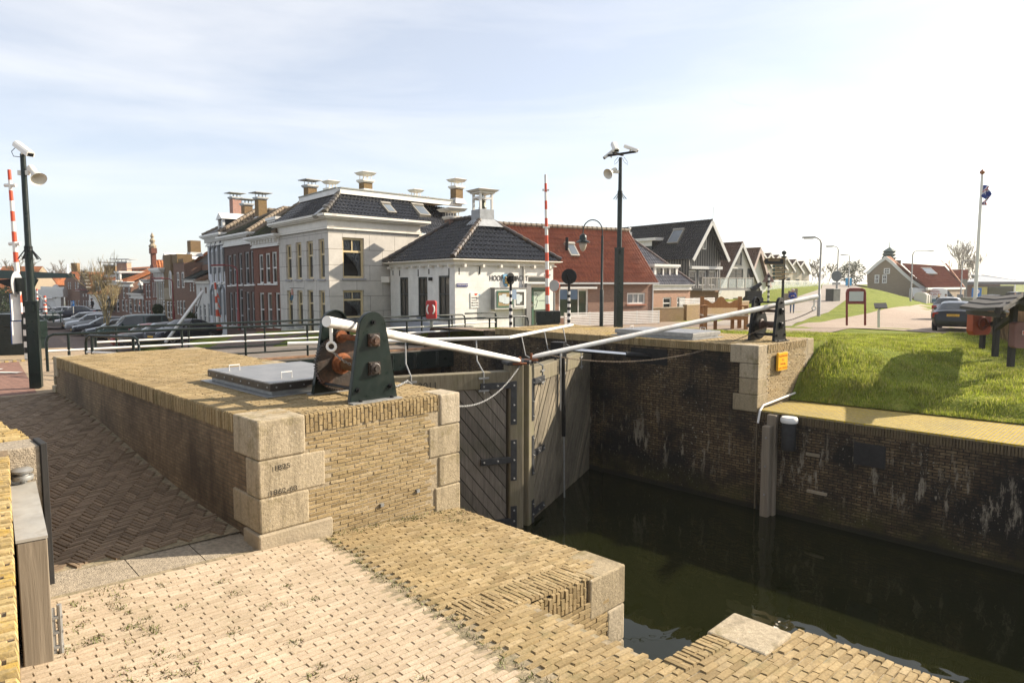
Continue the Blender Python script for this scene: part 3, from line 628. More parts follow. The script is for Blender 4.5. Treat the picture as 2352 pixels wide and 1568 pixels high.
def winch(label, u, v, gap, rusty, z=T):
    g = thing('winch', label, 'winch', UV(u, v, z), R(45), 'gate winches'); A = LOCK @ Matrix.Translation((u, v, z))
    gm, sm_ = (M_gear, M_rust) if rusty else (M_black, plain('dark_rust', (.06,.03,.02), .6, var=.4, scale=6))
    for y, sg in ((0, -1), (gap, 1)):
        b = MB(A @ Matrix.Translation((0, y, .02))); pr = plate(b, .72, .40, 1.14, .016)
        inner = pr
        for i in range(1, len(pr)-1):            # flange along the edge
            (x0, z0), (x1, z1) = pr[i], pr[i+1]; b.bar((x0*.985, .008 + (.03 if sg < 0 else -.03), z0), (x1*.985, .008 + (.03 if sg < 0 else -.03), z1), .06, .014, up=(x0, 0, z0-.5))
        (x0, z0), (x1, z1) = pr[0], pr[-1]; b.bar((x0*.985, .008 + (.03 if sg < 0 else -.03), z0), (x1*.985, .008 + (.03 if sg < 0 else -.03), z1), .06, .014, up=(1, 0, 0))
        p = b.build('side_plate', M_dkgreen if rusty else M_black, g)
        b = MB(A); b.box(-.38, .38, y-.10 if sg < 0 else y, y+.016 if sg < 0 else y+.10, .0, .02); b.build('foot_plate', M_steel if rusty else M_black, p)
        b = MB(A)
        for x in (-.24, .24): b.lathe([(.028, 0), (.024, .03), (0, .03)], (x, y + sg*.05, .02), 8)
        for x, zz in ((-.25, .17), (.25, .17), (0, 1.03)): b.lathe([(.034, 0), (.034, .02), (.018, .02), (.016, .045), (0, .045)], n=8, ax=axes((x, y + (0 if sg < 0 else .016), zz), (1,0,0), (0,0,-sg), (0,sg,0)))
        b.build('bolt', M_black, p)
        for zz in (.80, .43):                    # bearing housings
            b = MB(A); y0 = y + (0 if sg < 0 else .016)
            b.box(-.085, .085, min(y0, y0+sg*.025), max(y0, y0+sg*.025), zz-.085, zz+.085)
            b.lathe([(.075, .02), (.075, .05), (.06, .06), (.035, .06), (.035, .09), (0, .09)], n=14, ax=axes((0, y0, zz), (1,0,0), (0,0,-sg), (0,sg,0)))
            for cx in (-1, 1):
                for cz in (-1, 1): b.lathe([(.018, .02), (.018, .045), (0, .045)], n=6, ax=axes((cx*.062, y0, zz+cz*.062), (1,0,0), (0,0,-sg), (0,sg,0)))
            b.build('bearing', M_gear if rusty else M_black, p)
    ax = axes((0, gap-.16, .43), (1,0,0), (0,0,1), (0,-1,0))
    b = MB(A); gear(b, .385, 64, .07, axes((0, gap-.11, .43), (1,0,0), (0,0,1), (0,-1,0))); b.build('gear_wheel', gm, g)
    b = MB(A); b.lathe([(.15, 0), (.15, .03), (.11, .05), (.11, .12), (0, .12)], n=18, ax=axes((0, gap-.18, .43), (1,0,0), (0,0,1), (0,-1,0))); b.build('hub', sm_, g, smooth=40)
    b = MB(A); gear(b, .105, 16, .09, axes((0, gap-.10, .80), (1,0,0), (0,0,1), (0,-1,0))); b.build('pinion', M_gear if rusty else M_black, g)
    b = MB(A); b.lathe([(.085, 0), (.085, .03), (0, .03)], n=16, ax=axes((0, gap-.19, .80), (1,0,0), (0,0,1), (0,-1,0))); b.tube([(0, gap+.02, .80), (0, 0, .80)], .04, 12); b.build('pinion_shaft', sm_, g, smooth=40)
    b = MB(A); b.tube([(0, gap+.02, .43), (0, gap-.15, .43), (0, gap-.2, .43), (0, 0, .43)], [.05, .05, .088, .088], 16); b.build('drum', plain('worn_drum', (.16,.085,.035), .5, .3, var=.4, scale=5) if rusty else sm_, g, smooth=40)
    b = MB(A)
    for x, zz in ((-.25, .17), (.25, .17), (0, 1.03)): b.tube([(x, gap, zz), (x, 0, zz)], .022, 8)
    b.build('tie_rod', M_black, g, smooth=40)
    b = MB(A); b.tube([(.02, gap+.03, .42), (.05, gap+.18, .38), (.08, gap+.26, .36)], [.05, .06, .035], 10); b.build('crank_stub', M_gear, g, smooth=40)
    return A
AW = winch('dark green winch with a rusty gear wheel and drum, on the near lock head', 4.98, 7.53, .98, True)
AW2 = winch('black winch on the far lock head above the yellow notice', 17.86, 7.76, .72, False)
def chain(label, pts, link=.052, mat=None, r=.0062):
    """links alternating upright and flat along a curve"""
    P = [Vector(p) for p in pts]; seg = [0]
    for a, c_ in zip(P, P[1:]): seg.append(seg[-1] + (c_-a).length)
    b = MB(); n = int(seg[-1]/link/.78); k = 0
    for i in range(n):
        s_ = (i+.5)/n*seg[-1]
        while k < len(P)-2 and seg[k+1] < s_: k += 1
        t_ = (s_-seg[k])/(seg[k+1]-seg[k]); c_ = P[k].lerp(P[k+1], t_); d = (P[k+1]-P[k]).normalized()
        side = d.cross(Vector((0,0,1))).normalized(); up = side.cross(d)
        x, y = (side, up) if i % 2 else (up, side)
        ring = [c_ + d*(link*.5*math.cos(a)) + x*(link*.27*math.sin(a)) for a in [2*math.pi*j/8 for j in range(8)]]
        b.tube(ring, r, 5, closed=True)
    return tag(b.build('chain', mat or M_steel, loc=P[0], smooth=True), label, 'chain', 'gate chains')
def sag(p, q, s_, n=24): p, q = Vector(p), Vector(q); return [p.lerp(q, i/n) + Vector((0, 0, -4*s_*(i/n)*(1-i/n))) for i in range(n+1)]
dl = AW @ Vector((.05, .3, .43))
chain('steel chain from the near push bar ring to the rusty drum', sag(rl, dl + Vector((0,0,-.02)), .06, 12), mat=M_steel)
e1 = UV(6.30, 8.6, T+.02)
chain('steel chain lying over the near lock head and sagging to the gate top', [AW @ Vector((.08, .25, .36)), UV(5.5, 8.0, T+.13), UV(5.85, 8.25, T+.02), UV(6.1, 8.45, T+.015), e1] + sag(UV(6.36, 8.65, T-.02), pL0+Vector((0,0,-.12)), .62)[1:])
d2 = AW2 @ Vector((-.08, .3, .40))
chain('long rusty chain sagging in front of the dark far wall to the gates', sag(d2, AR @ Vector((1.1, .2, -1.72)), .50, 34), mat=plain('rusty_chain', (.22,.17,.12), .6, .4, var=.4, scale=9))
chain('chain from the far push bar ring down to the black winch', sag(rr, AW2 @ Vector((.1, .3, .48)), .08, 14), mat=M_gear)
# steel hatches
def hatch(label, u0, u1, v0, v1, front, hw):
    h = thing('hatch', label, 'hatch', UV(u0, v0, T), R(45), 'tread plate hatches'); z = T
    t = NT('checker_plate_%d' % int(u0)); uv = t.uv(); w1 = t.n('ShaderNodeTexWave'); t.l(t.scale(uv, (1, 1, 1)), w1.inputs['Vector']); w1.inputs['Scale'].default_value = 9
    t.set(t.ramp(t.noise(t.obj(), 3, 4), [(.3, (.36,.37,.38)), (.7, (.48,.48,.48))]), .45, .7); t.bump(w1.outputs['Fac'], .7, .01)
    b = MB(LOCK); b.box(u0+.04, u1-.04, v0+.04, v1-.04, z, z+.08); b.build('frame', M_steel, h)
    b = MB(LOCK); b.box(u0, u1, v0, v1, z+.17, z+.185); b.build('tread_plate', t.mat, h)
    b = MB(LOCK); b.box(u0-.008, u1+.008, v0-.008, v1+.008, z+.07, z+.168); b.build('skirt', front, h, bevel=.004)
    b = MB(LOCK); b.box(u0-.09, u1+.09, v0-.09, v1+.09, z+.002, z+.012); b.build('base_flange', M_alu, h)
    b = MB(LOCK)
    for i in range(8):
        x = u0+.08+(u1-u0-.16)*i/7; b.lathe([(.014, 0), (.012, .008), (0, .008)], n=8, ax=axes((x, v0-.008, z+.12), (1,0,0), (0,0,1), (0,-1,0)))
        y = v0+.08+(v1-v0-.16)*i/7; b.lathe([(.014, 0), (.012, .008), (0, .008)], n=8, ax=axes((u0-.008, y, z+.12), (0,1,0), (0,0,1), (-1,0,0)))
    b.build('screw', M_alu, h)
    for (x, y, ax_) in hw:
        b = MB(LOCK); d_ = (.16, 0) if ax_ == 'u' else (0, .16); b.tube([(x, y, z+.18), (x, y, z+.27), (x+d_[0], y+d_[1], z+.27), (x+d_[0], y+d_[1], z+.18)], .010, 6); b.build('handle', M_white, h)
hatch('chequered steel hatch behind the rusty winch on the near lock head', 4.17, 5.75, 8.80, 10.95, plain('brown_skirt', (.05,.043,.038), .4, .3, var=.1), [(4.5, 9.15, 'u'), (4.32, 10.5, 'u')])
hatch('pale chequered steel hatch on the far lock head behind the long push bar', 16.55, 18.05, 9.6, 12.2, M_steel, [(16.9, 11.9, 'u'), (17.75, 9.9, 'v')])
# ------------------------------------------------------------------ lie of the land
def interp(x, xs, ys): return float(np.interp(x, xs, ys))
RY = [20, 30, 38, 46, 52, 66, 86, 108, 150, 300]; RX = [8, 10, 13, 17.5, 21.5, 30, 41.5, 51.5, 72, 150]; RZ = [-2.36, -2.36, -2.36, -2.32, -2.2, -1.35, -.65, -.3, -.15, -.1]
def ground_z(X, Y):
    u, v = (X + Y) / math.sqrt(2), (Y - X) / math.sqrt(2)
    if X < 3 and Y > 24 and v > 20:              # town side: the quay street drops below the lock
        a_ = (X+8.78)*-.62 + (Y-32.9)*.785; d_ = (X+8.78)*-.785 + (Y-32.9)*-.62; return -2.38 - 1.75 * max(sm((a_ - 2) / 18), sm((d_ - 1.2) / 5) * sm((v - 23.6) / 3.5))
    zr, xr = interp(Y, RY, RZ), interp(Y, RY, RX); s_ = (X - xr) * .87
    zp = interp(Y, [30, 45, 60, 80, 110], [-2.3, -2.45, -2.8, -3.1, -3.2])
    far = zr + (zp - zr) * sm((s_ - 2.6) / 8.5)
    w = sm((Y - 38) / 8)
    near = -2.12 - .23 * sm((Y - 26) / 8)
    near += .42 * sm((v - 4) / 4) * (1 - sm((u - 21) / 6))
    near = near + .07 * math.sin(u * .9) * math.sin(v * .7)
    z = near + (far - near) * w
    dd_ = u - 18.1 - .12 * max(0, 7 - v); top = .33 * sm(dd_ / .8) + .67 * sm(dd_ / (2.4 + 7 * sm((7.2 - v) / 3)))
    if v < 7.55: z = -3.08 + (z + 3.08) * top
    return z
def u_edge(v): return interp(v, [-60, 2, 7.5, 7.6, 17, 20, 26, 46, 89, 200], [19.5, 18.5, 18.0, 19.5, 19.5, 16.2, 13.5, 11.5, 18.4, 30])
t = NT('grass_ground'); o = t.obj(); c_ = t.ramp(t.noise(o, 1.6, 8, .7), [(.25, (.10,.125,.016)), (.5, (.18,.22,.03)), (.75, (.30,.28,.075))])
c_ = t.mix(.5, c_, t.ramp(t.noise(o, 18, 4, .6), [(.3, g3(.5)), (.7, g3(1.4))]), 'MULTIPLY'); t.set(c_, .95, 0, .1); t.bump(t.noise(o, 14, 6, .7), .7, .08); M_grassg = t.mat
t = NT('street_brick'); MATS['x'] = t.mat
M_street = brick('street_clinker', (.26,.195,.15), (.34,.26,.20), (.17,.14,.10), .2, .1, .01, .35, (.36,.30,.23), .4, .25)
M_asph = plain('pale_asphalt', (.30,.26,.22), .9, var=.15, scale=1.2, bump=.3, bs=90)  # pale asphalt with soft tone variation and fine grain
M_park = brick('parking_clinker', (.34,.26,.20), (.40,.31,.24), (.28,.22,.17), .2, .1, .012, .3, (.42,.35,.28), .35, .2)
b = MB()
us = [0, .2, .4, .6, .8, 1, 1.3, 1.6, 2, 2.4, 2.8, 3.3, 3.8, 4.4, 5, 5.6, 6.3, 7, 8, 9.5, 11, 13, 15, 17, 19, 21.5, 24, 27, 30, 34, 38, 43, 48, 54, 60, 70, 85, 110, 160, 300, 800]
vsx = [-700, -300, -120, -60, -40, -30, -24, -20, -16, -13, -10, -8, -6.5, -5, -4, -3, -2, -1, 0, 1, 2, 3, 3.6, 4.1, 4.5, 4.9, 5.3, 5.7, 6, 6.3, 6.6, 6.9, 7.2, 7.5, 7.6, 8.5, 10, 12, 14, 16, 18, 20, 22, 24, 25, 26, 27, 28, 29.5, 31, 33, 35, 38, 42, 46, 52, 58, 66, 75, 89, 120, 200, 500, 1000]
idx = {}
for j, v in enumerate(vsx):
    for i, a in enumerate(us):
        u = u_edge(v) + a; P = UV(u, v); P.z = ground_z(P.x, P.y); idx[i, j] = b.add([P])
for j in range(len(vsx)-1):
    for i in range(len(us)-1): b.face((idx[i,j], idx[i+1,j], idx[i+1,j+1], idx[i,j+1]))
struct(b.build('ground', M_grassg, smooth=True))
def drape(name, quads, mat, off, n=24, m=8):
    b = MB()
    for A, B, C_, D in quads:
        A, B, C_, D = [Vector(q) for q in (A, B, C_, D)]; g_ = {}
        for i in range(n+1):
            for j in range(m+1):
                p = A.lerp(B, i/n).lerp(D.lerp(C_, i/n), j/m); g_[i,j] = b.add([(p.x, p.y, ground_z(p.x, p.y)+off)])
        for i in range(n):
            for j in range(m): b.face((g_[i,j], g_[i+1,j], g_[i+1,j+1], g_[i,j+1]))
    return struct(b.build(name, mat, smooth=True))
q = []                                            # the dike road
for k in range(2, len(RY)-2):
    (x0, y0), (x1, y1) = (RX[k], RY[k]), (RX[k+1], RY[k+1]); w = 2.6
    q.append(((x0-w, y0), (x0+w, y0), (x1+w, y1), (x1-w, y1)))
drape('dike_road', q, M_asph, .03)
drape('street', [((-6, 26.5), (3, 22.5), (10.4, 38), (-5, 38)), ((3, 22.5), (9, 27.4), (14.5, 37.4), (10.4, 38)), ((9, 27.4), (12.3, 29.6), (18, 35.6), (14.5, 37.4)), ((-6, 38), (14.5, 37.4), (16, 40), (-6, 46))], M_street, .022, 30, 14)
drape('parking', [((15.5, 37.5), (18.6, 33.4), (30, 45), (24.5, 48.6)), ((18.6, 33.4), (21.5, 30.2), (60, 40), (30, 45)), ((24.5, 48.6), (30, 45), (60, 62), (39, 67)), ((30, 45), (60, 40), (95, 60), (60, 62)), ((39, 67), (60, 62), (95, 92), (56, 93)), ((60, 62), (95, 60), (130, 92), (95, 92)), ((56, 93), (130, 92), (150, 140), (64, 140))], M_park, .030, 16, 16)
drape('quay_street', [((-20, 25), (-9, 32), (-47, 80), (-52, 76))], brick('quay_clinker', (.16,.11,.09), (.20,.145,.115), (.10,.08,.07), .2, .1, .01, .3), .025, 50, 10)
# left bank, upstream basin and the far ground
b = MB()
b.poly([UV(-60, 17.0, -2.30), UV(3.3, 17.0, -2.30), UV(6.2, 17.1, -2.30), UV(6.2, 29.5, -2.36), UV(-60, 45, -2.36)])
struct(b.build('bank_paving', brick('bank_clinker', (.36,.27,.18), (.43,.33,.22), (.26,.20,.13), .2, .1, .01, .35, (.30,.24,.16), .4, .4)))
b = MB(LOCK); b.box(-60, 6.19, 17.2, 29.4, -7, -2.42); tag(b.build('bank_wall', M_wallshade, loc=UV(0, 29, -5), rz=R(45)), 'brick retaining wall of the paved bank beyond the masts', 'bank wall')
b = MB(LOCK)
for i in range(70): b.box(-8+i*.2, -8+i*.2+.085, 24.86, 25.0, -2.36, -2.29)
struct(b.build('kerb', plain('yellow_kerb', (.40,.30,.12), .9, var=.3, scale=10)))
b = MB(LOCK); b.poly([(-30, 17.2, -2.296), (3.0, 17.2, -2.296), (3.9, 24.7, -2.32), (-30, 24.7, -2.32)]); struct(b.build('road', brick('red_clinker_road', (.22,.115,.085), (.29,.16,.12), (.15,.10,.08), .2, .1, .01, .4)))
b = MB(LOCK)
for (a, c) in (((-.9, 24.2), (1.0, 20.0)), ((-.4, 24.3), (3.2, 22.6)), ((1.3, 23.8), (3.4, 21.4))):
    a, c = Vector(a), Vector(c); n = Vector((-(c-a).y, (c-a).x)).normalized()*.11; b.poly([(*(a-n), -2.288), (*(c-n), -2.288), (*(c+n), -2.288), (*(a+n), -2.288)])
struct(b.build('road_marking', plain('road_white', (.62,.60,.56), .8, var=.1)))
t = NT('rippled_canal'); o = t.obj(); t.set((.03,.045,.06), .06, 0, .6); t.bump(t.noise(t.scale(o, (1, .35, 1)), 3.5, 5, .6, .5), .55, .1)
b = MB(); b.poly([UV(-80, 19, -4.9), UV(26, 19, -4.9), UV(40, 140, -4.9), UV(-160, 140, -4.9)]); struct(b.build('canal_water', t.mat))
b = MB(); b.poly([(-95, 78, -3.9), (-48, 74, -3.9), (-56, 98, -3.9), (-110, 230, -3.9), (-400, 230, -3.9), (-300, 70, -3.9)]); b.poly([(-400, 230, -3.92), (-110, 230, -3.92), (-900, 1400, -3.92), (-1500, 500, -3.92)])
struct(b.build('far_bank', plain('far_bank_ground', (.14,.12,.08), .95, var=.3, scale=.3)))
b = MB(); vv = [18, 20, 23, 26, 30, 36, 46, 60, 75, 89]
for a, c in zip(vv, vv[1:]):
    p, q = UV(u_edge(a)-.02, a), UV(u_edge(c)-.02, c); zp, zq = ground_z(p.x, p.y), ground_z(q.x, q.y); b.poly([(p.x, p.y, -6), (q.x, q.y, -6), (q.x, q.y, zq), (p.x, p.y, zp)]); e = UV(.45, 0); b.poly([(p.x, p.y, zp+.06), (q.x, q.y, zq+.06), (q.x+e.x, q.y+e.y, zq+.06), (p.x+e.x, p.y+e.y, zp+.06)])
tag(b.build('quay_edge_wall', M_wallshade, loc=UV(14, 40, -5)), 'brick quay edge wall below the row of parked cars', 'quay wall')
b = MB(); b.box(-95, -47.5, 76, 76.4, -6, -3.9); tag(b.build('far_quay_wall', M_wallshade, loc=(-60, 76, -5)), 'far low quay wall across the basin below the drawbridge', 'quay wall')

# ------------------------------------------------------------------ grass
def blades(name, n, region, h0, h1, mat, label, lean=.5, w=.011):
    out = []; 
    while sum(len(x) for x in out) < n:
        P = region(n)
        out.append(P)
    P = np.concatenate(out)[:n]; n = len(P)
    ang = rng.uniform(0, 2*np.pi, n); h = rng.uniform(h0, h1, n) * P[:,3]; ln = rng.uniform(0, lean, n) * h; la = rng.uniform(0, 2*np.pi, n); ww = w * rng.uniform(.6, 1.4, n)
    dx, dy = np.cos(ang)*ww, np.sin(ang)*ww
    a = P[:,:3].copy(); a[:,0] -= dx; a[:,1] -= dy; c = P[:,:3].copy(); c[:,0] += dx; c[:,1] += dy
    t_ = P[:,:3].copy(); t_[:,0] += np.cos(la)*ln; t_[:,1] += np.sin(la)*ln; t_[:,2] += h
    V = np.stack([a, c, t_], 1).reshape(-1, 3).astype(np.float32)
    me = bpy.data.meshes.new(name); me.vertices.add(3*n); me.vertices.foreach_set('co', V.ravel()); me.loops.add(3*n); me.loops.foreach_set('vertex_index', np.arange(3*n, dtype=np.int32))
    me.polygons.add(n); me.polygons.foreach_set('loop_start', np.arange(0, 3*n, 3, dtype=np.int32)); me.update(); me.validate()
    me.materials.append(mat); o = bpy.data.objects.new(name, me); COL.objects.link(o); o['kind'] = 'stuff'; o['label'] = label; o['category'] = 'grass'; return o
t = NT('grass_blade'); r_ = t.n('ShaderNodeNewGeometry').outputs['Random Per Island']
c_ = t.ramp(r_, [(0, (.18,.22,.02)), (.4, (.32,.38,.04)), (.8, (.46,.48,.075)), (1, (.52,.46,.19))])
c_ = t.mix(1, c_, t.ramp(t.noise(t.obj(), 1.1, 6, .65), [(.3, g3(.38)), (.7, g3(1.4))]), 'MULTIPLY')
t.set(c_, .55, 0, .35); tr = t.n('ShaderNodeBsdfTranslucent'); t.l(c_, tr.inputs['Color']); ms = t.n('ShaderNodeMixShader'); ms.inputs[0].default_value = .35
t.l(t.b.outputs[0], ms.inputs[1]); t.l(tr.outputs[0], ms.inputs[2]); t.l(ms.outputs[0], t.out.inputs[0]); M_blade = t.mat
def region_main(n):
    v = rng.uniform(-7, 7.45, n); ue = np.array([u_edge(x) for x in v]); u = ue + rng.uniform(0, 1, n)**1.25 * 20
    X, Y = (u-v)/math.sqrt(2), (u+v)/math.sqrt(2); k = (Y < 34 + .0*X) & (X < 27) & ~((X > 17) & (Y > 33.2 - (X-18.6)*1.1 + 0))
    X, Y, u, v, ue = X[k], Y[k], u[k], v[k], ue[k]; z = np.array([ground_z(a, c) for a, c in zip(X, Y)])
    nz = np.sin(u*2.3 + 1.7*np.sin(v*1.9))*np.sin(v*2.9 + u) ; f = np.where(u-ue < 2.6, 1.5, 1) * (1 + .75*np.clip(nz, -1, 1))
    return np.stack([X, Y, z, f], 1)
blades('grass', 150000, region_main, .022, .085, M_blade, 'sunlit grass bank between the far quay and the car park')
def region_back(n):
    u = rng.uniform(19.6, 34, n); v = rng.uniform(7.6, 17.2, n); X, Y = (u-v)/math.sqrt(2), (u+v)/math.sqrt(2)
    k = (u > 19.7 + np.maximum(0, v-12)*.9) & (Y < 33.6 - (X-12)*.0) & (Y < 35.5 - (X-10)*.15) & (X > 6.5) & ~((X > 16.5) & (Y > 34)); X, Y, u = X[k], Y[k], u[k]
    z = np.array([ground_z(a, c) for a, c in zip(X, Y)]); return np.stack([X, Y, z, np.ones(len(X))], 1)
blades('grass', 45000, region_back, .03, .08, M_blade, 'grass around the wooden bench behind the black winch')
# small weeds in the joints of the paving
def region_weeds(n):
    out = []
    spots = [(seam(v)+random.uniform(-.06,.06), v, .05) for v in np.arange(1.2, 7.2, .16)] + [(random.uniform(4.2, 6.2), 7.24, .07) for _ in range(26)] + [(random.uniform(.9, 3.2), random.uniform(2.5, 7.2), .04) for _ in range(60)] + [(5.9 + random.uniform(-.3,.2), 6.9 + random.uniform(-.3, .3), .06) for _ in range(10)] + [(1.35+random.uniform(0,.5), random.uniform(5, 7.3), .05) for _ in range(24)] + [(5.45, 2.45, .06), (4.85+.6, 4.52, .05), (3.35, 9, .05), (3.30, 8.3, .04)]
    for _ in range(n):
        u, v, r = random.choice(spots); u += random.gauss(0, r*.8); v += random.gauss(0, r*.8); P = UV(u, v, z_near(u, min(v, 7.4))-.005); out.append((P.x, P.y, P.z, 1))
    return np.array(out)
t = NT('weed_leaf'); r_ = t.n('ShaderNodeNewGeometry').outputs['Random Per Island']; t.set(t.ramp(r_, [(0, (.09,.12,.02)), (.5, (.17,.19,.045)), (.75, (.22,.16,.09)), (1, (.16,.09,.06))]), .7)
blades('weeds', 5200, region_weeds, .01, .038, t.mat, 'small weeds growing in the joints of the pale paving', 1.2, .005)

# ------------------------------------------------------------------ road bridge beside the lock
ZD = -2.36
P_N0, P_N1 = atZ(105, 768.5, -1.31), atZ(1213, 726, -1.31); P_F0, P_F1 = atZ(218, 753, -1.31), atZ(1068, 722, -1.31)
br = thing('road_bridge', 'low road bridge with grey asphalt deck and dark green girder beyond the lock', 'bridge', ((P_N0+P_N1)/2).xy.to_3d() + Vector((0,0,ZD)), 0)
dN = (P_N1-P_N0).normalized(); nB = Vector((-dN.y, dN.x, 0))
a, c = P_N0 + dN*2.0, P_N1 - dN*1.2; a.z = c.z = ZD
b = MB(); b.prism([a-nB*.1, c-nB*.1, c+nB*4.4, a+nB*4.4], (0,0,-.12)); b.build('deck', plain('bridge_asphalt', (.17,.145,.12), .9, var=.2, scale=1.5, bump=.3, bs=60), br)
b = MB(); b.prism([a-nB*.16+Vector((0,0,-.05)), c-nB*.16+Vector((0,0,-.05)), c-nB*.02+Vector((0,0,-.05)), a-nB*.02+Vector((0,0,-.05))], (0,0,-.62))
for i in range(14): p = a.lerp(c, (i+.5)/14)-nB*.18; b.box(p.x-.05, p.x+.05, p.y-.03, p.y+.05, ZD-.6, ZD-.1)
b.build('girder', M_dkgreen, br)
b = MB(); b.prism([a+nB*.2+Vector((0,0,-.4)), c+nB*.2+Vector((0,0,-.4)), c+nB*4.3+Vector((0,0,-.4)), a+nB*4.3+Vector((0,0,-.4))], (0,0,-.3)); b.build('underside', M_black, br)
b = MB(); b.prism([a-nB*.05+Vector((0,0,.004)), c-nB*.05+Vector((0,0,.004)), c+nB*.25+Vector((0,0,.004)), a+nB*.25+Vector((0,0,.004))], (0,0,.05)); b.build('edge_strip', plain('rusty_edge', (.30,.17,.09), .8, var=.3, scale=6), br)
def railing(label, p, q, posts, ends=(True, True), mid=.43, down=.95, group='bridge railings', low=True):
    t = thing('railing', label, 'railing', (p.x, p.y, ZD), 0, group); d = (q-p).normalized(); L = (q-p).length; r = .035
    dn = Vector((0, 0, -1)); c0 = [p + dn*down] if ends[0] else []; c0 += [p + dn*.2 + d*0, p + dn*.06 + d*.04, p + d*.16] if ends[0] else [p]
    c1 = [q - d*.16, q + dn*.06 - d*.04, q + dn*.2] + ([q + dn*down]) if ends[1] else [q]
    b = MB(); b.tube(c0 + c1, r, 8); b.build('top_rail', M_dkgreen, t, smooth=50)
    b = MB(); b.tube([p + dn*mid + d*.03, q + dn*mid - d*.03], .032, 8); b.build('white_rail', M_white, t, smooth=50)
    for s_ in posts:
        b = MB(); e = p + d*(s_*L); b.tube([e, e + dn*(down+.1)], r, 8); b.build('post', M_dkgreen, t, smooth=50)
    if low: b = MB(); b.tube([p + dn*.80 + d*L*.12, q + dn*.80], .024, 6); b.build('low_rail', M_dkgreen, t, smooth=50)
    return t
railing('near railing of the road bridge, dark green with a white middle rail', P_N0, P_N1, [.03, .20, .31, .43, .545, .655, .765, .88, .955])
railing('far railing of the road bridge beside the parked cars and house fronts', P_F0, P_F1, [.04, .19, .37, .55, .70, .84, .95])
pA, pB = atZ(280, 757, -1.31), atZ(318, 775, -1.33)
pA2, pB2 = atZ(196, 770, -1.33), atZ(276, 766, -1.33)
railing('short dark railing closing the corner behind the near lock head', pA2, pB, [.12, .9], low=False)
pC, pD = atZ(1068, 720, -1.29), atZ(1140, 717.5, -1.29)
railing('short railing in front of the white guard house corner', pC, pD, [.97], (False, True), low=False)
# ------------------------------------------------------------------ roofs, walls, windows
def pantile(mb, pts, tw=.24, th=.33, amp=.042, step=.028, sub=5, m=None):
    """corrugated tile surface over the convex polygon pts (first edge = eave)"""
    P = [Vector(p) for p in pts]; t_ = (P[1]-P[0]); t_.z = 0; t_.normalize()
    n = Vector((0,0,0))
    for i in range(len(P)): n += P[i].cross(P[(i+1) % len(P)])
    n.normalize(); n = -n if n.z < 0 else n
    s_ = n.cross(t_).normalized(); s_ = -s_ if s_.z < 0 else s_
    q = [((p-P[0]).dot(t_), (p-P[0]).dot(s_)) for p in P]; x0 = min(a for a, _ in q); x1 = max(a for a, _ in q); s0 = min(c for _, c in q); s1 = max(c for _, c in q)
    nc = max(2, int(math.ceil((x1-x0)/tw*sub))); rows = int(math.ceil((s1-s0)/th)); prev = None
    lv = []
    for k in range(rows): lv += [(s0+k*th, step), (s0+(k+1)*th-.004, 0)]
    for c in range(nc+1):
        x = x0+(x1-x0)*c/nc; xx = min(max(x, x0+1e-4), x1-1e-4); cr = []
        for i in range(len(q)):
            (a, b_), (d, e) = q[i], q[(i+1) % len(q)]
            if (a-xx)*(d-xx) < 0: cr.append(b_+(e-b_)*(xx-a)/(d-a))
        if len(cr) < 2: prev = None; continue
        lo, hi = min(cr), max(cr); ph = 2*math.pi*(x-x0)/tw; f = amp*(math.cos(ph)+.35*math.sin(2*ph))
        col = []
        for sv, h in lv: sv = min(max(sv, lo), hi); col.append(P[0]+t_*x+s_*sv+n*(f+h))
        i0 = mb.add(col)
        if prev is not None:
            for k in range(len(lv)-1): mb.face((prev+k, i0+k, i0+k+1, prev+k+1), m)
        prev = i0
def ridge(mb, p, q, r=.11, L=.36, m=None, n=8):
    p, q = Vector(p), Vector(q); d = q-p; T_ = d.length; d.normalize(); k = max(1, int(T_/L)); pts, rr = [], []
    for i in range(k): pts += [p+d*(T_*i/k), p+d*(T_*(i+1)/k-.01)]; rr += [r*1.08, r*.86]
    mb.tube(pts, rr, n, m)
def facade(mb, A, B, z0, z1, holes, depth=.12, m=0, mr=None, tops=None):
    """wall from A to B with rectangular holes (s0, s1, z0, z1) and their reveals; tops: extra polygon points above z1 as (s, z)"""
    A, B = Vector(A[:2]), Vector(B[:2]); L = (B-A).length; d = (B-A)/L; o = mb.M; mb.M = o @ axes((A.x, A.y, 0), (d.x, d.y, 0), (-d.y, d.x, 0), (0,0,1))
    hs = [(max(.01, a), min(L-.01, b_), c, e) for a, b_, c, e in holes if b_ > .02 and a < L-.02]
    xs = sorted({0., L, *[h[0] for h in hs], *[h[1] for h in hs]}); zs_ = sorted({z0, z1, *[h[2] for h in hs], *[h[3] for h in hs]}); zs_ = [z for z in zs_ if z0 <= z <= z1]
    for xa, xb in zip(xs, xs[1:]):
        for za, zb in zip(zs_, zs_[1:]):
            cx, cz = (xa+xb)/2, (za+zb)/2
            if any(h[0] < cx < h[1] and h[2] < cz < h[3] for h in hs): continue
            mb.poly([(xa,0,za),(xb,0,za),(xb,0,zb),(xa,0,zb)], m)
    mr = m if mr is None else mr
    for xa, xb, za, zb in hs:
        za, zb = max(za, z0), min(zb, z1)
        mb.poly([(xa,0,za),(xa,0,zb),(xa,depth,zb),(xa,depth,za)], mr); mb.poly([(xb,0,za),(xb,depth,za),(xb,depth,zb),(xb,0,zb)], mr)
        mb.poly([(xa,0,zb),(xb,0,zb),(xb,depth,zb),(xa,depth,zb)], mr); mb.poly([(xa,0,za),(xa,depth,za),(xb,depth,za),(xb,0,za)], mr)
    if tops: mb.poly([(0,0,z1),(L,0,z1)] + [(s, 0, z) for s, z in tops], m)
    mb.M = o
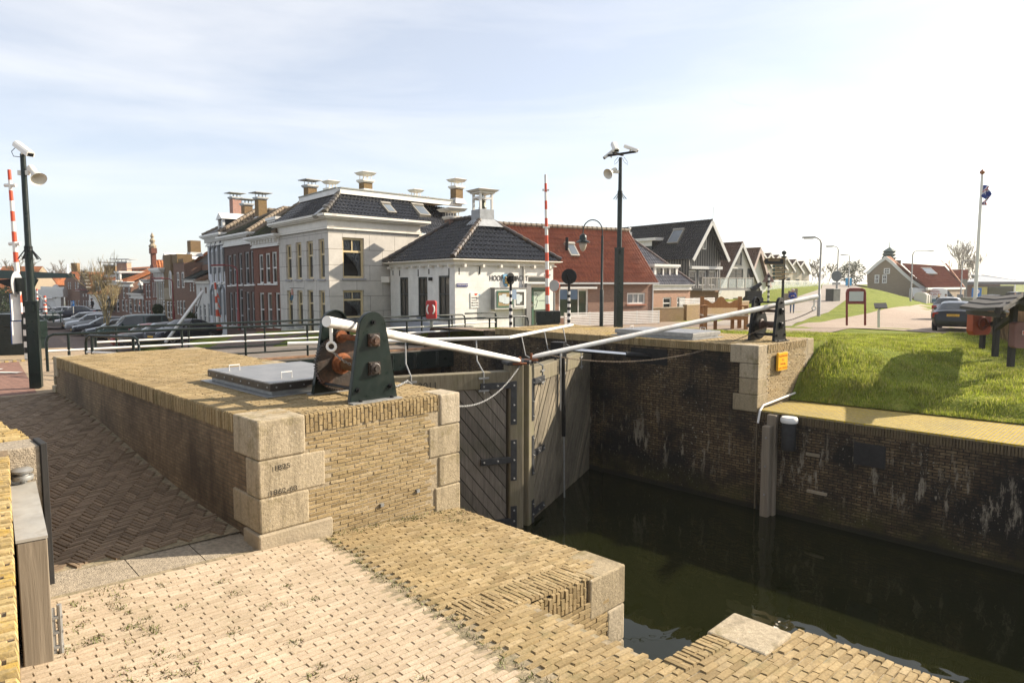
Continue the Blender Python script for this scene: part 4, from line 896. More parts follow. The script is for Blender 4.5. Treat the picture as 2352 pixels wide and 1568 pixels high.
def window(par, A, B, r, depth, fm, fw=.07, bars=(), name='window', gm=None, sill=None, thick=.06, label=None):
    """r = (s0, s1, z0, z1); bars = ('h', frac) or ('v', frac, lo, hi)"""
    A, B = Vector(A[:2]), Vector(B[:2]); d = (B-A).normalized(); M = axes((A.x, A.y, 0), (d.x, d.y, 0), (-d.y, d.x, 0), (0,0,1)); x0, x1, z0, z1 = r
    b = MB(M); y0, y1 = depth-thick, depth+.01
    b.box(x0, x0+fw, y0, y1, z0, z1); b.box(x1-fw, x1, y0, y1, z0, z1); b.box(x0+fw, x1-fw, y0, y1, z0, z0+fw); b.box(x0+fw, x1-fw, y0, y1, z1-fw, z1)
    w, h = x1-x0, z1-z0; bw = fw*.6
    for q in bars:
        if q[0] == 'h': z = z0+h*q[1]; b.box(x0+fw, x1-fw, y0+.008, y1, z-bw*.7, z+bw*.7)
        else:
            x = x0+w*q[1]; lo, hi = (q[2], q[3]) if len(q) > 2 else (0, 1); b.box(x-bw*.4, x+bw*.4, y0+.014, y1, z0+h*lo+(fw if lo == 0 else bw*.7), z0+h*hi-(fw if hi == 1 else bw*.7))
    o = b.build(name, fm, par, label=label)
    b = MB(M); yy = depth-.012; b.poly([(x0+fw*.5, yy, z0+fw*.5), (x1-fw*.5, yy, z0+fw*.5), (x1-fw*.5, yy, z1-fw*.5), (x0+fw*.5, yy, z1-fw*.5)]); b.build('pane', gm or M_glass, o)
    if sill: b = MB(M); b.box(x0-.06, x1+.06, -.07, depth-.06, z0-.09, z0-.005); b.build('sill', sill, o)
    return o
def pxr(A, B, xl, xr, yt, yb):
    xm = (xl+xr)/2; s0, _ = onwall(A, B, xl, yt); s1, _ = onwall(A, B, xr, yt); _, z1 = onwall(A, B, xm, yt); _, z0 = onwall(A, B, xm, yb); return (s0, s1, z0, z1)
SASH = (('h', .5),); SASHV = (('h', .62), ('v', .5, .62, 1)); CROSS = (('h', .66), ('v', .5)); DOORB = (('h', .78), ('h', .35))
def inward(A, B): d = (Vector(B[:2])-Vector(A[:2])).normalized(); return Vector((-d.y, d.x))
def plate_(mb, A, B, s0, s1, y0, y1, z0, z1, m=None):
    A, B = Vector(A[:2]), Vector(B[:2]); d = (B-A).normalized(); o = mb.M; mb.M = o @ axes((A.x, A.y, 0), (d.x, d.y, 0), (-d.y, d.x, 0), (0,0,1)); mb.box(s0, s1, y0, y1, z0, z1, m); mb.M = o
def cornice(par, A, B, z0, z1, out=.35, mat=None, ret=True, name='cornice', dent=0, r0=0):
    """classical cornice: frieze with a moulded gutter projecting from the wall"""
    A, B = Vector(A[:2]), Vector(B[:2]); L = (B-A).length; b = MB(); h = z1-z0
    plate_(b, A, B, -.03-r0, L+.03, -.05, .2, z0, z1-h*.25)
    for f0, f1, o in ((.0, .12, .12), (.16, .22, .08), (.66, .74, .30*out/.35), (.74, .84, .42*out/.35), (.84, 1.0, out*1.5)): plate_(b, A, B, -(o if ret else .03)-r0, L+(o if ret else .03), -o, .25, z0+h*f0, z0+h*f1)
    if dent:
        for i in range(dent): s_ = (i+.5)/dent*L; plate_(b, A, B, s_-.05, s_+.05, -.24, -.04, z0+h*.30, z0+h*.66)
    return b.build(name, mat or M_white, par)
def chimney(par, c, w, d, z0, z1, rz, bm, cap='plate', flash=True, capw=1.4, name='chimney'):
    M = frame((c[0], c[1], 0), rz); b = MB(M); b.box(-w/2, w/2, -d/2, d/2, z0, z1); o = b.build(name, bm, par)
    if flash:
        b = MB(M); i = b.add([(x*(w/2+.16), y*(d/2+.16), z0+.0) for x, y in ((-1,-1),(1,-1),(1,1),(-1,1))]); j = b.add([(x*(w/2+.012), y*(d/2+.012), z0+.32) for x, y in ((-1,-1),(1,-1),(1,1),(-1,1))])
        for k in range(4): b.face((i+k, i+(k+1)%4, j+(k+1)%4, j+k))
        b.build('flashing', plain('lead_flashing', (.50,.50,.50), .6, var=.2, scale=5), o)
    if cap:
        b = MB(M); b.box(-w/2-.10, w/2+.10, -d/2-.10, d/2+.10, z1+.002, z1+.10); b.box(-w/2-.05, w/2+.05, -d/2-.05, d/2+.05, z1-.06, z1)
        for x in (-1, 0, 1):
            for y in (-1, 1): b.box(x*w*.42-.015, x*w*.42+.015, y*d*.42-.015, y*d*.42+.015, z1+.1, z1+.36)
        ex, ey = w/2*capw+.09, d/2*capw+.09
        if cap == 'plate': b.box(-ex, ex, -ey, ey, z1+.36, z1+.41)
        else:
            i = b.add([(x*(ex-.12), y*(ey-.12), z1+.34) for x, y in ((-1,-1),(1,-1),(1,1),(-1,1))]); j = b.add([(x*ex, y*ey, z1+.48) for x, y in ((-1,-1),(1,-1),(1,1),(-1,1))]); k_ = b.add([(x*ex*.6, y*ey*.6, z1+.54) for x, y in ((-1,-1),(1,-1),(1,1),(-1,1))])
            b.face((i+3, i+2, i+1, i)); b.face((k_, k_+1, k_+2, k_+3))
            for k in range(4): b.face((i+k, i+(k+1)%4, j+(k+1)%4, j+k)); b.face((j+k, j+(k+1)%4, k_+(k+1)%4, k_+k))
        b.build('chimney_cap', M_cream if cap == 'tray' else plain('zinc_cap', (.42,.43,.43), .5, .3, var=.2), o)
    return o
def skylight(par, P, t_, s_, n, w, h, fm=None):
    b = MB(axes(P, t_, s_, n)); b.box(-w/2, w/2, 0, h, -.05, .10); b.box(-w/2-.03, w/2+.03, h-.12, h+.04, -.05, .16); o = b.build('skylight', fm or plain('skylight_frame', (.30,.28,.24), .5, var=.15), par)
    b = MB(axes(P, t_, s_, n)); b.poly([(-w/2+.08, .08, .108), (w/2-.08, .08, .108), (w/2-.08, h-.16, .108), (-w/2+.08, h-.16, .108)]); b.build('pane', glass('sky_glass', (.10,.12,.14), .06), o)
def onplane(px, py, P0, n): r = ray(px, py); return r * (Vector(P0).dot(n) / r.dot(n))
M_cream = plain('cream_paint', (.76,.73,.66), .45, var=.05, dirt=(.5,.46,.38), dirtscale=2, dirtamt=.35)
M_creamw = plain('butter_window_paint', (.66,.53,.30), .4, var=.05)
M_greyw = plain('grey_window_paint', (.42,.43,.44), .5, var=.08)
M_whitew = plain('white_window_paint', (.76,.76,.74), .4, var=.04)
M_sill = plain('grey_sill', (.34,.34,.36), .7, var=.15)
M_slate = rooftile('black_glazed_tile', (.008,.009,.012), (.026,.028,.034), .55, .22)
M_slate2 = rooftile('brown_black_tile', (.018,.016,.015), (.06,.05,.042), .5, .35, moss=(.10,.085,.04), mossamt=.5)
M_mosst = rooftile('mossy_tile', (.02,.02,.014), (.05,.05,.03), .3, .8, moss=(.05,.065,.012), mossamt=.9)
M_redt = rooftile('red_pantile', (.23,.066,.026), (.37,.125,.055), .45, .40, tw=.21)
M_orant = rooftile('orange_pantile', (.34,.11,.035), (.52,.19,.065), .35, .55, moss=(.20,.08,.03), mossamt=.4)
M_brownt = rooftile('brown_tile', (.10,.055,.035), (.17,.09,.055), .35, .55)
M_greyt = rooftile('blue_grey_tile', (.05,.052,.065), (.12,.12,.14), .5, .3)
def plaster_blocks(name, c, line, bw, bh, ms=.012):
    t = NT(name); uv = t.uv(); o = t.obj(); b = t.n('ShaderNodeTexBrick'); t.l(uv, b.inputs['Vector']); b.inputs['Scale'].default_value = 1
    b.inputs['Color1'].default_value = (*c, 1); b.inputs['Color2'].default_value = (*[x*.96 for x in c], 1); b.inputs['Mortar'].default_value = (*line, 1); b.inputs['Brick Width'].default_value = bw; b.inputs['Row Height'].default_value = bh; b.inputs['Mortar Size'].default_value = ms; b.inputs['Mortar Smooth'].default_value = .4
    col = t.mix(.6, b.outputs['Color'], t.ramp(t.noise(o, 2.2, 9, .7), [(.3, g3(.72)), (.7, g3(1.12))]), 'MULTIPLY'); t.set(col, .85, 0, .25)
    t.bump(t.math('ADD', t.math('SUBTRACT', 1.0, b.outputs['Fac']), t.math('MULTIPLY', t.noise(o, 50, 4), .3)), .35, .012); MATS[name] = t.mat; return t.mat
M_stuc = plaster_blocks('jointed_stucco', (.62,.59,.54), (.17,.15,.12), 1.55, .76)
M_wbrick = plaster_blocks('whitewashed_brick', (.82,.81,.78), (.72,.70,.66), .62, .30, .006)
M_redb = brick('dark_red_brick', (.17,.050,.028), (.24,.075,.042), (.20,.14,.11), .21, .06, .009, .35)
M_purpb = brick('purple_brown_brick', (.10,.055,.045), (.155,.085,.068), (.15,.12,.10), .21, .06, .008, .35)
M_brownb = brick('brown_red_brick', (.19,.095,.065), (.26,.135,.09), (.22,.18,.14), .21, .06, .009, .35)
M_pinkb = brick('warm_red_brick', (.23,.11,.075), (.31,.16,.11), (.30,.25,.20), .21, .062, .011, .35)
M_chimb = brick('chimney_brick', (.20,.12,.055), (.27,.165,.075), (.20,.17,.12), .21, .06, .009, .4, (.22,.15,.04), .5)
M_tanb = brick('tan_brick', (.30,.24,.17), (.36,.29,.21), (.26,.22,.17), .21, .06, .008, .3)
M_leadg = plain('lead_grey', (.36,.38,.40), .6, .2, var=.2, scale=5)
M_lime = plain('peeling_limewash', (.66,.65,.62), .85, var=.10, scale=5, dirt=(.36,.33,.28), dirtscale=1.6, dirtamt=.7)
DL, DR = Vector((-.62, .785)), Vector((.695, .717))
C0 = Vector((-8.78, 32.9))
def rowpt(px):                                   # foot of the house row on the quay, seen at column px
    k = (px-CX)/F; t_ = (C0.x - k*C0.y) / (.62 + k*.785); return C0 + DL*t_
# ------------------------------------------------------------------ the stone house
zg = -2.9
A, B = rowpt(645), C0; D_ = C0 + DR*5.5
sh = thing('stone_house', 'tall grey stone house with cream window frames and a black tiled mansard roof', 'house', (C0.x, C0.y, zg), math.atan2(-DL.y, -DL.x))
wl = [pxr(A, B, *q) for q in ((655.9,668.7,562,642), (678.8,691.6,557,641.6), (703.5,718.2,553.7,640.7), (731,744.7,549,640.7), (659,671.5,667,748), (682,694.5,667,748), (705.5,719,666,766), (732.5,746,667,748))]
wr = [pxr(C0, D_, *q) for q in ((786.4,835.8,546,639), (788,836,666.4,731))]
ze0, ze1 = 2.60, 3.29
b = MB(); facade(b, A, B, zg, ze0, wl, .16); facade(b, B, D_, zg, ze0, wr, .16)
E_ = C0 + DR*9.8 + DL*1.2; facade(b, D_+DL*1.2, E_, zg, 2.70, [], .1); b.poly([(*D_, zg), (*(D_+DL*1.2), zg), (*(D_+DL*1.2), ze0), (*D_, ze0)]); bk = A + DR*9.8
b.poly([(*E_, zg), (*bk, zg), (*bk, ze0), (*E_, ze0)]); b.poly([(*bk, zg), (*A, zg), (*A, ze0), (*bk, ze0)]); b.build('wall', M_stuc, sh)
for i, r in enumerate(wl):
    if i == 6: window(sh, A, B, r, .16, M_creamw, .09, (('h', .70),), 'door', gm=glass('door_glass', (.012,.012,.012), .2))
    else: window(sh, A, B, r, .16, M_creamw, .10, SASHV, sill=M_sill)
t = NT('clear_glass'); tr = t.n('ShaderNodeBsdfTransparent'); gl = t.n('ShaderNodeBsdfGlossy'); gl.inputs['Roughness'].default_value = .02; fr = t.n('ShaderNodeFresnel'); fr.inputs['IOR'].default_value = 1.5
ms = t.n('ShaderNodeMixShader'); t.l(fr.outputs[0], ms.inputs[0]); t.l(tr.outputs[0], ms.inputs[1]); t.l(gl.outputs[0], ms.inputs[2]); t.l(ms.outputs[0], t.out.inputs[0]); M_clear = t.mat
t = NT('curtain_cloth'); t.set((.34,.36,.37), .9, 0, .1); wv = t.n('ShaderNodeTexWave'); t.l(t.uv(), wv.inputs['Vector']); wv.inputs['Scale'].default_value = 4; wv.inputs['Distortion'].default_value = 2; t.bump(wv.outputs['Fac'], .6, .05); M_curt = t.mat
M_dark = plain('dark_room', (.010,.009,.008), .9)
din = inward(C0, D_)
for r in wr:
    w_ = window(sh, C0, D_, r, .18, M_creamw, .11, (('h', .66), ('v', .5, .66, 1)), gm=M_clear, sill=M_sill)
    x0, x1, z0, z1 = r; M = axes((C0.x, C0.y, 0), (DR.x, DR.y, 0), (din.x, din.y, 0), (0,0,1))
    b = MB(M); b.box(x0-.3, x1+.3, .9, .95, z0-.3, z1+.3); b.box(x0-.3, x0-.25, .2, .9, z0-.3, z1+.3); b.box(x1+.25, x1+.3, .2, .9, z0-.3, z1+.3); b.box(x0-.3, x1+.3, .2, .9, z0-.35, z0-.3); b.box(x0-.3, x1+.3, .2, .9, z1+.3, z1+.35); b.build('dark_interior', M_dark, w_)
    b = MB(M); n = 40                            # curtain drawn to one side
    for i in range(n):
        f0, f1 = i/n, (i+1)/n
        def cp(f, g): # g 0 top..1 bottom
            xa = x0+.05+(x1-x0-.08)*f; xb = x1-.05-(x1-x0)*.36*(1-f)**.9*(1 - .75*g) if True else 0
            k = min(1, max(0, (g-.12)/.75)); k = k*k*(3-2*k); return (xa*(1-k)+(x1-.05-(x1-x0)*.10*(1-f))*k, .30+.035*math.sin(f*58), z1-(z1-z0)*g)
        for j in range(12): b.poly([cp(f0, j/12), cp(f1, j/12), cp(f1, (j+1)/12), cp(f0, (j+1)/12)])
    b.build('curtain', M_curt, w_, smooth=True)
cornice(sh, A, B, ze0, ze1, .30, M_cream, r0=.1); cornice(sh, B, D_, ze0+.001, ze1-.001, .30, M_cream)
ins = 1.25; zt = 4.49
Rc = C0 + (DL+DR)*ins; Ra = A + (DL*-.3+DR)*ins; Re = C0 + DR*9.4 + DL*ins
ov = .30; c0 = C0-(DL+DR)*ov; a0 = A-DR*ov; d0 = D_-DL*ov; e0_ = E_-DL*ov
v3 = lambda p, z: Vector((p.x, p.y, z))
b = MB(); pantile(b, [v3(a0, ze1), v3(c0, ze1), v3(Rc, zt), v3(Ra, zt)], .22, .3, .028)
b.build('roof', M_slate, sh, smooth=50)
b = MB(); pantile(b, [v3(c0, ze1), v3(d0, ze1), v3(C0+DL*ins+DR*5.5, zt), v3(Rc, zt)], .22, .3, .028)
pantile(b, [v3(C0+DL*.55+DR*5.55, 2.74), v3(e0_+DL*.55, 2.74), v3(E_+DL*ins, zt), v3(C0+DL*(ins+.3)+DR*5.5, zt)], .22, .3, .028); b.build('roof', M_slate, sh, smooth=50)
b = MB(); ridge(b, v3(c0, ze1+.05), v3(Rc, zt+.05), .13); b.build('hip_ridge', M_slate2, sh)
b = MB(); f = .02
for p, q in ((Ra, Rc), (Rc, Re)): d = (q-p).normalized(); n_ = Vector((d.y, -d.x))*.12; b.prism([v3(p+n_, zt), v3(q+n_, zt), v3(q-n_, zt), v3(p-n_, zt)], (0,0,.26))
b.build('white_fascia', M_white, sh)
b = MB(); b.poly([v3(Ra, zt+.22), v3(Rc, zt+.22), v3(Re, zt+.22), v3(bk-DR*1, zt+.22)]); 
for p, q in ((Ra, Rc), (Rc, Re)): d = (q-p).normalized(); n_ = Vector((d.y, -d.x))*.16; b.prism([v3(p+n_, zt+.262), v3(q+n_, zt+.262), v3(q-n_, zt+.262), v3(p-n_, zt+.262)], (0,0,.06))
b.build('flat_roof', plain('grey_green_lead', (.27,.28,.24), .7, var=.2, scale=4), sh)
b = MB(); plate_(b, D_+DL*1.2, E_, 0, 4.2, -.75, -.45, 2.56, 2.70); b.build('gutter', M_cream, sh)
nL = (v3(a0, ze1)-v3(c0, ze1)).cross(v3(Rc, zt)-v3(c0, ze1)).normalized(); nL = nL if nL.z > 0 else -nL
nR = (v3(d0, ze1)-v3(c0, ze1)).cross(v3(Rc, zt)-v3(c0, ze1)).normalized(); nR = nR if nR.z > 0 else -nR
for px, py, w_, h_, n_, d_, P_ in ((723, 499, .40, .85, nL, -DL, a0), (901, 491, .55, .85, nR, DR, c0), (977, 497, .75, 1.0, nR, DR, c0)):
    P = onplane(px, py, v3(P_, ze1), n_); t_ = Vector((d_.x, d_.y, 0)).normalized(); s_ = n_.cross(t_); s_ = s_ if s_.z > 0 else -s_
    skylight(sh, P, t_, s_, n_, w_, h_)
rzs = math.atan2(DR.y, DR.x)
def at_px(px, Y): return Vector((ray(px, 600).x / ray(px, 600).y * Y, Y))
def zpx(py, Y, px=CX): return atY(px, py, Y).z
for px, Y, yb, yt, w_ in ((764, 38.5, 452, 437, .46), (843, 37.5, 444, 418, .54), (957, 42.5, 462, 455, .46), (1050, 40.5, 465, 432, .55)):
    c = at_px(px, Y); chimney(sh, c, w_, w_*.9, zpx(yb, Y)-.1, zpx(yt, Y), rzs, M_chimb, 'tray', capw=1.35)
b = MB(); p = v3(A, 0) + Vector((DL.x, DL.y, 0))*-2.1; s0_, z0_ = onwall(A, B, 698, 662); q = A + (B-A).normalized()*s0_; nn_ = -inward(A, B)
b.tube([v3(q, z0_), v3(q+nn_*.75, z0_+.02)], .012, 6); b.build('sign_bracket', M_black, sh)
c = q+nn_*.62; b = MB(); b.tube([v3(c, z0_-.02), v3(c, z0_-.12), v3(c, z0_-.22), v3(c, z0_-.34)], [.05, .045, .07, .06], 8); b.build('sign_figure', plain('pink_paint', (.48,.25,.20), .5), sh)
b = MB(); b.tube([v3(c, z0_-.34), v3(c, z0_-.48), v3(c+nn_*.04, z0_-.60), v3(c+nn_*.12, z0_-.58), v3(c+nn_*.1, z0_-.46)], [.06, .055, .04, .025, .03], 8); b.build('sign_figure', plain('sea_blue_paint', (.08,.20,.30), .4), sh)

# ------------------------------------------------------------------ three row houses on the quay
def roof_hip_front(par, A, B, back, ze, zr, inset, mf, ms_, ovh=.3):
    """hip towards the street, ridge running back"""
    A, B = Vector(A), Vector(B); d = (B-A).normalized(); n = inward(A, B); a = A-d*.05-n*ovh; c = B+d*.05-n*ovh; m = (A+B)/2; p0, p1 = m+n*inset, m+n*back
    b = MB(); pantile(b, [v3(a, ze), v3(c, ze), v3(p0, zr)], .24, .33, .028); b.build('roof', mf, par, smooth=50)
    b = MB(); pantile(b, [v3(c, ze), v3(c+n*(back+ovh), ze), v3(p1, zr), v3(p0, zr)], .24, .33, .028); pantile(b, [v3(a+n*(back+ovh), ze), v3(a, ze), v3(p0, zr), v3(p1, zr)], .24, .33, .028); b.build('roof', ms_, par, smooth=50)
    b = MB(); ridge(b, v3(a, ze+.05), v3(p0, zr+.05), .13); ridge(b, v3(c, ze+.05), v3(p0, zr+.05), .13); ridge(b, v3(p0, zr+.05), v3(p1, zr+.05), .13); b.build('ridge_tiles', plain('ridge_clay', (.17,.13,.09), .8, var=.3, scale=5, dirt=(.30,.27,.2), dirtscale=4), par)
    return p0, p1
def row_house(name, label, xl, xr, yc0, yc1, wm, wins, back, fm, frame_w=.10, dents=0, cm=None, cout=.30, sill=None, bars=SASH, zb=-3.6):
    A, B = rowpt(xl), rowpt(xr); h = thing(name, label, 'house', ((A+B)/2).to_3d()+Vector((0,0,zb)), math.atan2(-DL.y, -DL.x))
    z1 = onwall(A, B, (xl+xr)/2, yc1)[1]; z0 = onwall(A, B, (xl+xr)/2, yc0)[1]; rs = [pxr(A, B, *q[:4]) for q in wins]
    b = MB(); facade(b, A, B, zb, z0, rs, .14); n = inward(A, B)
    b.poly([(*B, zb), (*(B+n*back), zb), (*(B+n*back), z1), (*B, z1)]); b.poly([(*(A+n*back), zb), (*A, zb), (*A, z1), (*(A+n*back), z1)]); b.poly([(*(B+n*back), zb), (*(A+n*back), zb), (*(A+n*back), z1), (*(B+n*back), z1)])
    b.build('wall', wm, h)
    for r, q in zip(rs, wins):
        k = q[4] if len(q) > 4 else 'window'; window(h, A, B, r, .14, fm, frame_w, DOORB if k == 'door' else bars, k, sill=sill if k == 'window' else None)
    cornice(h, A, B, z0, z1, cout, cm or M_white, dent=dents, ret=True)
    return h, A, B, z1
h, A, B, z1 = row_house('brick_house', 'narrow red brick house with three tall windows and a mossy roof with a dormer', 586, 645, 567, 541, M_redb,
    [(592.7,603.7,584,651), (607.4,619.3,581,651), (622,634.9,578,651), (594.6,606,672,749), (612,624,672,749), (631,642,672,749)], 8, M_whitew, .09, 9, sill=M_white)
P0_ = at_px(655, 42.2); p0, p1 = roof_hip_front(h, A, B, 8.5, z1, zpx(460, 41), 2.4, M_mosst, M_slate2)
chimney(h, p0+DR*.4, .58, .55, zpx(458, 41)-.25, zpx(426, 41), rzs, M_chimb, 'plate', capw=1.5)
b = MB(); q0 = p1+DR*.2; 
pantile(b, [v3(q0-DL*2.6, z1+.6), v3(q0-DL*2.6+DR*2.6, z1+.6), v3(q0+DR*2.6, zpx(452, 47)), v3(q0, zpx(452, 47))], .24, .33, .03); b.build('rear_roof', M_orant, h, smooth=50)
def dormer(par, A, B, xl, xr, yt, yb, back, cm, fm, gable=False, sidem=None):
    x0, x1, z0, z1_ = pxr(A, B, xl, xr, yt, yb); d = (Vector(B)-Vector(A)).normalized(); n = inward(A, B); M = axes((A[0]+n.x*.35, A[1]+n.y*.35, 0), (d.x, d.y, 0), (n.x, n.y, 0), (0,0,1)); w = x1-x0
    b = MB(M); b.box(x0-.02, x1+.02, .10, back, z0-.35, z1_-.02); o = b.build('dormer', sidem or M_dkgreen, par)
    b = MB(M); b.box(x0-.06, x0+.14, -.02, .14, z0-.1, z1_); b.box(x1-.14, x1+.06, -.02, .14, z0-.1, z1_); b.box(x0+.14, x1-.14, -.02, .12, z0-.1, z0+.04)
    if gable: b.prism([(x0-.2, -.12, z1_), (x1+.2, -.12, z1_), ((x0+x1)/2, -.12, z1_+w*.42)], (0, back*.9, 0))
    else: b.box(x0-.2, x1+.2, -.16, back, z1_, z1_+.16); b.box(x0-.12, x1+.12, -.08, back, z1_-.1, z1_)
    b.build('frame', cm, o); A2 = Vector(A)+n*.38; B2 = Vector(B)+n*.38
    b = MB(M); zm = (z0+z1_)/2; b.poly([(x0+.14, .06, z0), (x1-.14, .06, z0), (x1-.14, .06, z1_), (x0+.14, .06, z1_)]); b.build('pane', M_glass, o)
    b = MB(M); b.box(x0+.12, x1-.12, .02, .065, zm-.04, zm+.04); b.build('sash_bar', fm, o)
dormer(h, A, B, 604, 622, 505, 543, 2.4, M_white, M_greyw)
h, A, B, z1 = row_house('brick_house', 'wide purple brick house with five bays, white frieze and mossy roof with two chimneys', 520, 585, 563, 538, M_purpb,
    [(522.2,530.5,586.6,655), (533.2,541.5,583.8,654), (547,555.2,581,653.4), (560.7,570.8,578.4,653.4), (573.5,583.6,575.6,652.5), (526,533.5,672,747), (537,544.5,671,747), (548,557,664,757,'door'), (563.5,572,670,749), (576.5,584.5,670,749)], 9, M_greyw, .09, sill=M_white)
p0, p1 = roof_hip_front(h, A, B, 9, z1, zpx(487, 48), 3.0, M_mosst, M_slate2)
for px, Y, yb, yt in ((571, 49.5, 500, 471), (603, 47, 492, 457)): chimney(h, at_px(px, Y), .6, .55, zpx(yb, Y)-.5, zpx(yt, Y), rzs, M_chimb, 'plate', capw=1.7)
M_gothic = plain('grey_hood_mould', (.16,.17,.18), .6, var=.2)
h, A, B, z1 = row_house('white_house', 'ornate white house with grey pointed hood mouldings over its six windows', 482, 520, 563, 537, plain('bluish_white_stucco', (.66,.68,.72), .8, var=.05, dirt=(.5,.5,.5), dirtscale=1.5, dirtamt=.3),
    [(484.8,491.5,580,650), (494.7,502,577,650), (505.5,513,573,650), (487,493,676,748), (497,504,674,748), (508,515.5,672,748)], 8, M_whitew, .10, 13, sill=M_cream)
for q in ((484.8,491.5,580,650), (494.7,502,577,650), (505.5,513,573,650), (487,493,676,748), (497,504,674,748), (508,515.5,672,748)):
    x0, x1, z0, z2 = pxr(A, B, *q); b = MB(axes((A.x, A.y, 0), (-DL.x, -DL.y, 0), (*inward(A, B), 0), (0,0,1))); xm = (x0+x1)/2
    b.tube([(x0-.12, -.03, z2-1.5), (x0-.12, -.03, z2+.05), (x0-.05, -.03, z2+.28), (xm, -.03, z2+.45), (x1+.05, -.03, z2+.28), (x1+.12, -.03, z2+.05), (x1+.12, -.03, z2-1.5)], .09, 6)
    b.tube([(xm, -.04, z2+.4), (xm, -.04, z2+.62), (xm, -.04, z2+.74)], [.14, .08, .02], 6); b.build('hood_moulding', M_gothic, h)
p0, p1 = roof_hip_front(h, A, B, 8, z1, zpx(489, 52), 3.0, M_slate2, M_slate2)
dormer(h, A, B, 489, 499, 503, 537, 2.4, M_white, M_greyw, True)
chimney(h, at_px(545, 53), .66, .6, zpx(489, 53)-.4, zpx(456, 53), rzs, brick('pink_chimney_brick', (.42,.20,.15), (.50,.26,.20), (.46,.36,.3), .21, .06, .01, .3), 'plate', capw=1.6)
# ------------------------------------------------------------------ the white guard house
zg = -2.30
A = Vector((-6.22, 35.08)); B = Vector((-2.46, 29.53)); D_ = Vector((2.0, 33.38)); dl, dr = (A-B).normalized(), (D_-B).normalized(); Wl, Wd = (A-B).length, (D_-B).length
gh = thing('guard_house', 'small white guard house with black tiled hipped roof and bell turret', 'house', (B.x, B.y, zg), math.atan2(-dl.y, -dl.x))
ze = .96
wl = [pxr(A, B, *q) for q in ((918,937.5,637,726), (960,981.5,636,728), (1007,1032,633,731))]
dr_t = pxr(B, D_, 1213, 1262, 634, 651); dr_d = pxr(B, D_, 1213, 1262, 656, 757)
b = MB(); facade(b, A, B, zg, ze, wl, .09); facade(b, B, D_, zg, ze, [dr_t, dr_d], .14); E_ = A + dr*Wd; facade(b, D_, E_, zg, ze, [], .1); facade(b, E_, A, zg, ze, [], .1); b.build('wall', M_wbrick, gh)
b = MB(); plate_(b, A, B, -.02, Wl+.03, -.035, .02, zg, -1.80); plate_(b, B, D_, .02, Wd+.03, -.035, .02, zg, -1.98); b.build('plinth', plain('blue_grey_plinth', (.36,.38,.44), .8, var=.1), gh)
M_dkw = plain('dark_green_window_paint', (.018,.028,.026), .4, var=.1)
for r in wl: window(gh, A, B, r, .09, M_dkw, .07, (('h', .57), ('v', .5)), sill=plain('slate_sill', (.22,.24,.30), .7), gm=glass('warm_glass', (.06,.052,.042), .02))
window(gh, B, D_, dr_t, .14, M_white, .07, gm=glass('grey_glass', (.035,.04,.038), .1))
w_ = window(gh, B, D_, dr_d, .14, M_white, .09, (('v', .20),), 'door', gm=glass('green_glass', (.03,.045,.03), .08))
x0, x1, z0, z1 = dr_d; MR = axes((B.x, B.y, 0), (dr.x, dr.y, 0), (*inward(B, D_), 0), (0,0,1)); w = x1-x0
b = MB(MR); b.box(x0+w*.23, x0+w*.29, .06, .10, z0+.1, z1-.1); b.box(x1-.14, x1-.09, .06, .10, z0+.1, z1-.1); b.box(x0+w*.23, x1-.09, .06, .10, z1-.2, z1-.1); b.box(x0+w*.23, x1-.09, .06, .10, z0+.08, z0+.2); b.build('green_leaf_frame', plain('mid_green_paint', (.05,.13,.08), .4), w_)
b = MB(MR); b.box(x0+w*.32, x1-.15, .085, .10, z1-1.15, z1-.28); b.build('poster', plain('pale_green_film', (.48,.58,.48), .4, var=.04), w_)
text('HAVENKANTOOR', 'door_lettering', .085, M_ink, w_, MR @ Vector((x0+w*.56, .083, z1-.75)), (dr.x, dr.y, 0), (0,0,1), 'LEFT', .0005)
b = MB(MR); px_ = [(.36, z1-.42), (.42, z1-.36), (.52, z1-.46), (.40, z1-.66), (.50, z1-.70), (.42, z1-1.05)]; b.tube([(x0+w*a, .083, c) for a, c in px_], .012, 5); b.build('emblem', M_ink, w_)
b = MB(MR); b.box(x0+w*.21-.05, x0+w*.21+.05, .03, .06, z0+1.05, z0+1.35); b.tube([(x0+w*.21, .0, z0+1.2), (x0+w*.21+.15, .0, z0+1.2)], .018, 6); b.build('handle', M_chrome, w_)
b = MB(MR); b.box(x0-.30, x0-.02, -.24, .06, z0-.1, z1+.04); b.box(x0-.30, x1+.3, -.26, .05, z1+.04, z1+.11); b.build('porch_panel', plain('grey_porch', (.20,.20,.20), .5), gh)
cornice(gh, A, B, ze-.16, ze+.10, .22, M_cream, name='gutter'); cornice(gh, B, D_, ze-.161, ze+.099, .22, M_cream, name='gutter')
b = MB()
for i in range(8): plate_(b, A, B, .15+i*(Wl-.4)/7, .25+i*(Wl-.4)/7, -.24, -.0, ze-.24, ze-.12)
for i in range(6): plate_(b, B, D_, .35+i*(Wd-.8)/5, .46+i*(Wd-.8)/5, -.24, -.0, ze-.25, ze-.12)
b.build('gutter_bracket', M_cream, gh)
b = MB()
for s_ in (.35, 1.15, 3.2, 4.3, 6.2, 7.1): plate_(b, A, B, s_-.02, s_+.02, -.03, .0, ze-.62+random.uniform(-.1,.1), ze-.30)
for s_ in (1.35, 4.0): plate_(b, B, D_, s_-.025, s_+.025, -.03, .0, ze-.55, ze-.22)
b.build('wall_anchor', M_black, gh)
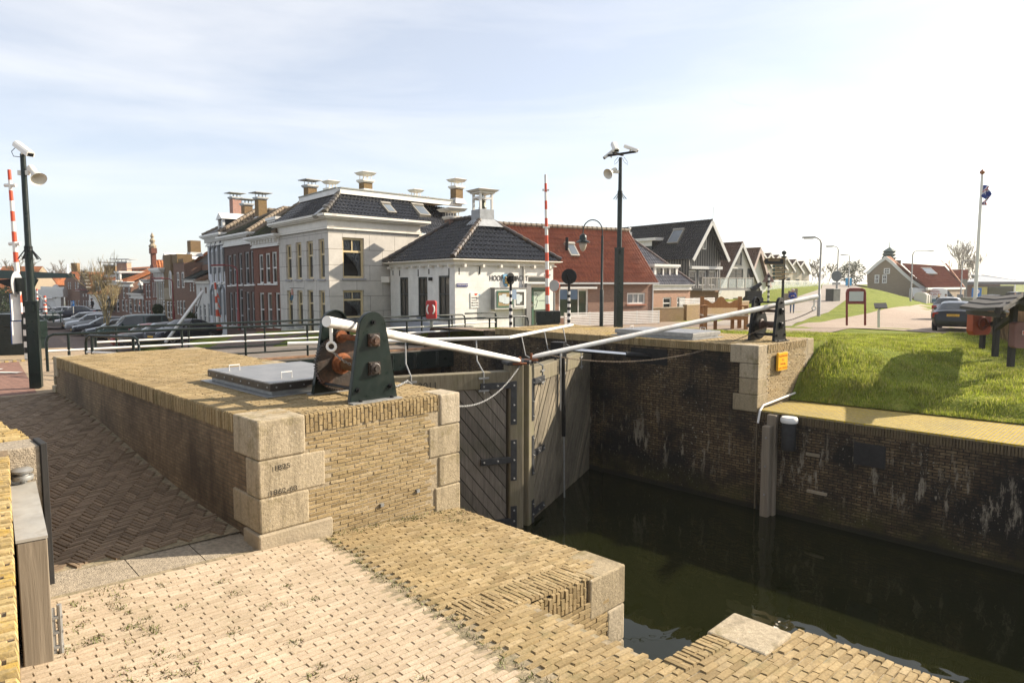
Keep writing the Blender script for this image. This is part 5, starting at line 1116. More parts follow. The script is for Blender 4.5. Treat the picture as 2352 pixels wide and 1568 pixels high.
ov = .28; a = A+(dl-dr)*ov; c = B-(dl+dr)*ov; d_ = D_+(dr-dl)*ov; e = E_+(dl+dr)*ov; m0 = (B+D_)/2 + dl*2.1; m1 = (A+E_)/2 - dl*1.8; zr = 3.18; z0r = ze+.12
b = MB(); pantile(b, [v3(a, z0r), v3(c, z0r), v3(m0, zr), v3(m1, zr)], .235, .32, .032, .032, 6); b.build('roof', M_slate, gh, smooth=50)
b = MB(); pantile(b, [v3(c, z0r), v3(d_, z0r), v3(m0, zr)], .235, .32, .032, .032, 6); b.build('roof', M_slate, gh, smooth=50)
b = MB(); pantile(b, [v3(d_, z0r), v3(e, z0r), v3(m1, zr), v3(m0, zr)], .235, .32, .03); pantile(b, [v3(e, z0r), v3(a, z0r), v3(m1, zr)], .235, .32, .03); b.build('roof', M_slate, gh, smooth=50)
b = MB(); up = Vector((0,0,.06)); [ridge(b, v3(p, zz)+up, v3(q, z2)+up, .12) for p, zz, q, z2 in ((c, z0r, m0, zr), (d_, z0r, m0, zr), (m0, zr, m1, zr), (a, z0r, m1, zr))]
b.build('ridge_tiles', plain('dark_ridge', (.055,.045,.04), .35, var=.5, scale=4, dirt=(.25,.15,.05), dirtscale=3, dirtamt=.6), gh, smooth=40)
chimney(gh, m1+dl*.2, .62, .55, zr-.5, zpx(508, 37.2), math.atan2(dl.y, dl.x), brick('guard_chimney_brick', (.17,.085,.06), (.24,.12,.085), (.26,.22,.18), .21, .06, .01, .35), 'tray', capw=1.75)
tu = thing('bell_turret', 'open white bell turret with grey base on top of the guard house roof', 'bell turret', v3(m0, zr-.5), math.atan2(dl.y, dl.x)); Mt = frame((m0.x, m0.y, 0), math.atan2(dl.y, dl.x)); zb = zpx(503, 33.2)
b = MB(Mt); h_ = .40
i = b.add([(x*.72, y*.72, zb-.40) for x, y in ((-1,-1),(1,-1),(1,1),(-1,1))]); j = b.add([(x*h_, y*h_, zb-.05) for x, y in ((-1,-1),(1,-1),(1,1),(-1,1))]); k_ = b.add([(x*h_, y*h_, zb+.42) for x, y in ((-1,-1),(1,-1),(1,1),(-1,1))])
for k in range(4): b.face((i+k, i+(k+1)%4, j+(k+1)%4, j+k)); b.face((j+k, j+(k+1)%4, k_+(k+1)%4, k_+k))
b.face((k_, k_+1, k_+2, k_+3)); b.build('lead_base', M_leadg, tu)
zt = zb + 1.18
for x in (-1, 1):
    for y in (-1, 1): b = MB(Mt); b.box(x*.32-.05, x*.32+.05, y*.32-.05, y*.32+.05, zb+.42, zt); b.build('post', M_white, tu)
b = MB(Mt); 
for y in (-.33, .33): b.box(-.29, .29, y-.04, y+.04, zb+.95, zb+1.04); b.box(y-.04, y+.04, -.29, .29, zb+.90, zb+.99)
b.build('cross_rail', M_white, tu)
b = MB(Mt); b.box(-.44, .44, -.44, .44, zt, zt+.07)
i = b.add([(x*.48, y*.48, zt+.072) for x, y in ((-1,-1),(1,-1),(1,1),(-1,1))]); j = b.add([(x*.60, y*.60, zt+.17) for x, y in ((-1,-1),(1,-1),(1,1),(-1,1))]); k_ = b.add([(0,0,zt+.30)])
for k in range(4): b.face((i+k, i+(k+1)%4, j+(k+1)%4, j+k)); b.face((j+k, j+(k+1)%4, k_))
b.build('canopy', M_cream, tu)
b = MB(Mt); b.lathe([(.21, zb+.50), (.19, zb+.54), (.15, zb+.66), (.13, zb+.80), (.09, zb+.87), (.03, zb+.90), (.02, zb+1.2)], n=16); b.build('bell', plain('bronze', (.10,.11,.08), .45, .6, var=.3), tu, smooth=50)
# things on the guard house wall
yR = lambda s_, y, z: MR @ Vector((s_, y, z))
s0_, zt_ = onwall(B, D_, 1124, 644.5); s1_, _ = onwall(B, D_, 1154, 644.5)
text('HOOFD', 'lettering', .345, M_ink, gh, yR(s0_, -.012, zt_), dr.to_3d(), (0,0,1), 'LEFT', .006, .80)
s0_, _ = onwall(B, D_, 1174.5, 644.5); text('WACHT', 'lettering', .345, M_ink, gh, yR(s0_, -.012, zt_), dr.to_3d(), (0,0,1), 'LEFT', .006, .80)
cr = thing('coat_of_arms', 'blue painted coat of arms with a golden lion between the wall letters', 'coat of arms', yR(s0_, 0, zt_), math.atan2(dr.y, dr.x)); xs, zc = pxr(B, D_, 1154.5, 1172, 630, 659)[0:2], 0
sx0, sx1, sz0, sz1 = pxr(B, D_, 1154.5, 1172.5, 630, 659); w, hh = sx1-sx0, sz1-sz0
b = MB(MR); b.prism([(sx0, -.05, sz1), (sx0, -.05, sz0+.28), (sx0+w*.12, -.05, sz0+.10), (sx0+w*.5, -.05, sz0), (sx1-w*.12, -.05, sz0+.10), (sx1, -.05, sz0+.28), (sx1, -.05, sz1)], (0,.045,0)); b.build('shield', plain('sky_blue_paint', (.16,.40,.62), .5, var=.1), cr)
b = MB(MR); L = lambda pts, r: b.tube([(sx0+w*x, -.07, sz0+hh*z) for x, z in pts], r, 7)
L([(.50,.30), (.46,.48), (.45,.62), (.55,.78)], [.06,.075,.08,.075]); L([(.55,.78), (.66,.88), (.76,.84)], [.075,.085,.05]); L([(.45,.68), (.28,.74), (.20,.82)], [.05,.04,.03]); L([(.44,.56), (.24,.54), (.14,.60)], [.05,.04,.03]); L([(.47,.38), (.26,.36), (.15,.28)], [.06,.045,.03]); L([(.52,.32), (.62,.20), (.56,.09), (.70,.08)], [.06,.045,.035,.03]); L([(.53,.40), (.80,.42), (.88,.60), (.78,.72)], [.035,.025,.025,.04]); b.build('lion', plain('gold_paint', (.60,.40,.13), .45, var=.15), cr, smooth=True)
r = pxr(B, D_, 1049, 1074, 651, 658.3); st = thing('street_sign', 'blue enamel street name sign on the white guard house wall', 'sign', yR(r[0], 0, r[2]), math.atan2(dr.y, dr.x))
b = MB(MR); b.box(r[0], r[1], -.03, -.003, r[2], r[3]); b.build('panel', plain('ultramarine_enamel', (.03,.035,.20), .3, var=.05), st)
text('WORKUMERDIJK', 'lettering', .09, M_white, st, yR((r[0]+r[1])/2, -.033, r[2]+.05), dr.to_3d(), (0,0,1), sx=.84)
r = pxr(B, D_, 1080, 1098, 672, 707); st = thing('opening_hours_board', 'white opening hours board left of the notice cases on the guard house', 'sign', yR(r[0], 0, r[2]), math.atan2(dr.y, dr.x)); xm = (r[0]+r[1])/2
b = MB(MR); b.box(r[0], r[1], -.03, -.003, r[2], r[3]); b.build('panel', M_white, st)
hz = r[3]-r[2]
for i, s_ in enumerate(('Openingstijden', 'havenkantoor', '9.00u tot 11.00u', '17.00u tot 19.00u')): text(s_, 'lettering', hz*.115, M_ink, st, yR(xm, -.033, r[3]-hz*(.36+.17*i)), dr.to_3d(), (0,0,1), sx=.74)
b = MB(MR); b.poly([(xm, -.034, r[3]-hz*.05), (xm+.18, -.034, r[3]-hz*.05), (xm+.10, -.034, r[3]-hz*.19), (xm, -.034, r[3]-hz*.16)]); b.build('red_mark', M_red, st)
b = MB(MR); b.poly([(xm+.18, -.034, r[3]-hz*.17), (xm+.32, -.034, r[3]-hz*.06), (xm+.30, -.034, r[3]-hz*.20)]); b.build('blue_mark', plain('sky_blue_paint', (0,0,0)), st)
r = pxr(B, D_, 1127, 1199, 662, 709); nc = thing('notice_case', 'double glazed notice case on the sunlit guard house wall', 'notice case', yR(r[0], 0, r[2]), math.atan2(dr.y, dr.x)); xm = r[0]+(r[1]-r[0])*.57
b = MB(MR); b.box(r[0], r[1], -.30, -.02, r[2], r[3]); b.build('case', M_whitew, nc); b = MB(MR); b.box(r[0]-.01, r[0]-.001, -.29, -.03, r[2], r[3]); b.box(r[0]-.05, r[1]+.05, -.34, -.02, r[3], r[3]+.04); b.build('side_panel', plain('grey_porch', (.2,.2,.2)), nc)
for a, c, fm, bg in ((r[0]+.10, xm-.03, plain('mid_green_paint', (.05,.13,.08)), plain('cork', (.34,.25,.13), .9, var=.15, scale=12)), (xm+.05, r[1]-.10, M_whitew, plain('dark_cork', (.07,.065,.055), .8))):
    b = MB(MR); z0, z1 = r[2]+.08, r[3]-.10; [b.box(*q) for q in ((a, a+.07, -.335, -.301, z0, z1), (c-.07, c, -.335, -.301, z0, z1), (a+.07, c-.07, -.335, -.301, z0, z0+.07), (a+.07, c-.07, -.335, -.301, z1-.07, z1))]; dpt = b.build('door_frame', fm, nc)
    b = MB(MR); b.box(a+.07, c-.07, -.312, -.302, z0+.07, z1-.07); b.build('back_board', bg, dpt)
    b = MB(MR)
    for k in range(9): x, z = random.uniform(a+.12, c-.34), random.uniform(z0+.12, z1-.42); b.box(x, x+.20, -.318-.0007*k, -.313, z, z+.28)
    b.build('paper', plain('pinned_paper', (.55,.62,.64), .8, var=.15, scale=2), dpt)
b = MB(MR); s_, _ = onwall(B, D_, 1192+15, 640); b.tube([(s_-.15, -.06, ze-.15), (s_-.15, -.06, zg+.1)], .045, 8); b.build('downpipe', M_cream, gh, smooth=50)
b = MB(); s_, z_ = onwall(A, B, 992, 642); plate_(b, A, B, s_-.06, s_+.06, -.16, -.0, z_-.05, z_+.1); b.build('wall_lamp', M_black, gh)
# lean-to link between the stone house and the guard house
b = MB(); q0, q1 = A+(A-B).normalized()*.1, A + dl*1.4 - dr*.9; plate_(b, (q1.x, q1.y), (A.x, A.y), -.4, 1.6, -.2, .4, .05, .35); b.build('link_canopy', M_cream, gh)

# ------------------------------------------------------------------ the red roofed house
zg = -2.35
B = Vector((8.3, 40.4)); d_ = Vector((-.855, -.52)).normalized(); A = B + d_*10.6; rh_ = thing('red_roof_house', 'low brick house with a long orange red pantile roof and white slat fence', 'house', (B.x, B.y, zg), math.atan2(-d_.y, -d_.x))
n = inward(A, B); ze = .0
wr = [pxr(A, B, 1440.5, 1482, 672.5, 698), pxr(A, B, 1284, 1351, 664, 729)]
b = MB(); facade(b, A, B, zg, ze, wr, .10); back = 4.9; zr = 3.22
C_, E_ = B+n*back, A+n*back; b.poly([(*B, zg), (*C_, zg), (*C_, ze), (*((B+C_)/2), zr-.1), (*B, ze)]); b.poly([(*A, ze), (*((A+E_)/2), zr-.1), (*E_, ze), (*E_, zg), (*A, zg)]); b.build('wall', M_pinkb, rh_)
window(rh_, A, B, wr[0], .10, M_white, .09, (('v', .36), ('v', .64)), sill=plain('clay_sill', (.40,.16,.09), .8), gm=glass('blind_glass', (.20,.21,.22), .12))
window(rh_, A, B, wr[1], .10, M_white, .09, (('v', .68), ('h', .0)), gm=glass('green_glass', (.03,.045,.03), .08))
o_ = .28; b = MB(); pantile(b, [v3(A-n*o_, ze+.05), v3(B-n*o_-d_*.18, ze+.05), v3((B+C_)/2-d_*.18, zr), v3((A+E_)/2, zr)], .21, .36, .062, .022, 6); b.build('roof', M_redt, rh_, smooth=50)
b = MB(); pantile(b, [v3(C_+n*o_-d_*.18, ze+.05), v3(E_+n*o_, ze+.05), v3((A+E_)/2, zr), v3((B+C_)/2-d_*.18, zr)], .265, .36, .038); b.build('roof', M_redt, rh_, smooth=50)
b = MB(); ridge(b, v3((A+E_)/2, zr+.04), v3((B+C_)/2-d_*.2, zr+.04), .13); b.build('ridge_tiles', plain('ridge_clay', (.2,.1,.05)), rh_, smooth=40)
b = MB(); plate_(b, A, B, 0, 10.8, -.36, -.26, ze-.04, ze+.06); s_, _ = onwall(A, B, 1487, 700); plate_(b, A, B, 10.55, 10.62, -.06, -.0, zg, ze-.05); b.build('gutter', M_greyw, rh_)
x0, x1, z0, z1 = wr[1]; b = MB(); plate_(b, A, B, x0-.1, x1+.4, -.30, .0, z1+.02, z1+.14); b.build('window_canopy', M_white, rh_)
nR = (v3(B-n*o_, ze)-v3(A-n*o_, ze)).cross(v3((B+C_)/2, zr)-v3(A-n*o_, ze)).normalized(); nR = nR if nR.z > 0 else -nR
t_ = Vector((-d_.x, -d_.y, 0)); s_ = nR.cross(t_); s_ = s_ if s_.z > 0 else -s_
skylight(rh_, onplane(1320, 590, v3(A-n*o_, ze+.05), nR)+nR*.03, t_, s_, nR, .62, .95)
P = onplane(1302, 575, v3(A-n*o_, ze+.05), nR); b = MB(); b.tube([P, P+Vector((0,0,.72))], .09, 8); b.build('vent_pipe', M_black, rh_)
def slat_fence(label, A, B, z0, z1, n_sl, group='white slat fences'):
    A, B = Vector(A), Vector(B); L = (B-A).length; t = thing('slat_fence', label, 'fence', ((A+B)/2).to_3d()+Vector((0,0,z0)), math.atan2((B-A).y, (B-A).x), group); b = MB()
    for i in range(n_sl): h = (z1-z0)/n_sl; plate_(b, A, B, 0, L, -.03, 0, z0+h*i+h*.12, z0+h*i+h*.78)
    b.build('slats', M_white, t)
    for i in range(int(L/1.7)+2): b = MB(); s_ = min(L-.06, i*1.7); plate_(b, A, B, s_, s_+.06, .005, .06, z0-.05, z1); b.build('post', M_greyw, t)
a0 = A+(B-A).normalized()*onwall(A, B, 1284, 745)[0]; slat_fence('low white slat fence along the foot of the red roofed house', a0-n*.5, B-n*.5-d_*.1, -2.3, -1.55, 8)

# ------------------------------------------------------------------ houses to the right of it
def simple_house(name, label, A, B, back, zg, wm, wins, fm, roof, zr, ze, rm, fw=.09, front='eaves', group=None, barge=None, bm=None, ov=.25, sill=None, cut=0, extra=None):
    """front='eaves': ridge parallel to A-B; 'gable': gable to the front"""
    A, B = Vector(A), Vector(B); d = (B-A).normalized(); n = inward(A, B); W = (B-A).length; h = thing(name, label, 'house', ((A+B)/2).to_3d()+Vector((0,0,zg)), math.atan2(d.y, d.x), group)
    C_, E_ = B+n*back, A+n*back; rs = [q[:4] for q in wins]; b = MB(); lowr = [r for r in rs if r[3] <= ze+.01]
    facade(b, A, B, zg, ze, lowr, .10, tops=[(W, ze), (W/2, zr), (0, ze)][1:2] if front == 'gable' else None)
    if front == 'gable':
        for p, q in ((B, C_), (C_, E_), (E_, A)): b.poly([(*p, zg), (*q, zg), (*q, ze), (*p, ze)])
        b.poly([(*C_, ze), (*E_, ze), (*((C_+E_)/2), zr)])
    else:
        m0, m1 = (A+E_)/2, (B+C_)/2; b.poly([(*B, zg), (*C_, zg), (*C_, ze), (*m1, zr), (*B, ze)]); b.poly([(*E_, zg), (*A, zg), (*A, ze), (*m0, zr), (*E_, ze)]); b.poly([(*C_, zg), (*E_, zg), (*E_, ze), (*C_, ze)])
    b.build('wall', wm, h)
    for q in wins:
        r = q[:4]; k = q[4] if len(q) > 4 else 'window'; bars = q[5] if len(q) > 5 else (DOORB if k == 'door' else SASH)
        window(h, A, B, r, .10 if r[3] <= ze+.01 else -.01, fm if not (len(q) > 6) else q[6], fw, bars, k, sill=sill if k == 'window' else None)
    b = MB()
    if front == 'gable':
        f0, f1 = (A+B)/2-n*ov, (C_+E_)/2; k = (zr-ze)/(W/2); e = .25
        pantile(b, [v3(A-d*e+n*back, ze-k*e+.08), v3(A-d*e-n*ov, ze-k*e+.08), v3(f0, zr+.08), v3(f1, zr+.08)], 0.25, .34, .042, .025, 4); pantile(b, [v3(B+d*e-n*ov, ze-k*e+.08), v3(B+d*e+n*back, ze-k*e+.08), v3(f1, zr+.08), v3(f0, zr+.08)], 0.25, .34, .042, .025, 4)
        b.build('roof', rm, h, smooth=50)
        if barge:
            b = MB()
            for P_, sg in ((A, -1), (B, 1)): b.bar(v3(P_+d*sg*e-n*(ov+.04), ze-k*e-.02), v3(f0-n*.04, zr-.02), .05, .30, up=(0,0,1))
            b.build('bargeboard', barge, h)
        b = MB(); ridge(b, v3(f0, zr+.12), v3(f1, zr+.12), .11); b.build('ridge_tiles', bm or rm, h)
    else:
        m0, m1 = (A+E_)/2-d*.1, (B+C_)/2+d*.1
        pantile(b, [v3(A-n*ov-d*.1, ze), v3(B-n*ov+d*.1, ze), v3(m1, zr+.06), v3(m0, zr+.06)], 0.25, .34, .042, .025, 4); pantile(b, [v3(C_+n*ov+d*.1, ze), v3(E_+n*ov-d*.1, ze), v3(m0, zr+.06), v3(m1, zr+.06)], 0.25, .34, .042, .025, 4); b.build('roof', rm, h, smooth=50)
        b = MB(); ridge(b, v3(m0, zr+.10), v3(m1, zr+.10), .11); b.build('ridge_tiles', bm or rm, h)
    return h, A, B, n, d, W
# dark hipped house with dormer
dd = Vector((.80, .60)); Yd = 47.5
A = Vector(atY(1494, 660, Yd).xy); B = A + dd*((lambda k: (k*A.y-A.x)/(dd.x-k*dd.y))((1584-CX)/F)); zg = -2.4; n = inward(A, B); W = (B-A).length
hh = thing('hipped_house', 'small house with blue black hipped roof, white dormer and a dark green boarded bay', 'house', A.to_3d()+Vector((0,0,zg)), math.atan2(dd.y, dd.x))
ze = onwall(A, B, 1530, 653)[1]; wd = [pxr(A, B, *q) for q in ((1523,1542,683,716), (1555,1574,682,714))]
b = MB(); facade(b, A, B, zg, ze-.05, wd, .1); b.poly([(*A, zg), (*A, ze), (*(A+n*6), ze), (*(A+n*6), zg)]); b.poly([(*B, zg), (*(B+n*6), zg), (*(B+n*6), ze), (*B, ze)]); b.build('wall', brick('salmon_brick', (.42,.20,.13), (.50,.26,.17), (.46,.38,.30), .21, .06, .011, .3), hh)
for r in wd: window(hh, A, B, r, .1, M_white, .09, (('h', .6),))
cornice(hh, A, B, ze-.40, ze, .16, M_white)
m0, m1 = (A+B)/2 + n*2.9, (A+B)/2+n*3.2; za = onwall(m0-dd, m0+dd, 1494, 546)[1]; ap = A + dd*(W*.14) + n*2.6; za = atY(1494, 548, ap.y).z
b = MB(); pantile(b, [v3(A-n*.25-dd*.2, ze), v3(B-n*.25+dd*.2, ze), v3(ap+dd*.15, za), v3(ap, za)], .25, .33, .034, .03, 5); b.build('roof', M_greyt, hh, smooth=50)
b = MB(); pantile(b, [v3(A-n*.25-dd*.2+n*6.5, ze), v3(A-n*.25-dd*.2, ze), v3(ap, za), v3(ap+n*2, za)], .25, .33, .034, .03, 5); b.build('roof', M_slate2, hh, smooth=50)
b = MB(); pantile(b, [v3(ap-dd*3.4+n*.4-Vector((0,0)), za-2.2), v3(ap-dd*.3+n*.2, za-2.2), v3(ap-dd*.2+n*1.2, za-.05), v3(ap-dd*3.4+n*1.5, za-.05)], .25, .33, .03); b.build('roof', M_brownt, hh, smooth=50)
b = MB(); ridge(b, v3(A-n*.25-dd*.2, ze+.06), v3(ap, za+.06), .15); ridge(b, v3(B-n*.25+dd*.2, ze+.06), v3(ap+dd*.15, za+.06), .09); b.build('ridge_tiles', plain('mauve_ridge', (.14,.10,.09), .5, var=.3), hh)
b = MB(); q = ap; b.box(q.x-.14, q.x+.14, q.y-.14, q.y+.14, za-.1, za+.45); b.lathe([(.03, .45), (.03, .62), (.1, .70), (.1, .76), (.0, .84)], (q.x, q.y, za), 8); b.build('finial', M_white, hh)
dormer(hh, A, B, 1513, 1564, 612, 652, 2.6, M_white, M_white, sidem=M_dkgreen)
x0, x1, z0, z1 = pxr(A, B, 1513, 1564, 612, 652); MD = axes((A.x+n.x*.33, A.y+n.y*.33, 0), (dd.x, dd.y, 0), (n.x, n.y, 0), (0,0,1)); b = MB(MD)
for f in (.36, .66): b.box(x0+(x1-x0)*f-.05, x0+(x1-x0)*f+.05, -.02, .1, z0, z1)
b.build('dormer_mullion', M_white, hh)
A2 = A - dd*2.3 - n*.1; b = MB(); plate_(b, A2, A, -.3, 2.25, .0, .3, zg, ze-.5); b.build('green_boarding', plain('green_boarding', (.035,.055,.055), .6, var=.15), hh)
b = MB(); plate_(b, A2, A, -.3, 2.3, -.1, .3, ze-.5, ze-.18); plate_(b, A2, A, 2.25, 2.4, -.12, .3, zg, ze-.3); b.build('bay_fascia', M_white, hh)
w_ = pxr(A2, A, 1481, 1496, 682, 707); 
window(hh, A2, A, pxr(A2, A, 1474.5, 1487, 682, 707), -.005, M_white, .06, ())
slat_fence('tall white slat screen in front of the hipped house', A+dd*.4-n*2.2, B-n*2.0+dd*.2, -2.15, -.98, 11)
# low garden wall
gw = thing('garden_wall', 'low brown brick garden wall in front of the houses', 'wall', (12, 41.5, -2.3), 0)
P0_, P1_, P2_ = Vector(atZ(1499, 737, -2.25).xy), Vector(atZ(1570, 734, -2.25).xy), Vector(atZ(1720, 716, -2.2).xy)
b = MB(); plate_(b, P0_, P1_, 0, (P1_-P0_).length, 0, .25, -2.4, -1.52); plate_(b, P1_, P2_, .5, (P2_-P1_).length, 0, .25, -2.4, -1.40); b.build('brickwork', M_chimb, gw)
b = MB(); plate_(b, P0_, P1_, 0, (P1_-P0_).length, -.02, .27, -1.518, -1.45); plate_(b, P1_, P2_, .5, (P2_-P1_).length, -.02, .27, -1.398, -1.33); b.build('coping', M_stone2, gw)
# black gabled house
dd = Vector((.82, .57)).normalized(); A = Vector(atY(1580, 650, 57).xy); zg = -2.7
B = A + dd*((lambda k: (k*A.y-A.x)/(dd.x-k*dd.y))((1652-CX)/F)); n = inward(A, B); W = (B-A).length
ze = onwall(A, B, 1580, 588)[1]; zr = onwall(A, B, 1617, 510)[1]; zfl = onwall(A, B, 1615, 659)[1]
pw = lambda *q: pxr(A, B, *q)
M_blackboard = NT('black_boarding'); t = M_blackboard; wv = t.n('ShaderNodeTexWave'); t.l(t.uv(), wv.inputs['Vector']); wv.inputs['Scale'].default_value = 1.05
t.set(t.mix(t.ramp(wv.outputs['Fac'], [(.55, g3(0)), (.8, g3(1))]), (.020,.021,.022), (.17,.165,.155)), .6); t.bump(wv.outputs['Fac'], 1, .03); M_blackboard = t.mat
gw_ = plain('grey_barge', (.55,.56,.56), .5, var=.05)
bh, A, B, n, d, W = simple_house('black_gable_house', 'black boarded gable house with white bargeboards and a steel balcony', A, B, 15, zfl-.1, M_blackboard,
    [pw(1583,1600,621,655)+('window', ()), pw(1606,1622,622,655)+('door', (('v', .5),)), pw(1629,1645,622,655)+('window', ()), pw(1613,1621.5,545,573)+('window', ())], M_whitew, None, zr, ze, rooftile('charcoal_tile', (.015,.015,.016), (.03,.03,.03), .4, .5), .07, 'gable', barge=gw_, ov=.7)
b = MB(); facade(b, A+n*.15, B+n*.15, zg, zfl-.1, [pxr(A, B, 1575,1588,686,716), pxr(A, B, 1612,1632,683,716)], .1); b.poly([(*(A+n*.15), zg), (*(A+n*.15), zfl), (*(A+n*15), zfl), (*(A+n*15), zg)]); b.poly([(*(B+n*.15), zg), (*(B+n*15), zg), (*(B+n*15), zfl), (*(B+n*.15), zfl)]); b.build('ground_floor_wall', brick('salmon_brick', (0,0,0), (0,0,0), (0,0,0)), bh)
window(bh, A+n*.15, B+n*.15, pxr(A, B, 1575,1588,686,716), .1, M_greyw, .1, (), 'door', gm=plain('grey_door', (.30,.33,.34), .5)); window(bh, A+n*.15, B+n*.15, pxr(A, B, 1612,1632,683,716), .1, M_dkw, .08, (('v', .33), ('v', .66)), 'door')
b = MB(); _, z_ = onwall(A, B, 1615, 615); plate_(b, A, B, .1, W-.1, -.32, .0, z_-.12, z_+.12); b.build('awning_box', gw_, bh)
M_railg = plain('grey_rail', (.33,.31,.28), .5, .2, var=.1)
zb_ = zfl; zt_ = onwall(A, B, 1590, 637)[1]; b = MB(); plate_(b, A, B, .0, W+2.6, -1.5, .0, zb_-.28, zb_-.10); bal = b.build('balcony', plain('grey_porch', (.2,.2,.2)), bh)
b = MB(); 
for y in (-1.5,): plate_(b, A, B, 0, W+2.6, y, y+.06, zt_-.06, zt_); 
for i in range(7): s_ = i*(W+2.55)/6; plate_(b, A, B, s_, s_+.08, -1.5, -1.44, zb_-.3, zt_)
for i in range(14): plate_(b, A, B, .0+i*W*.5/14, .03+i*W*.5/14, -1.49, -1.46, zb_-.1, zt_-.06)
b.build('balcony_rail', M_railg, bal)
t = NT('frosted_screen'); tr = t.n('ShaderNodeBsdfTransparent'); ms = t.n('ShaderNodeMixShader'); t.set((.55,.60,.58), .15); ms.inputs[0].default_value = .35; t.l(tr.outputs[0], ms.inputs[1]); t.l(t.b.outputs[0], ms.inputs[2]); t.l(ms.outputs[0], t.out.inputs[0]); M_screen = t.mat
b = MB(); plate_(b, A, B, W*.5, W+2.55, -1.475, -1.465, zb_-.05, zt_-.1); b.build('glass_screen', M_screen, bal)
nR = Vector((-d.x*(zr-ze), -d.y*(zr-ze), W/2)).normalized(); t_ = Vector((-n.x, -n.y, 0)); s_ = nR.cross(t_); s_ = s_ if s_.z > 0 else -s_
skylight(bh, onplane(1545, 560, v3(A, ze+.1), nR)+nR*.05, t_, s_, nR, 1.2, 1.5)
q = A + n*6; M = axes((q.x, q.y, 0), (n.x, n.y, 0), (d.x, d.y, 0), (0,0,1)); zz = onwall(q, q+n, 1450, 560)[1]; b = MB(M); b.box(-1.5, 7, .4, 2.2, ze+.3, ze+1.5); b.build('roof_box', M_dkgreen, bh); b = MB(M); b.box(-2.2, 7.3, .1, 2.3, ze+1.5, ze+1.75); b.box(-1.5, 7, .36, .40, ze+1.05, ze+1.5); b.build('roof_box_fascia', M_white, bh)
b = MB(); f0 = (A+B)/2-n*.75; b.tube([v3(f0, zr), v3(f0, zr+1.2)], .03, 6); b.build('gable_spike', M_white, bh)
# white gable house
dd = Vector((.82, .57)).normalized(); A = Vector(atY(1651, 650, 63).xy); B = A + dd*((lambda k: (k*A.y-A.x)/(dd.x-k*dd.y))((1741-CX)/F)); zg = -2.8; pw = lambda *q: pxr(A, B, *q)
W = (B-A).length; zr = onwall(A, B, 1696, 560)[1]; ze = onwall(A, B, 1738, 664)[1]
wh, A, B, n, d, W = simple_house('white_gable_house', 'white plastered gable house with steep brown roof and dark windows', A, B, 12, zg, plain('warm_white_render', (.70,.67,.62), .85, var=.05, dirt=(.5,.46,.4), dirtscale=1, dirtamt=.4),
    [pw(1690,1703,580,608)+('window', ()), pw(1675,1706,617,656)+('window', (('v', .5), ('h', .68))), pw(1717,1729,617,662)+('door', (('h', .5),)), pw(1662,1674,686,703)+('window', ()), pw(1684,1698,684,703)+('window', ())], M_dkw, None, zr, ze, M_brownt, .09, 'gable', barge=gw_, ov=.25, sill=M_sill)
# pink-trimmed gable behind and the terrace of six gables
A = Vector(atY(1712, 650, 76).xy); B = A + dd*((lambda k: (k*A.y-A.x)/(dd.x-k*dd.y))((1757-CX)/F)); zr = onwall(A, B, 1726, 572)[1]; ze = onwall(A, B, 1750, 650)[1]
simple_house('gable_house', 'steep gable with pinkish bargeboards just behind the white gable house', A, B, 10, -2.6, M_wbrick, [], M_whitew, None, zr, ze, M_brownt, .08, 'gable', barge=plain('pinkish_barge', (.50,.40,.36), .6), ov=.5)
ap = [(1745, 580), (1764.6, 584), (1783, 588), (1801, 592), (1822.7, 598), (1841, 602)]; Yr = [104, 110, 116, 122, 128, 134]
labs = ('nearest white gable of the pale terrace, beside the pink-trimmed gable', 'second white gable of the pale terrace', 'third white gable of the pale terrace, left of the signpost', 'fourth white gable of the pale terrace, partly behind the signpost', 'fifth white gable of the pale terrace, right of the signpost', 'last white gable of the pale terrace before the bare trees')
for (px, py), Y, lb in zip(ap, Yr, labs):
    P = Vector(atY(px, 640, Y).xy); d = Vector((.85, .52)).normalized(); w = 2.35; A, B = P-d*w, P+d*w; zr = atY(px, py, Y).z; ze = zr-2.15; W = 2*w
    simple_house('terrace_house', lb, A, B, 9, -2, plaster_blocks('pale_render', (.60,.54,.46), (.5,.44,.37), 2, 40), [(1.2, 2.6, ze-.2+.1-1.6, ze-.1), (W-2.4, W-.9, ze-3.6, ze-2.2), (.6, 1.7, -1.9, ze-1.9, 'door')] if False else [(1.7, 2.9, ze-.3, ze+.8), (.5, 1.7, ze-2.7, ze-1.3), (2.9, 4.1, ze-2.7, ze-1.3)], M_greyw, None, zr, ze, M_brownt, .12, 'gable', group='terrace of six pale gables', barge=M_white, ov=.4)
# glass balustrade fence along the dike road
ft = thing('glass_fence', 'long low fence of pale glass panels in front of the pale terrace', 'fence', (52, 100, -.6), 0)
P0_, P1_ = Vector(atY(1740, 660, 78).xy), Vector(atY(1934, 652, 128).xy); L = (P1_-P0_).length
b = MB(); plate_(b, P0_, P1_, 0, L, 0, .03, -.95, .25); b.build('glass_panels', M_screen, ft); b = MB(); plate_(b, P0_, P1_, 0, L, -.03, .06, .26, .36); b.build('hand_rail', M_whitew, ft)
for i in range(16): b = MB(); plate_(b, P0_, P1_, i*L/16, i*L/16+.12, .035, .12, -1.1, .28); b.build('post', M_whitew, ft)

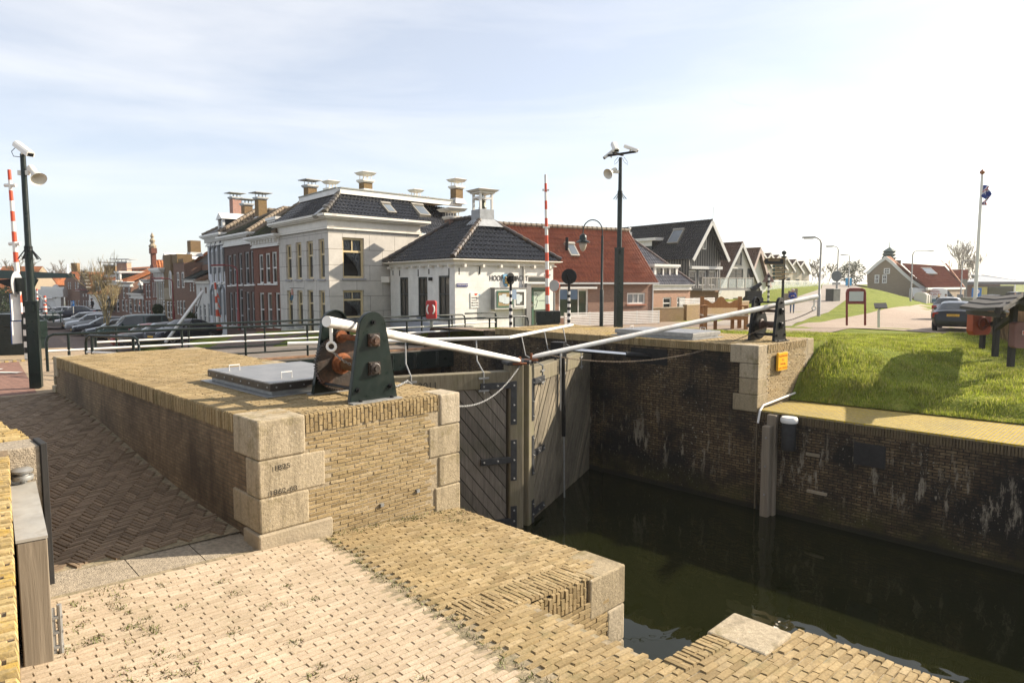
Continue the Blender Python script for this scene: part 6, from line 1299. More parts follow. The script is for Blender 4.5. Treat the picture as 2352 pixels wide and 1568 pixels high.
# ------------------------------------------------------------------ barn house and low building on the right
Yb = 100; A = Vector(atY(1993, 650, Yb+2).xy); B = Vector(atY(2125, 650, Yb-3).xy); d = (B-A).normalized(); n = inward(A, B)
if n.y < 0: n = -n
bn = thing('barn_house', 'brick barn house with a curved gable and a long red roof beyond the green bank', 'house', ((A+B)/2).to_3d()+Vector((0,0,-3.2)), math.atan2(d.y, d.x))
prof_px = [(1991, 625), (1998, 619), (2006, 611), (2020, 599), (2035, 588.5), (2050, 600), (2075, 624), (2095, 641), (2110, 651), (2126, 661)]
pr = [onwall(A, B, *q) for q in prof_px]; rs = [pxr(A, B, *q) for q in ((2009.5,2020,631,650.5), (2027,2037.5,631,650.5), (2030.5,2044.5,616,629))]
b = MB(axes((A.x, A.y, 0), (d.x, d.y, 0), (n.x, n.y, 0), (0,0,1))); b.poly([(pr[0][0]+.4, 0, -3.4), (pr[-1][0]-.4, 0, -3.4)] + [(s_, 0, z-.15) for s_, z in reversed(pr)]); b.build('gable_wall', M_tanb, bn)
for r in rs: window(bn, A, B, r, -.02, M_whitew, .14, (('h', .5), ('v', .5)))
ML = axes((A.x, A.y, 0), (d.x, d.y, 0), (n.x, n.y, 0), (0,0,1)); b = MB(ML)
for (s0, z0), (s1, z1) in zip(pr, pr[1:]): b.bar((s0, -.12, z0-.22), (s1, -.12, z1-.22), .12, .42, up=(0,0,1))
b.build('bargeboard', M_whitew, bn)
pk = pr[4]; ridge_dir = Vector((.985, .17)); 
def bw(s_, z): return A.to_3d() + Vector((d.x, d.y, 0))*s_ + Vector((0,0,z))
b = MB(); Lr = 17.5
rr_ = [bw(s_, z) for s_, z in pr[4:]]; rdv = Vector((.985, .17, 0)).normalized()
for p, q in zip(rr_, rr_[1:]): b.poly([q, q+rdv*.7, p+rdv*.7, p])
b.build('roof', M_orant, bn)
P0_ = atY(2068.5, 607, 102); P1_ = atY(2173, 606, 112); Q1 = atY(2214.7, 659.6, 104); Q0 = atY(2128, 660.5, 94.5)
b = MB(); pantile(b, [Q0, Q1, P1_, P0_], .5, .5, .04, .03, 4); b.build('roof', rooftile('dark_red_tile', (.060,.017,.012), (.09,.028,.018), 0, 1, tw=.5), bn, smooth=50)
b = MB(); b.poly([(*Q0.xy, Q0.z), (*Q1.xy, Q1.z), (*Q1.xy, -3.4), (*Q0.xy, -3.4)]); b.build('side_wall', M_tanb, bn); b = MB(); b.poly([bw(*q)+rdv*.6+Vector((0,.05,-.05)) for q in pr[4:]]+[Q0, P0_]); b.build('valley_roof', MATS['dark_red_tile'], bn); b = MB(); b.bar(Q0+Vector((0,-.1,-.15)), Q1+Vector((0,-.1,-.15)), .3, .3); b.build('gutter', M_whitew, bn)
b = MB(); ridge(b, P1_, Q1, .13, 1); b.build('verge_tiles', M_orant, bn)
R0, R1 = atY(2180, 619, 113), atY(2224, 619, 116); R2, R3 = atY(2224, 641, 112), atY(2184, 641, 110); b = MB(); b.poly([R3, R2, R1, R0]); b.build('rear_roof', MATS['dark_red_tile'], bn); b = MB(); b.poly([R3+Vector((0,.2,0)), R2+Vector((0,.2,0)), (*R2.xy, -3.4), (*R3.xy, -3.4)]); b.build('rear_wall', M_dkgreen, bn)
c = atY(2042, 600, 103); b = MB(); b.lathe([(.9, -.6), (.85, .4), (1.1, .5), (.8, .9), (1.05, 1.0), (.75, 1.35), (1.0, 1.45), (.2, 2.0), (.05, 2.1), (.05, 2.9)], c, 8); b.build('cupola', plain('verdigris', (.07,.11,.10), .6), bn)
skylight(bn, (P0_*.35+P1_*.2+Q0*.25+Q1*.2)+Vector((0,-.1,0)), rdv, (P0_-Q0).normalized(), rdv.cross((P0_-Q0).normalized()).normalized(), 2.6, 2.2)
c = atY(2062, 607, 104); b = MB(); b.box(c.x-.3, c.x+.3, c.y-.3, c.y+.3, c.z-1.5, c.z+.6); b.build('chimney', M_brownb, bn)
lbd = thing('low_building', 'low brick building with a pale zinc roof behind the parked cars', 'building', (80, 118, -3.2), 0); Y = 118
zt, zb = atY(2270, 647, Y).z, -3.4; X0, X1 = atY(2222, 650, Y).x, atY(2338, 650, Y).x
b = MB(); b.box(X0, X1-3, Y, Y+10, zb, zt-.4); b.build('wall', M_brownb, lbd); b = MB(); b.box(X0-1, X1+1, Y-1, Y+11, zt-.5, zt); b.build('fascia', plain('dark_zinc', (.10,.11,.12), .5), lbd)
b = MB(); b.poly([(X0-1, Y-1, zt), (X1+1, Y-1, zt), (X1-5, Y+5, zt+1.3), (X0+6, Y+5, zt+1.3)]); b.poly([(X1+1, Y-1, zt), (X1+1, Y+11, zt), (X1-5, Y+5, zt+1.3)]); b.build('roof', plain('pale_zinc', (.45,.48,.50), .4, .3), lbd)
b = MB(); b.box(X0+1.2, X0+8, Y-.06, Y, zb+.9, zt-.7); b.build('window', M_glass, lbd)
b = MB(); b.box(X0+.8, X0+3.4, Y-.12, Y-.07, zb+.9, zt-.9); b.build('yellow_poster', plain('yellow_poster', (.60,.55,.12), .6), lbd)
# ------------------------------------------------------------------ the rest of the quay row, far left
def q_house(name, label, A, B, back, zb, wm, wins, zf, roof, fm=None, extra=None, bars=SASH, fw=.10):
    """zf: wall top; roof: ('par', z) ridge parallel to street, ('gable', z), ('hipfront', z), None"""
    A, B = Vector(A), Vector(B); d = (B-A).normalized(); n = inward(A, B); W = (B-A).length; h = thing(name, label, 'house', ((A+B)/2).to_3d()+Vector((0,0,zb)), math.atan2(d.y, d.x), None)
    rs = [pxr(A, B, *q[:4]) for q in wins]; low = [r for r in rs if r[3] < zf]; C_, E_ = B+n*back, A+n*back; b = MB(); facade(b, A, B, zb, zf, low, .10)
    b.poly([(*B, zb), (*C_, zb), (*C_, zf), (*B, zf)]); b.poly([(*E_, zb), (*A, zb), (*A, zf), (*E_, zf)]); b.poly([(*C_, zb), (*E_, zb), (*E_, zf), (*C_, zf)])
    m0, m1 = (A+E_)/2, (B+C_)/2; fA, fB = (A+B)/2, (C_+E_)/2; rm = roof[2] if roof else None; zr = roof[1] if roof else zf
    if roof and roof[0] == 'par': b.poly([(*B, zf), (*C_, zf), (*m1, zr)]); b.poly([(*E_, zf), (*A, zf), (*m0, zr)])
    if roof and roof[0] == 'gable': b.poly([(*A, zf), (*B, zf), (*fA, zr)])
    b.build('wall', wm, h)
    for r, q in zip(rs, wins): window(h, A, B, r, .10 if r[3] < zf else -.01, q[5] if len(q) > 5 else (fm or M_whitew), fw, DOORB if len(q) > 4 and q[4] == 'door' else bars, q[4] if len(q) > 4 else 'window')
    b = MB()
    if roof and roof[0] == 'par': pantile(b, [v3(A-n*.2, zf), v3(B-n*.2, zf), v3(m1, zr), v3(m0, zr)], .27, .36, .035, .03, 4); pantile(b, [v3(C_+n*.2, zf), v3(E_+n*.2, zf), v3(m0, zr), v3(m1, zr)], .27, .36, .035, .03, 4)
    if roof and roof[0] == 'gable': pantile(b, [v3(E_, zf), v3(A-n*.0, zf), v3(fA, zr), v3(fB, zr)], .27, .36, .035, .03, 4); pantile(b, [v3(B, zf), v3(C_, zf), v3(fB, zr), v3(fA, zr)], .27, .36, .035, .03, 4)
    if roof: b.build('roof', rm, h, smooth=50)
    return h, A, B, n, d, W
def zat(A, B, px, py): return onwall(A, B, px, py)[1]
zs_ = -4.1; RP = rowpt
A, B = RP(453), RP(483.5); zf = zat(A, B, 468, 645)
h, A, B, n, d, W = q_house('warehouse', 'low whitewashed warehouse with peeling paint beside the ornate white house', A, B, 5, zs_, M_lime, [(459.5,462.5,661,675,'window',M_brownb), (470,474.5,659,674,'window',M_brownb), (457,462,700,738,'door',M_greyw), (466.5,472,698,740,'door',M_greyw), (477,482,697,742,'door',M_greyw)], zf, ('par', zat(A, B, 468, 608), rooftile('rust_brown_tile', (.10,.05,.025), (.17,.085,.04), .3, .7)))
cornice(h, A, B, zf-.2, zf+.05, .12, M_cream)
A, B = RP(427), RP(453); zf = zat(A, B, 440, 643)
h, A, B, n, d, W = q_house('brick_house', 'brick house with a steep dark green roof and white gutter beside the warehouse', A, B, 9, zs_, M_brownb, [(434.5,438.5,651,669), (441.5,445.5,650,669), (449.5,453,650,669), (446,454,699,737), (437,443,700,738,'door')], zf, ('par', zat(A, B, 440, 590)+.6, rooftile('dark_moss_roof', (.012,.018,.014), (.03,.035,.028), .35, .6)))
cornice(h, A, B, zf-.18, zf+.06, .14, M_white)
A, B = RP(402.5), RP(427); zf = zat(A, B, 415, 603)
h, A, B, n, d, W = q_house('brick_house', 'tall brick house front with two blunt parapet piers under a black tiled roof', A, B, 10, zs_, M_brownb, [(404.5,411,625,661), (415.5,422.5,624.5,661), (405.5,410.5,690,722), (411.5,417,690,724), (419,425,690,727)], zf, None)
b = MB(); plate_(b, A, B, 0, W*.46, -.05, 1.1, zf, zat(A, B, 409, 583)); plate_(b, A, B, W*.54, W, -.05, .8, zf, zat(A, B, 421, 594)); b.build('parapet', M_chimb, h)
a0 = A+n*1.5-d*.5; c0_ = B+n*.9+d*11; zz = zat(A, B, 425, 608); b = MB(); pantile(b, [v3(a0, zz), v3(c0_, zz), v3(c0_+n*4, zz+3.1), v3(a0+n*4+d*1.5, zz+3.1)], .34, .4, .045, .03, 4); b.build('roof', M_slate2, h, smooth=50)
b = MB(); ridge(b, v3(a0, zz+.1), v3(a0+n*4+d*1.5, zz+3.2), .2); b.build('hip_ridge', M_orant, h); b = MB(); b.poly([v3(c0_, -4), v3(c0_+n*4, -4), v3(c0_+n*4, zz+3), v3(c0_, zz)]); b.poly([v3(a0, -4), v3(c0_, -4), v3(c0_, zz), v3(a0, zz)]); b.build('rear_wall', M_brownb, h)
chimney(h, at_px(447, 59), .85, .75, zpx(572, 59)-.6, zpx(553, 59), rzs, M_chimb, None)
A, B = RP(380), RP(402.5); zf = zat(A, B, 391, 632)
h, A, B, n, d, W = q_house('brick_house', 'brick house with an oval window and pale ground floor doors', A, B, 8, zs_, M_chimb, [(382,388,692,730,'door',M_whitew), (389,394,692,731,'door',M_whitew), (395,400.5,692,732,'door',M_whitew)], zf, None)
b = MB(); plate_(b, A, B, 0, W*.75, -.02, 1.0, zf, zat(A, B, 390, 584)); b.build('parapet', M_chimb, h); s0, z0 = onwall(A, B, 393, 654); M = axes((*(A+d*s0-n*.03), z0), (d.x,d.y,0), (0,0,1), (-n.x,-n.y,0)); b = MB(M); ring = [(.40*math.cos(2*math.pi*i/20), 1.15*math.sin(2*math.pi*i/20), 0) for i in range(20)]; b.poly(ring); b.build('oval_window', M_glass, h); b = MB(M); b.tube(ring, .07, 6, closed=True); b.build('oval_frame', M_whitew, h)
b = MB(); zz = zat(A, B, 391, 688); plate_(b, A, B, .0, W, -.06, .0, zz, zz+1.0); b.build('grey_band', M_stone2, h)
A, B = RP(361.5), RP(380); zf = zat(A, B, 371, 641)
h, A, B, n, d, W = q_house('narrow_house', 'narrow house with a bracketed white cornice and a dormer in its orange roof', A, B, 8, zs_, plain('buff_render', (.34,.30,.24), .8, var=.1), [(363,366.2,648,687), (367.8,371.2,648,687), (373,377,648,687), (363.5,366.5,690,725), (368,371.5,690,727), (373,378,690,728,'door')], zf, ('par', zat(A, B, 371, 585), M_orant))
cornice(h, A, B, zf-.2, zf+1.0, .35, M_white, dent=5); dormer(h, A, B, 365.5, 374.5, 597, 618, 3, M_white, M_greyw, True)
A, B = RP(347.7), RP(361.5); zf = zat(A, B, 355, 640)
h, A, B, n, d, W = q_house('gabled_house', 'red brick house with a tall ornate gable ending in a stone pinnacle', A, B, 9, zs_, M_redb, [(349,351.5,648,683), (352.5,355,648,683), (356,358.5,648,683), (349.5,352,689,722), (353.5,356,689,723), (357,360,689,725)], zf, ('gable', zat(A, B, 352, 596), M_orant))
b = MB(); zt = zat(A, B, 350, 582); plate_(b, A, B, W*.22, W*.78, -.05, .3, zf, zf+(zt-zf)*.55); plate_(b, A, B, W*.36, W*.64, -.05, .3, zf+(zt-zf)*.55, zt); plate_(b, A, B, W*.3, W*.70, -.12, .36, zt, zt+.5); b.build('gable_front', M_redb, h)
q = A+d*W*.5+n*.1; b = MB(); b.lathe([(.30, zt+.5), (.36, zt+.7), (.16, zt+.95), (.26, zt+1.2), (.10, zt+1.45), (.18, zt+1.6), (.02, zt+1.95)], (q.x, q.y, 0), 8); b.build('pinnacle', M_stone2, h)
A, B = RP(331.5), RP(347.7); zf = zat(A, B, 339, 645)
h, A, B, n, d, W = q_house('brick_house', 'red brick house with tall paired windows and a small white dormer', A, B, 8, zs_, M_redb, [(333.5,338,653,684), (340,344.5,653,684), (333,338,690,725), (340,345,690,728,'door')], zf, ('par', zat(A, B, 339, 606), M_orant))
cornice(h, A, B, zf-.2, zf+.15, .2, M_white, dent=7); dormer(h, A, B, 338, 344, 620, 645, 3, M_white, M_greyw, True)
# beyond the bend the row turns to face the basin
Q0 = RP(332); D2 = Vector((-.70, .714))
def RQ(px): k = (px-CX)/F; t_ = (Q0.x - k*Q0.y) / (.70 + k*.714); return Q0 + D2*t_
zs_ = -4.0
A, B = RQ(303), RQ(331.5); zf = zat(A, B, 317, 678)
h, A, B, n, d, W = q_house('dormer_house', 'low brick house with a white cornice and arched dormer in a dark mansard', A, B, 7, zs_, M_brownb, [(306,311.5,686,716), (315,321,686,717), (325,331,686,718)], zf, None)
cornice(h, A, B, zf-.35, zf+.2, .25, M_white)
a0, c0_ = A-n*.1, B-n*.1; b = MB(); zz = zat(A, B, 317, 640); pantile(b, [v3(a0, zf+.2), v3(c0_, zf+.2), v3(c0_+n*2.2, zz+.3), v3(a0+n*2.2+d*2, zz+.3)], .34, .4, .04, .03, 4); b.build('roof', M_slate2, h, smooth=50); dormer(h, A, B, 311, 318.5, 655, 674, 2.6, M_cream, M_creamw, True)
b = MB(); pantile(b, [v3(a0+n*2.4-d*1, zf), v3(c0_+n*2.4, zf), v3(c0_+n*6, zat(A, B, 317, 604)), v3(a0+n*6-d*1, zat(A, B, 317, 604))], .42, .45, .055, .03, 4); b.build('rear_roof', M_orant, h, smooth=50)
chimney(h, at_px(323, 80), 1.4, 1.1, zpx(640, 80), zpx(625, 80), 0, M_chimb, 'plate', capw=1.7)
A, B = RQ(277), RQ(303); zf = zat(A, B, 290, 652)
h, A, B, n, d, W = q_house('brick_house', 'brick house with a white gutter, orange roof and a wide capped chimney', A, B, 9, zs_, M_brownb, [(281,286,661,685), (293.5,298.5,661,685), (279,284,688,714), (287,292,688,716), (295,302,688,720,'door')], zf, ('par', zat(A, B, 290, 612)+.4, M_orant))
cornice(h, A, B, zf-.3, zf+.25, .3, M_white); chimney(h, at_px(284.5, 82), 1.2, 1.0, zpx(624, 82)-.6, zpx(603, 82), 0, brick('salmon_brick', (0,0,0), (0,0,0), (0,0,0)), 'plate', capw=1.8)
A, B = RQ(252), RQ(277); zf = zat(A, B, 264, 648)
h, A, B, n, d, W = q_house('brick_house', 'brick house half hidden by the bare tree, with a dormer and orange roof', A, B, 9, zs_, M_brownb, [(257,262,664,690), (267,272,664,690), (258,263,694,715), (267,273,692,716)], zf, ('par', zat(A, B, 264, 617)+.3, M_orant))
cornice(h, A, B, zf-.3, zf+.2, .3, M_white); dormer(h, A, B, 258, 267, 626, 648, 3, M_white, M_greyw); chimney(h, at_px(257, 86), 1.4, 1.1, zpx(626, 86)-.6, zpx(610, 86), 0, M_chimb, 'plate', capw=1.8)
A, B = RQ(206), RQ(252); zf = zat(A, B, 230, 676)
h, A, B, n, d, W = q_house('white_cottage', 'white plastered cottage behind the bare tree under a wide orange roof', A, B, 9, zs_, M_wbrick, [(232,238,686,716), (243,249,686,716)], zf, ('par', zat(A, B, 230, 618)+.3, M_orant))
dormer(h, A, B, 211, 221, 648, 668, 3, M_white, M_greyw)
def stepped(A, B, zf, zt, n_, mat, h, n):
    W = (Vector(B)-Vector(A)).length; b = MB()
    for i in range(n_): f = .5*i/n_; plate_(b, A, B, W*f, W*(1-f), -.15, .25, zf+(zt-zf)*i/n_, zf+(zt-zf)*(i+1)/n_)
    b.build('stepped_gable', mat, h); b = MB()
    for i in range(n_): f = .5*i/n_; z = zf+(zt-zf)*(i+1)/n_; plate_(b, A, B, W*f-.05, W*(f+.5/n_), -.2, .3, z, z+.14); plate_(b, A, B, W*(1-f-.5/n_), W*(1-f)+.05, -.2, .3, z, z+.14)
    b.build('step_coping', M_cream, h)
A, B = RQ(185.5), RQ(206); zf = zat(A, B, 196, 668); zt = zat(A, B, 193, 622)
h, A, B, n, d, W = q_house('stepped_gable_house', 'brick house with a stepped gable edged in pale stone', A, B, 10, zs_, M_purpb, [(189,192,674.5,681), (196,199,674.5,681), (190,193,690,716), (196,199.5,690,716), (201,204,690,717)], zf, ('gable', zt-.4, M_orant)); stepped(A, B, zf, zt, 6, M_purpb, h, n)
A, B = RQ(151.5), RQ(185.5); zf = zat(A, B, 168, 656)
h, A, B, n, d, W = q_house('gabled_house', 'dark brick gabled house at the end of the row with an orange roof', A, B, 10, zs_, M_brownb, [(155,158,648,664), (159.5,162.5,648,664), (171,174,648,664), (177,180,648,664), (155,158,690,712), (160,163,690,712), (172,175,690,712), (178,182,690,713)], zf+.6, ('gable', zat(A, B, 162, 624), M_orant))
chimney(h, at_px(173, 95), .8, .7, zpx(640, 95)-.8, zpx(604, 95), 0, M_chimb, None)
# houses across the water and behind
def far_house(label, xl, xr, yf, yr, Y, wm, rm, wins, fm=None):
    A, B = Vector(atY(xl, 650, Y).xy), Vector(atY(xr, 650, Y).xy); zf, zr = atY(xl, yf, Y).z, atY(xl, yr, Y).z
    return q_house('far_house', label, A, B, 9, -4, wm, wins, zf, ('par', zr, rm), fm, fw=.14)
far_house('far brown brick house with white trim behind the white drawbridge', 112, 148, 655, 636, 112, M_brownb, M_orant, [(120,125,663,673), (139,145,663,676), (114,120,688,706), (128,138,686,705), (143,149,686,703)])
far_house('far house with an orange roof behind the masts', 60, 112, 668, 632, 118, M_brownb, M_orant, [(66,72,680,700), (90,96,680,700)])
far_house('far house with a thatched and orange roof at the left edge of the view', -40, 54, 672, 610, 105, M_tanb, M_orant, [(5,12,680,700), (30,36,680,700)])
far_house('distant red roofed house above the white drawbridge', 105, 160, 652, 626, 150, M_wbrick, M_brownt, [])

# ------------------------------------------------------------------ bridges on the far basin
M_pgreen = plain('bridge_green', (.012,.045,.032), .4, var=.2, scale=2)
db = thing('drawbridge', 'dark green lifting bridge with a long overhead beam and grey tie rods', 'bridge', (-44, 66, -4), 0); Y = 62
P = lambda px, py, dy=0: atY(px, py, Y+dy)
b = MB(); i = b.add([P(-60, 617), P(172, 629), P(173, 634), P(168, 638), P(-60, 641)]); j = b.add([p + Vector((-.3, .5, 0)) for p in (P(-60, 617), P(172, 629), P(173, 634), P(168, 638), P(-60, 641))])
b.face((i+4,i+3,i+2,i+1,i)); b.face((j,j+1,j+2,j+3,j+4))
for k in range(5): b.face((i+k, i+(k+1)%5, j+(k+1)%5, j+k))
b.build('balance_beam', M_pgreen, db)
b = MB(); b.bar(P(62, 635), P(62, 745), .55, .55); b.bar(P(40, 635), P(40, 742), .5, .5); b.bar(P(52, 700), P(82, 640), .35); b.build('portal_post', M_pgreen, db)
b = MB()
for (x0, y0, x1, y1) in ((55, 652, 95, 682), (58, 695, 112, 740), (93, 683, 133, 722), (133, 722, 155, 745)): b.tube([P(x0, y0), P(x1, y1)], .07, 6)
b.build('tie_rod', M_steel, db)
b = MB(); p, q = P(-20, 744), P(166, 743); b.bar(p, q, 3.0, .35); b.build('deck', plain('weathered_deck', (.16,.14,.12), .9), db)
b = MB()
for zz in (.55, 1.0): b.tube([P(-20, 742)+Vector((0,-1.3,zz)), P(166, 741)+Vector((0,-1.3,zz))], .05, 6)
for k in range(12): e = P(-20+k*16.5, 742)+Vector((0,-1.3,0)); b.tube([e, e+Vector((0,0,1.0))], .05, 6)
b.build('railing', M_pgreen, db); b = MB(); b.tube([P(-20, 742)+Vector((0,-1.25,.75)), P(166, 741)+Vector((0,-1.25,.75))], .06, 6); b.build('white_rail', M_white, db)
wb = thing('white_drawbridge', 'white wooden drawbridge portal with curved braces in the distance', 'bridge', (-62, 92, -4), 0); Y = 90
b = MB(); b.bar(P(78, 675, 0), P(150, 672), .9, 1.1); b.bar(P(138, 670), P(138, 715), .6, .6); b.bar(P(84, 670), P(84, 715), .6, .6); b.build('portal_frame', M_whitew, wb)
b = MB(); b.tube([P(108, 676), P(122, 679), P(131, 690), P(134, 703)], .28, 6); b.bar(P(96, 662), P(150, 664), .5); b.bar(P(100, 680), P(131, 656), .4); b.build('brace', M_whitew, wb)
def barrier(label, px, py0, py1, Y, n, r=.05, lean=0, base=None, group='red and white barriers'):
    a, c = atY(px, py0, Y), atY(px+lean, py1, Y); t = thing('barrier', label, 'barrier', a, 0, group)
    for m, off in ((M_red, 0), (M_white, 1)):
        b = MB()
        for i in range(n):
            if i % 2 == off: k0, k1 = i/n, (i+1)/n; b.tube([a.lerp(c, k0), a.lerp(c, k1)], [r*(1.25-.55*k0), r*(1.25-.55*k1)], 10)
        b.build('red_stripe' if m is M_red else 'white_stripe', m, t, smooth=40)
    if base:
        b = MB(); w, h_ = base; b.box(a.x-w/2, a.x+w/2, a.y-w/2, a.y+w/2, a.z-h_, a.z+.02); b.box(a.x-w/2-.04, a.x+w/2+.04, a.y-w/2-.04, a.y+w/2+.04, a.z-h_*.55, a.z+.06); b.build('base_box', M_dkgreen, t, bevel=.02)
    return t, a, c
barrier('far raised barrier left of the parked white car', 77, 724, 679, 80, 9, .14, -2); barrier('far raised barrier behind the white drawbridge', 86.5, 708, 663, 82, 9, .10, -2); barrier('far raised barrier on a dark green box beside the black and white post', 103.5, 721, 679, 70, 9, .16, -1, (1.6, 1.6))
t, a, c = barrier('slim barrier with red flaps in front of the ornate white house', 502, 757, 649, 41, 7, .085, -8)
b = MB(); [b.prism([a.lerp(c, k)+Vector((.05,0,0)), a.lerp(c, k+.12)+Vector((.04,0,0)), a.lerp(c, k)+Vector((.22,0,-.12))], (0,.03,0)) for k in (.1, .3, .5, .7)]; b.build('flap', M_red, t)
t, a, c = barrier('raised red and white barrier on a black box in front of the guard house', 1258, 717, 401, 28.3, 16, .072, -5, (.92, .74))
b = MB(); [b.tube([a.lerp(c, k)-Vector((.14,0,0)), a.lerp(c, k)+Vector((.14,0,0))], .045, 8) for k in (.89, .275, .62)]; b.build('lamp_bracket', M_white, t)
t, a, c = barrier('raised red and white barrier at the left edge behind the black mast', 48, 741, 390, 24.5, 15, .078, -27, (1.05, 1.05))
b = MB(); [b.tube([a.lerp(c, k)-Vector((.2,0,0)), a.lerp(c, k)+Vector((.2,0,0))], .06, 8) for k in (.52, .90)]; b.build('lamp_bracket', M_white, t)

# ------------------------------------------------------------------ masts with cameras and horns
def cam_head(par, P, d, L=.42, r=.085, nm='camera'):
    P, d = Vector(P), Vector(d).normalized(); side = d.cross(Vector((0,0,1))).normalized(); up = side.cross(d); M = axes(P, d, -side, up); b = MB(M)
    b.prism([(-L/2, -r, -r*.6), (-L/2, r, -r*.6), (-L/2, r, r*.35), (-L/2, r*.55, r*.8), (-L/2, -r*.55, r*.8), (-L/2, -r, r*.35)], (L, 0, 0)); o = b.build(nm, M_white, par, bevel=.006)
    b = MB(M); b.box(L/2, L/2+.004, -r*.7, r*.7, -r*.45, r*.35); b.build('lens_window', M_black, o); b = MB(M); b.tube([(0, 0, -r*.6), (0, 0, -r*1.9)], .03, 6); b.build('bracket', M_cream, o)
def horn(par, P, d, s_=1):
    P, d = Vector(P), Vector(d).normalized(); x = d.orthogonal().normalized(); b = MB(); b.lathe([(.05*s_, -.16*s_), (.075*s_, -.15*s_), (.075*s_, -.02*s_), (.06*s_, .0), (.08*s_, .1*s_), (.165*s_, .26*s_), (.155*s_, .255*s_), (.06*s_, .10*s_), (0, .10*s_)], n=18, ax=axes(P, x, d.cross(x), d)); b.build('horn', M_cream, par, smooth=40)
def mast(label, px, pyb, pyt, z, thick, pyc, pyk):
    """square cabinet foot, round post in two diameters, spiked collar"""
    P0_ = atZ(px, pyb, z); Y = P0_.y; X = P0_.x; zz = lambda py: atY(px, py, Y).z; t = thing('camera_mast', label, 'mast', P0_, R(20)); M = frame((X, Y, 0), R(24))
    b = MB(M); w = thick; b.box(-w, w, -w*.9, w*.9, z, zz(pyc)); b.box(-w*.62, w*.62, -w*.94, -w*.9, z+.3, zz(pyc)-.3); b.box(w*.3, w*.42, -w*.98, -w*.94, z+.9, z+1.35); b.build('cabinet', M_dkgreen, t, bevel=.012)
    b = MB(M); b.box(-w*1.05, w*1.05, -w, w, zz(pyc), zz(pyc)+.05); b.box(-w*.4, w*.5, -w*1.25, -w, zz(pyc)-.18, zz(pyc)-.02); b.build('lamp_hood', M_dkgreen, t)
    b = MB(); b.tube([(X, Y, zz(pyc)), (X, Y, zz(pyk)-.02)], w*.70, 14); b.tube([(X, Y, zz(pyk)-.02), (X, Y, zz(pyk)+.1), (X, Y, zz(pyt))], [w*.74, w*.56, w*.48], 14); b.build('post', M_dkgreen, t, smooth=40)
    b = MB(); [b.bar((X+math.cos(a)*w*.5, Y+math.sin(a)*w*.5, zz(pyk)), (X+math.cos(a)*w*1.9, Y+math.sin(a)*w*1.9, zz(pyk)-.22), .016) for a in [2*math.pi*i/9 for i in range(9)]]; b.tube([(X, Y, zz(pyk)-.05), (X, Y, zz(pyk)+.06)], w*.72, 12); b.build('spike_collar', M_black, t)
    return t, X, Y, zz
t, X, Y, zz = mast('dark green camera mast at the left with one white camera and a horn', 84, 889, 354, -2.28, .112, 696, 572)
dx = Y/F; cam_head(t, (X+.06, Y-.05, zz(344)), (.80, -.35, -.50), .52, .085)
horn(t, (X+.24, Y-.05, zz(396)), (.62, -.35, -.62), 1.0); b = MB(); b.box(X-.12, X+.12, Y-.03, Y+.03, zz(397)-.05, zz(397)+.05); b.tube([(X, Y, zz(352)), (X, Y, zz(346))], .04, 8); b.build('bracket', M_cream, t)
b = MB(); b.tube([(X-.12, Y, zz(336)), (X-.24, Y, zz(348)), (X-.20, Y, zz(359)), (X-.04, Y, zz(361))], .008, 5); b.build('cable', M_black, t)
t, X, Y, zz = mast('tall dark green camera mast with three white cameras in front of the red roof', 1420, 753, 362, -1.60, .125, 572, 443)
dx = Y/F; b = MB(); b.bar((X-.45, Y+.05, zz(356)-.02), (X+.55, Y-.05, zz(351)+.03), .09, .07); b.bar((X-.30, Y-.3, zz(355)), (X+.1, Y+.1, zz(355)), .08, .07); b.build('cross_arm', M_black, t)
cam_head(t, (X+23*dx, Y-.05, zz(342)), (.82, -.35, -.38), .52, .085); cam_head(t, (X-14*dx, Y-.15, zz(340)), (.10, -.75, -.62), .5, .10); cam_head(t, (X-24*dx, Y+.15, zz(352)), (-.72, -.2, -.60), .5, .08)
horn(t, (X-18*dx, Y-.05, zz(394)), (-.62, -.62, -.42), 1.15); b = MB(); b.box(X-.20, X-.02, Y-.04, Y+.04, zz(395)-.05, zz(395)+.05); b.build('bracket', M_cream, t)
b = MB()
for sg in (-1, 1): b.tube([(X+sg*.1, Y-.1, zz(362)), (X+sg*.22, Y-.12, zz(372)), (X+sg*.24, Y-.12, zz(380)), (X+sg*.12, Y-.12, zz(374)), (X+sg*.05, Y-.1, zz(364))], .008, 5)
b.build('cable', M_ink, t)
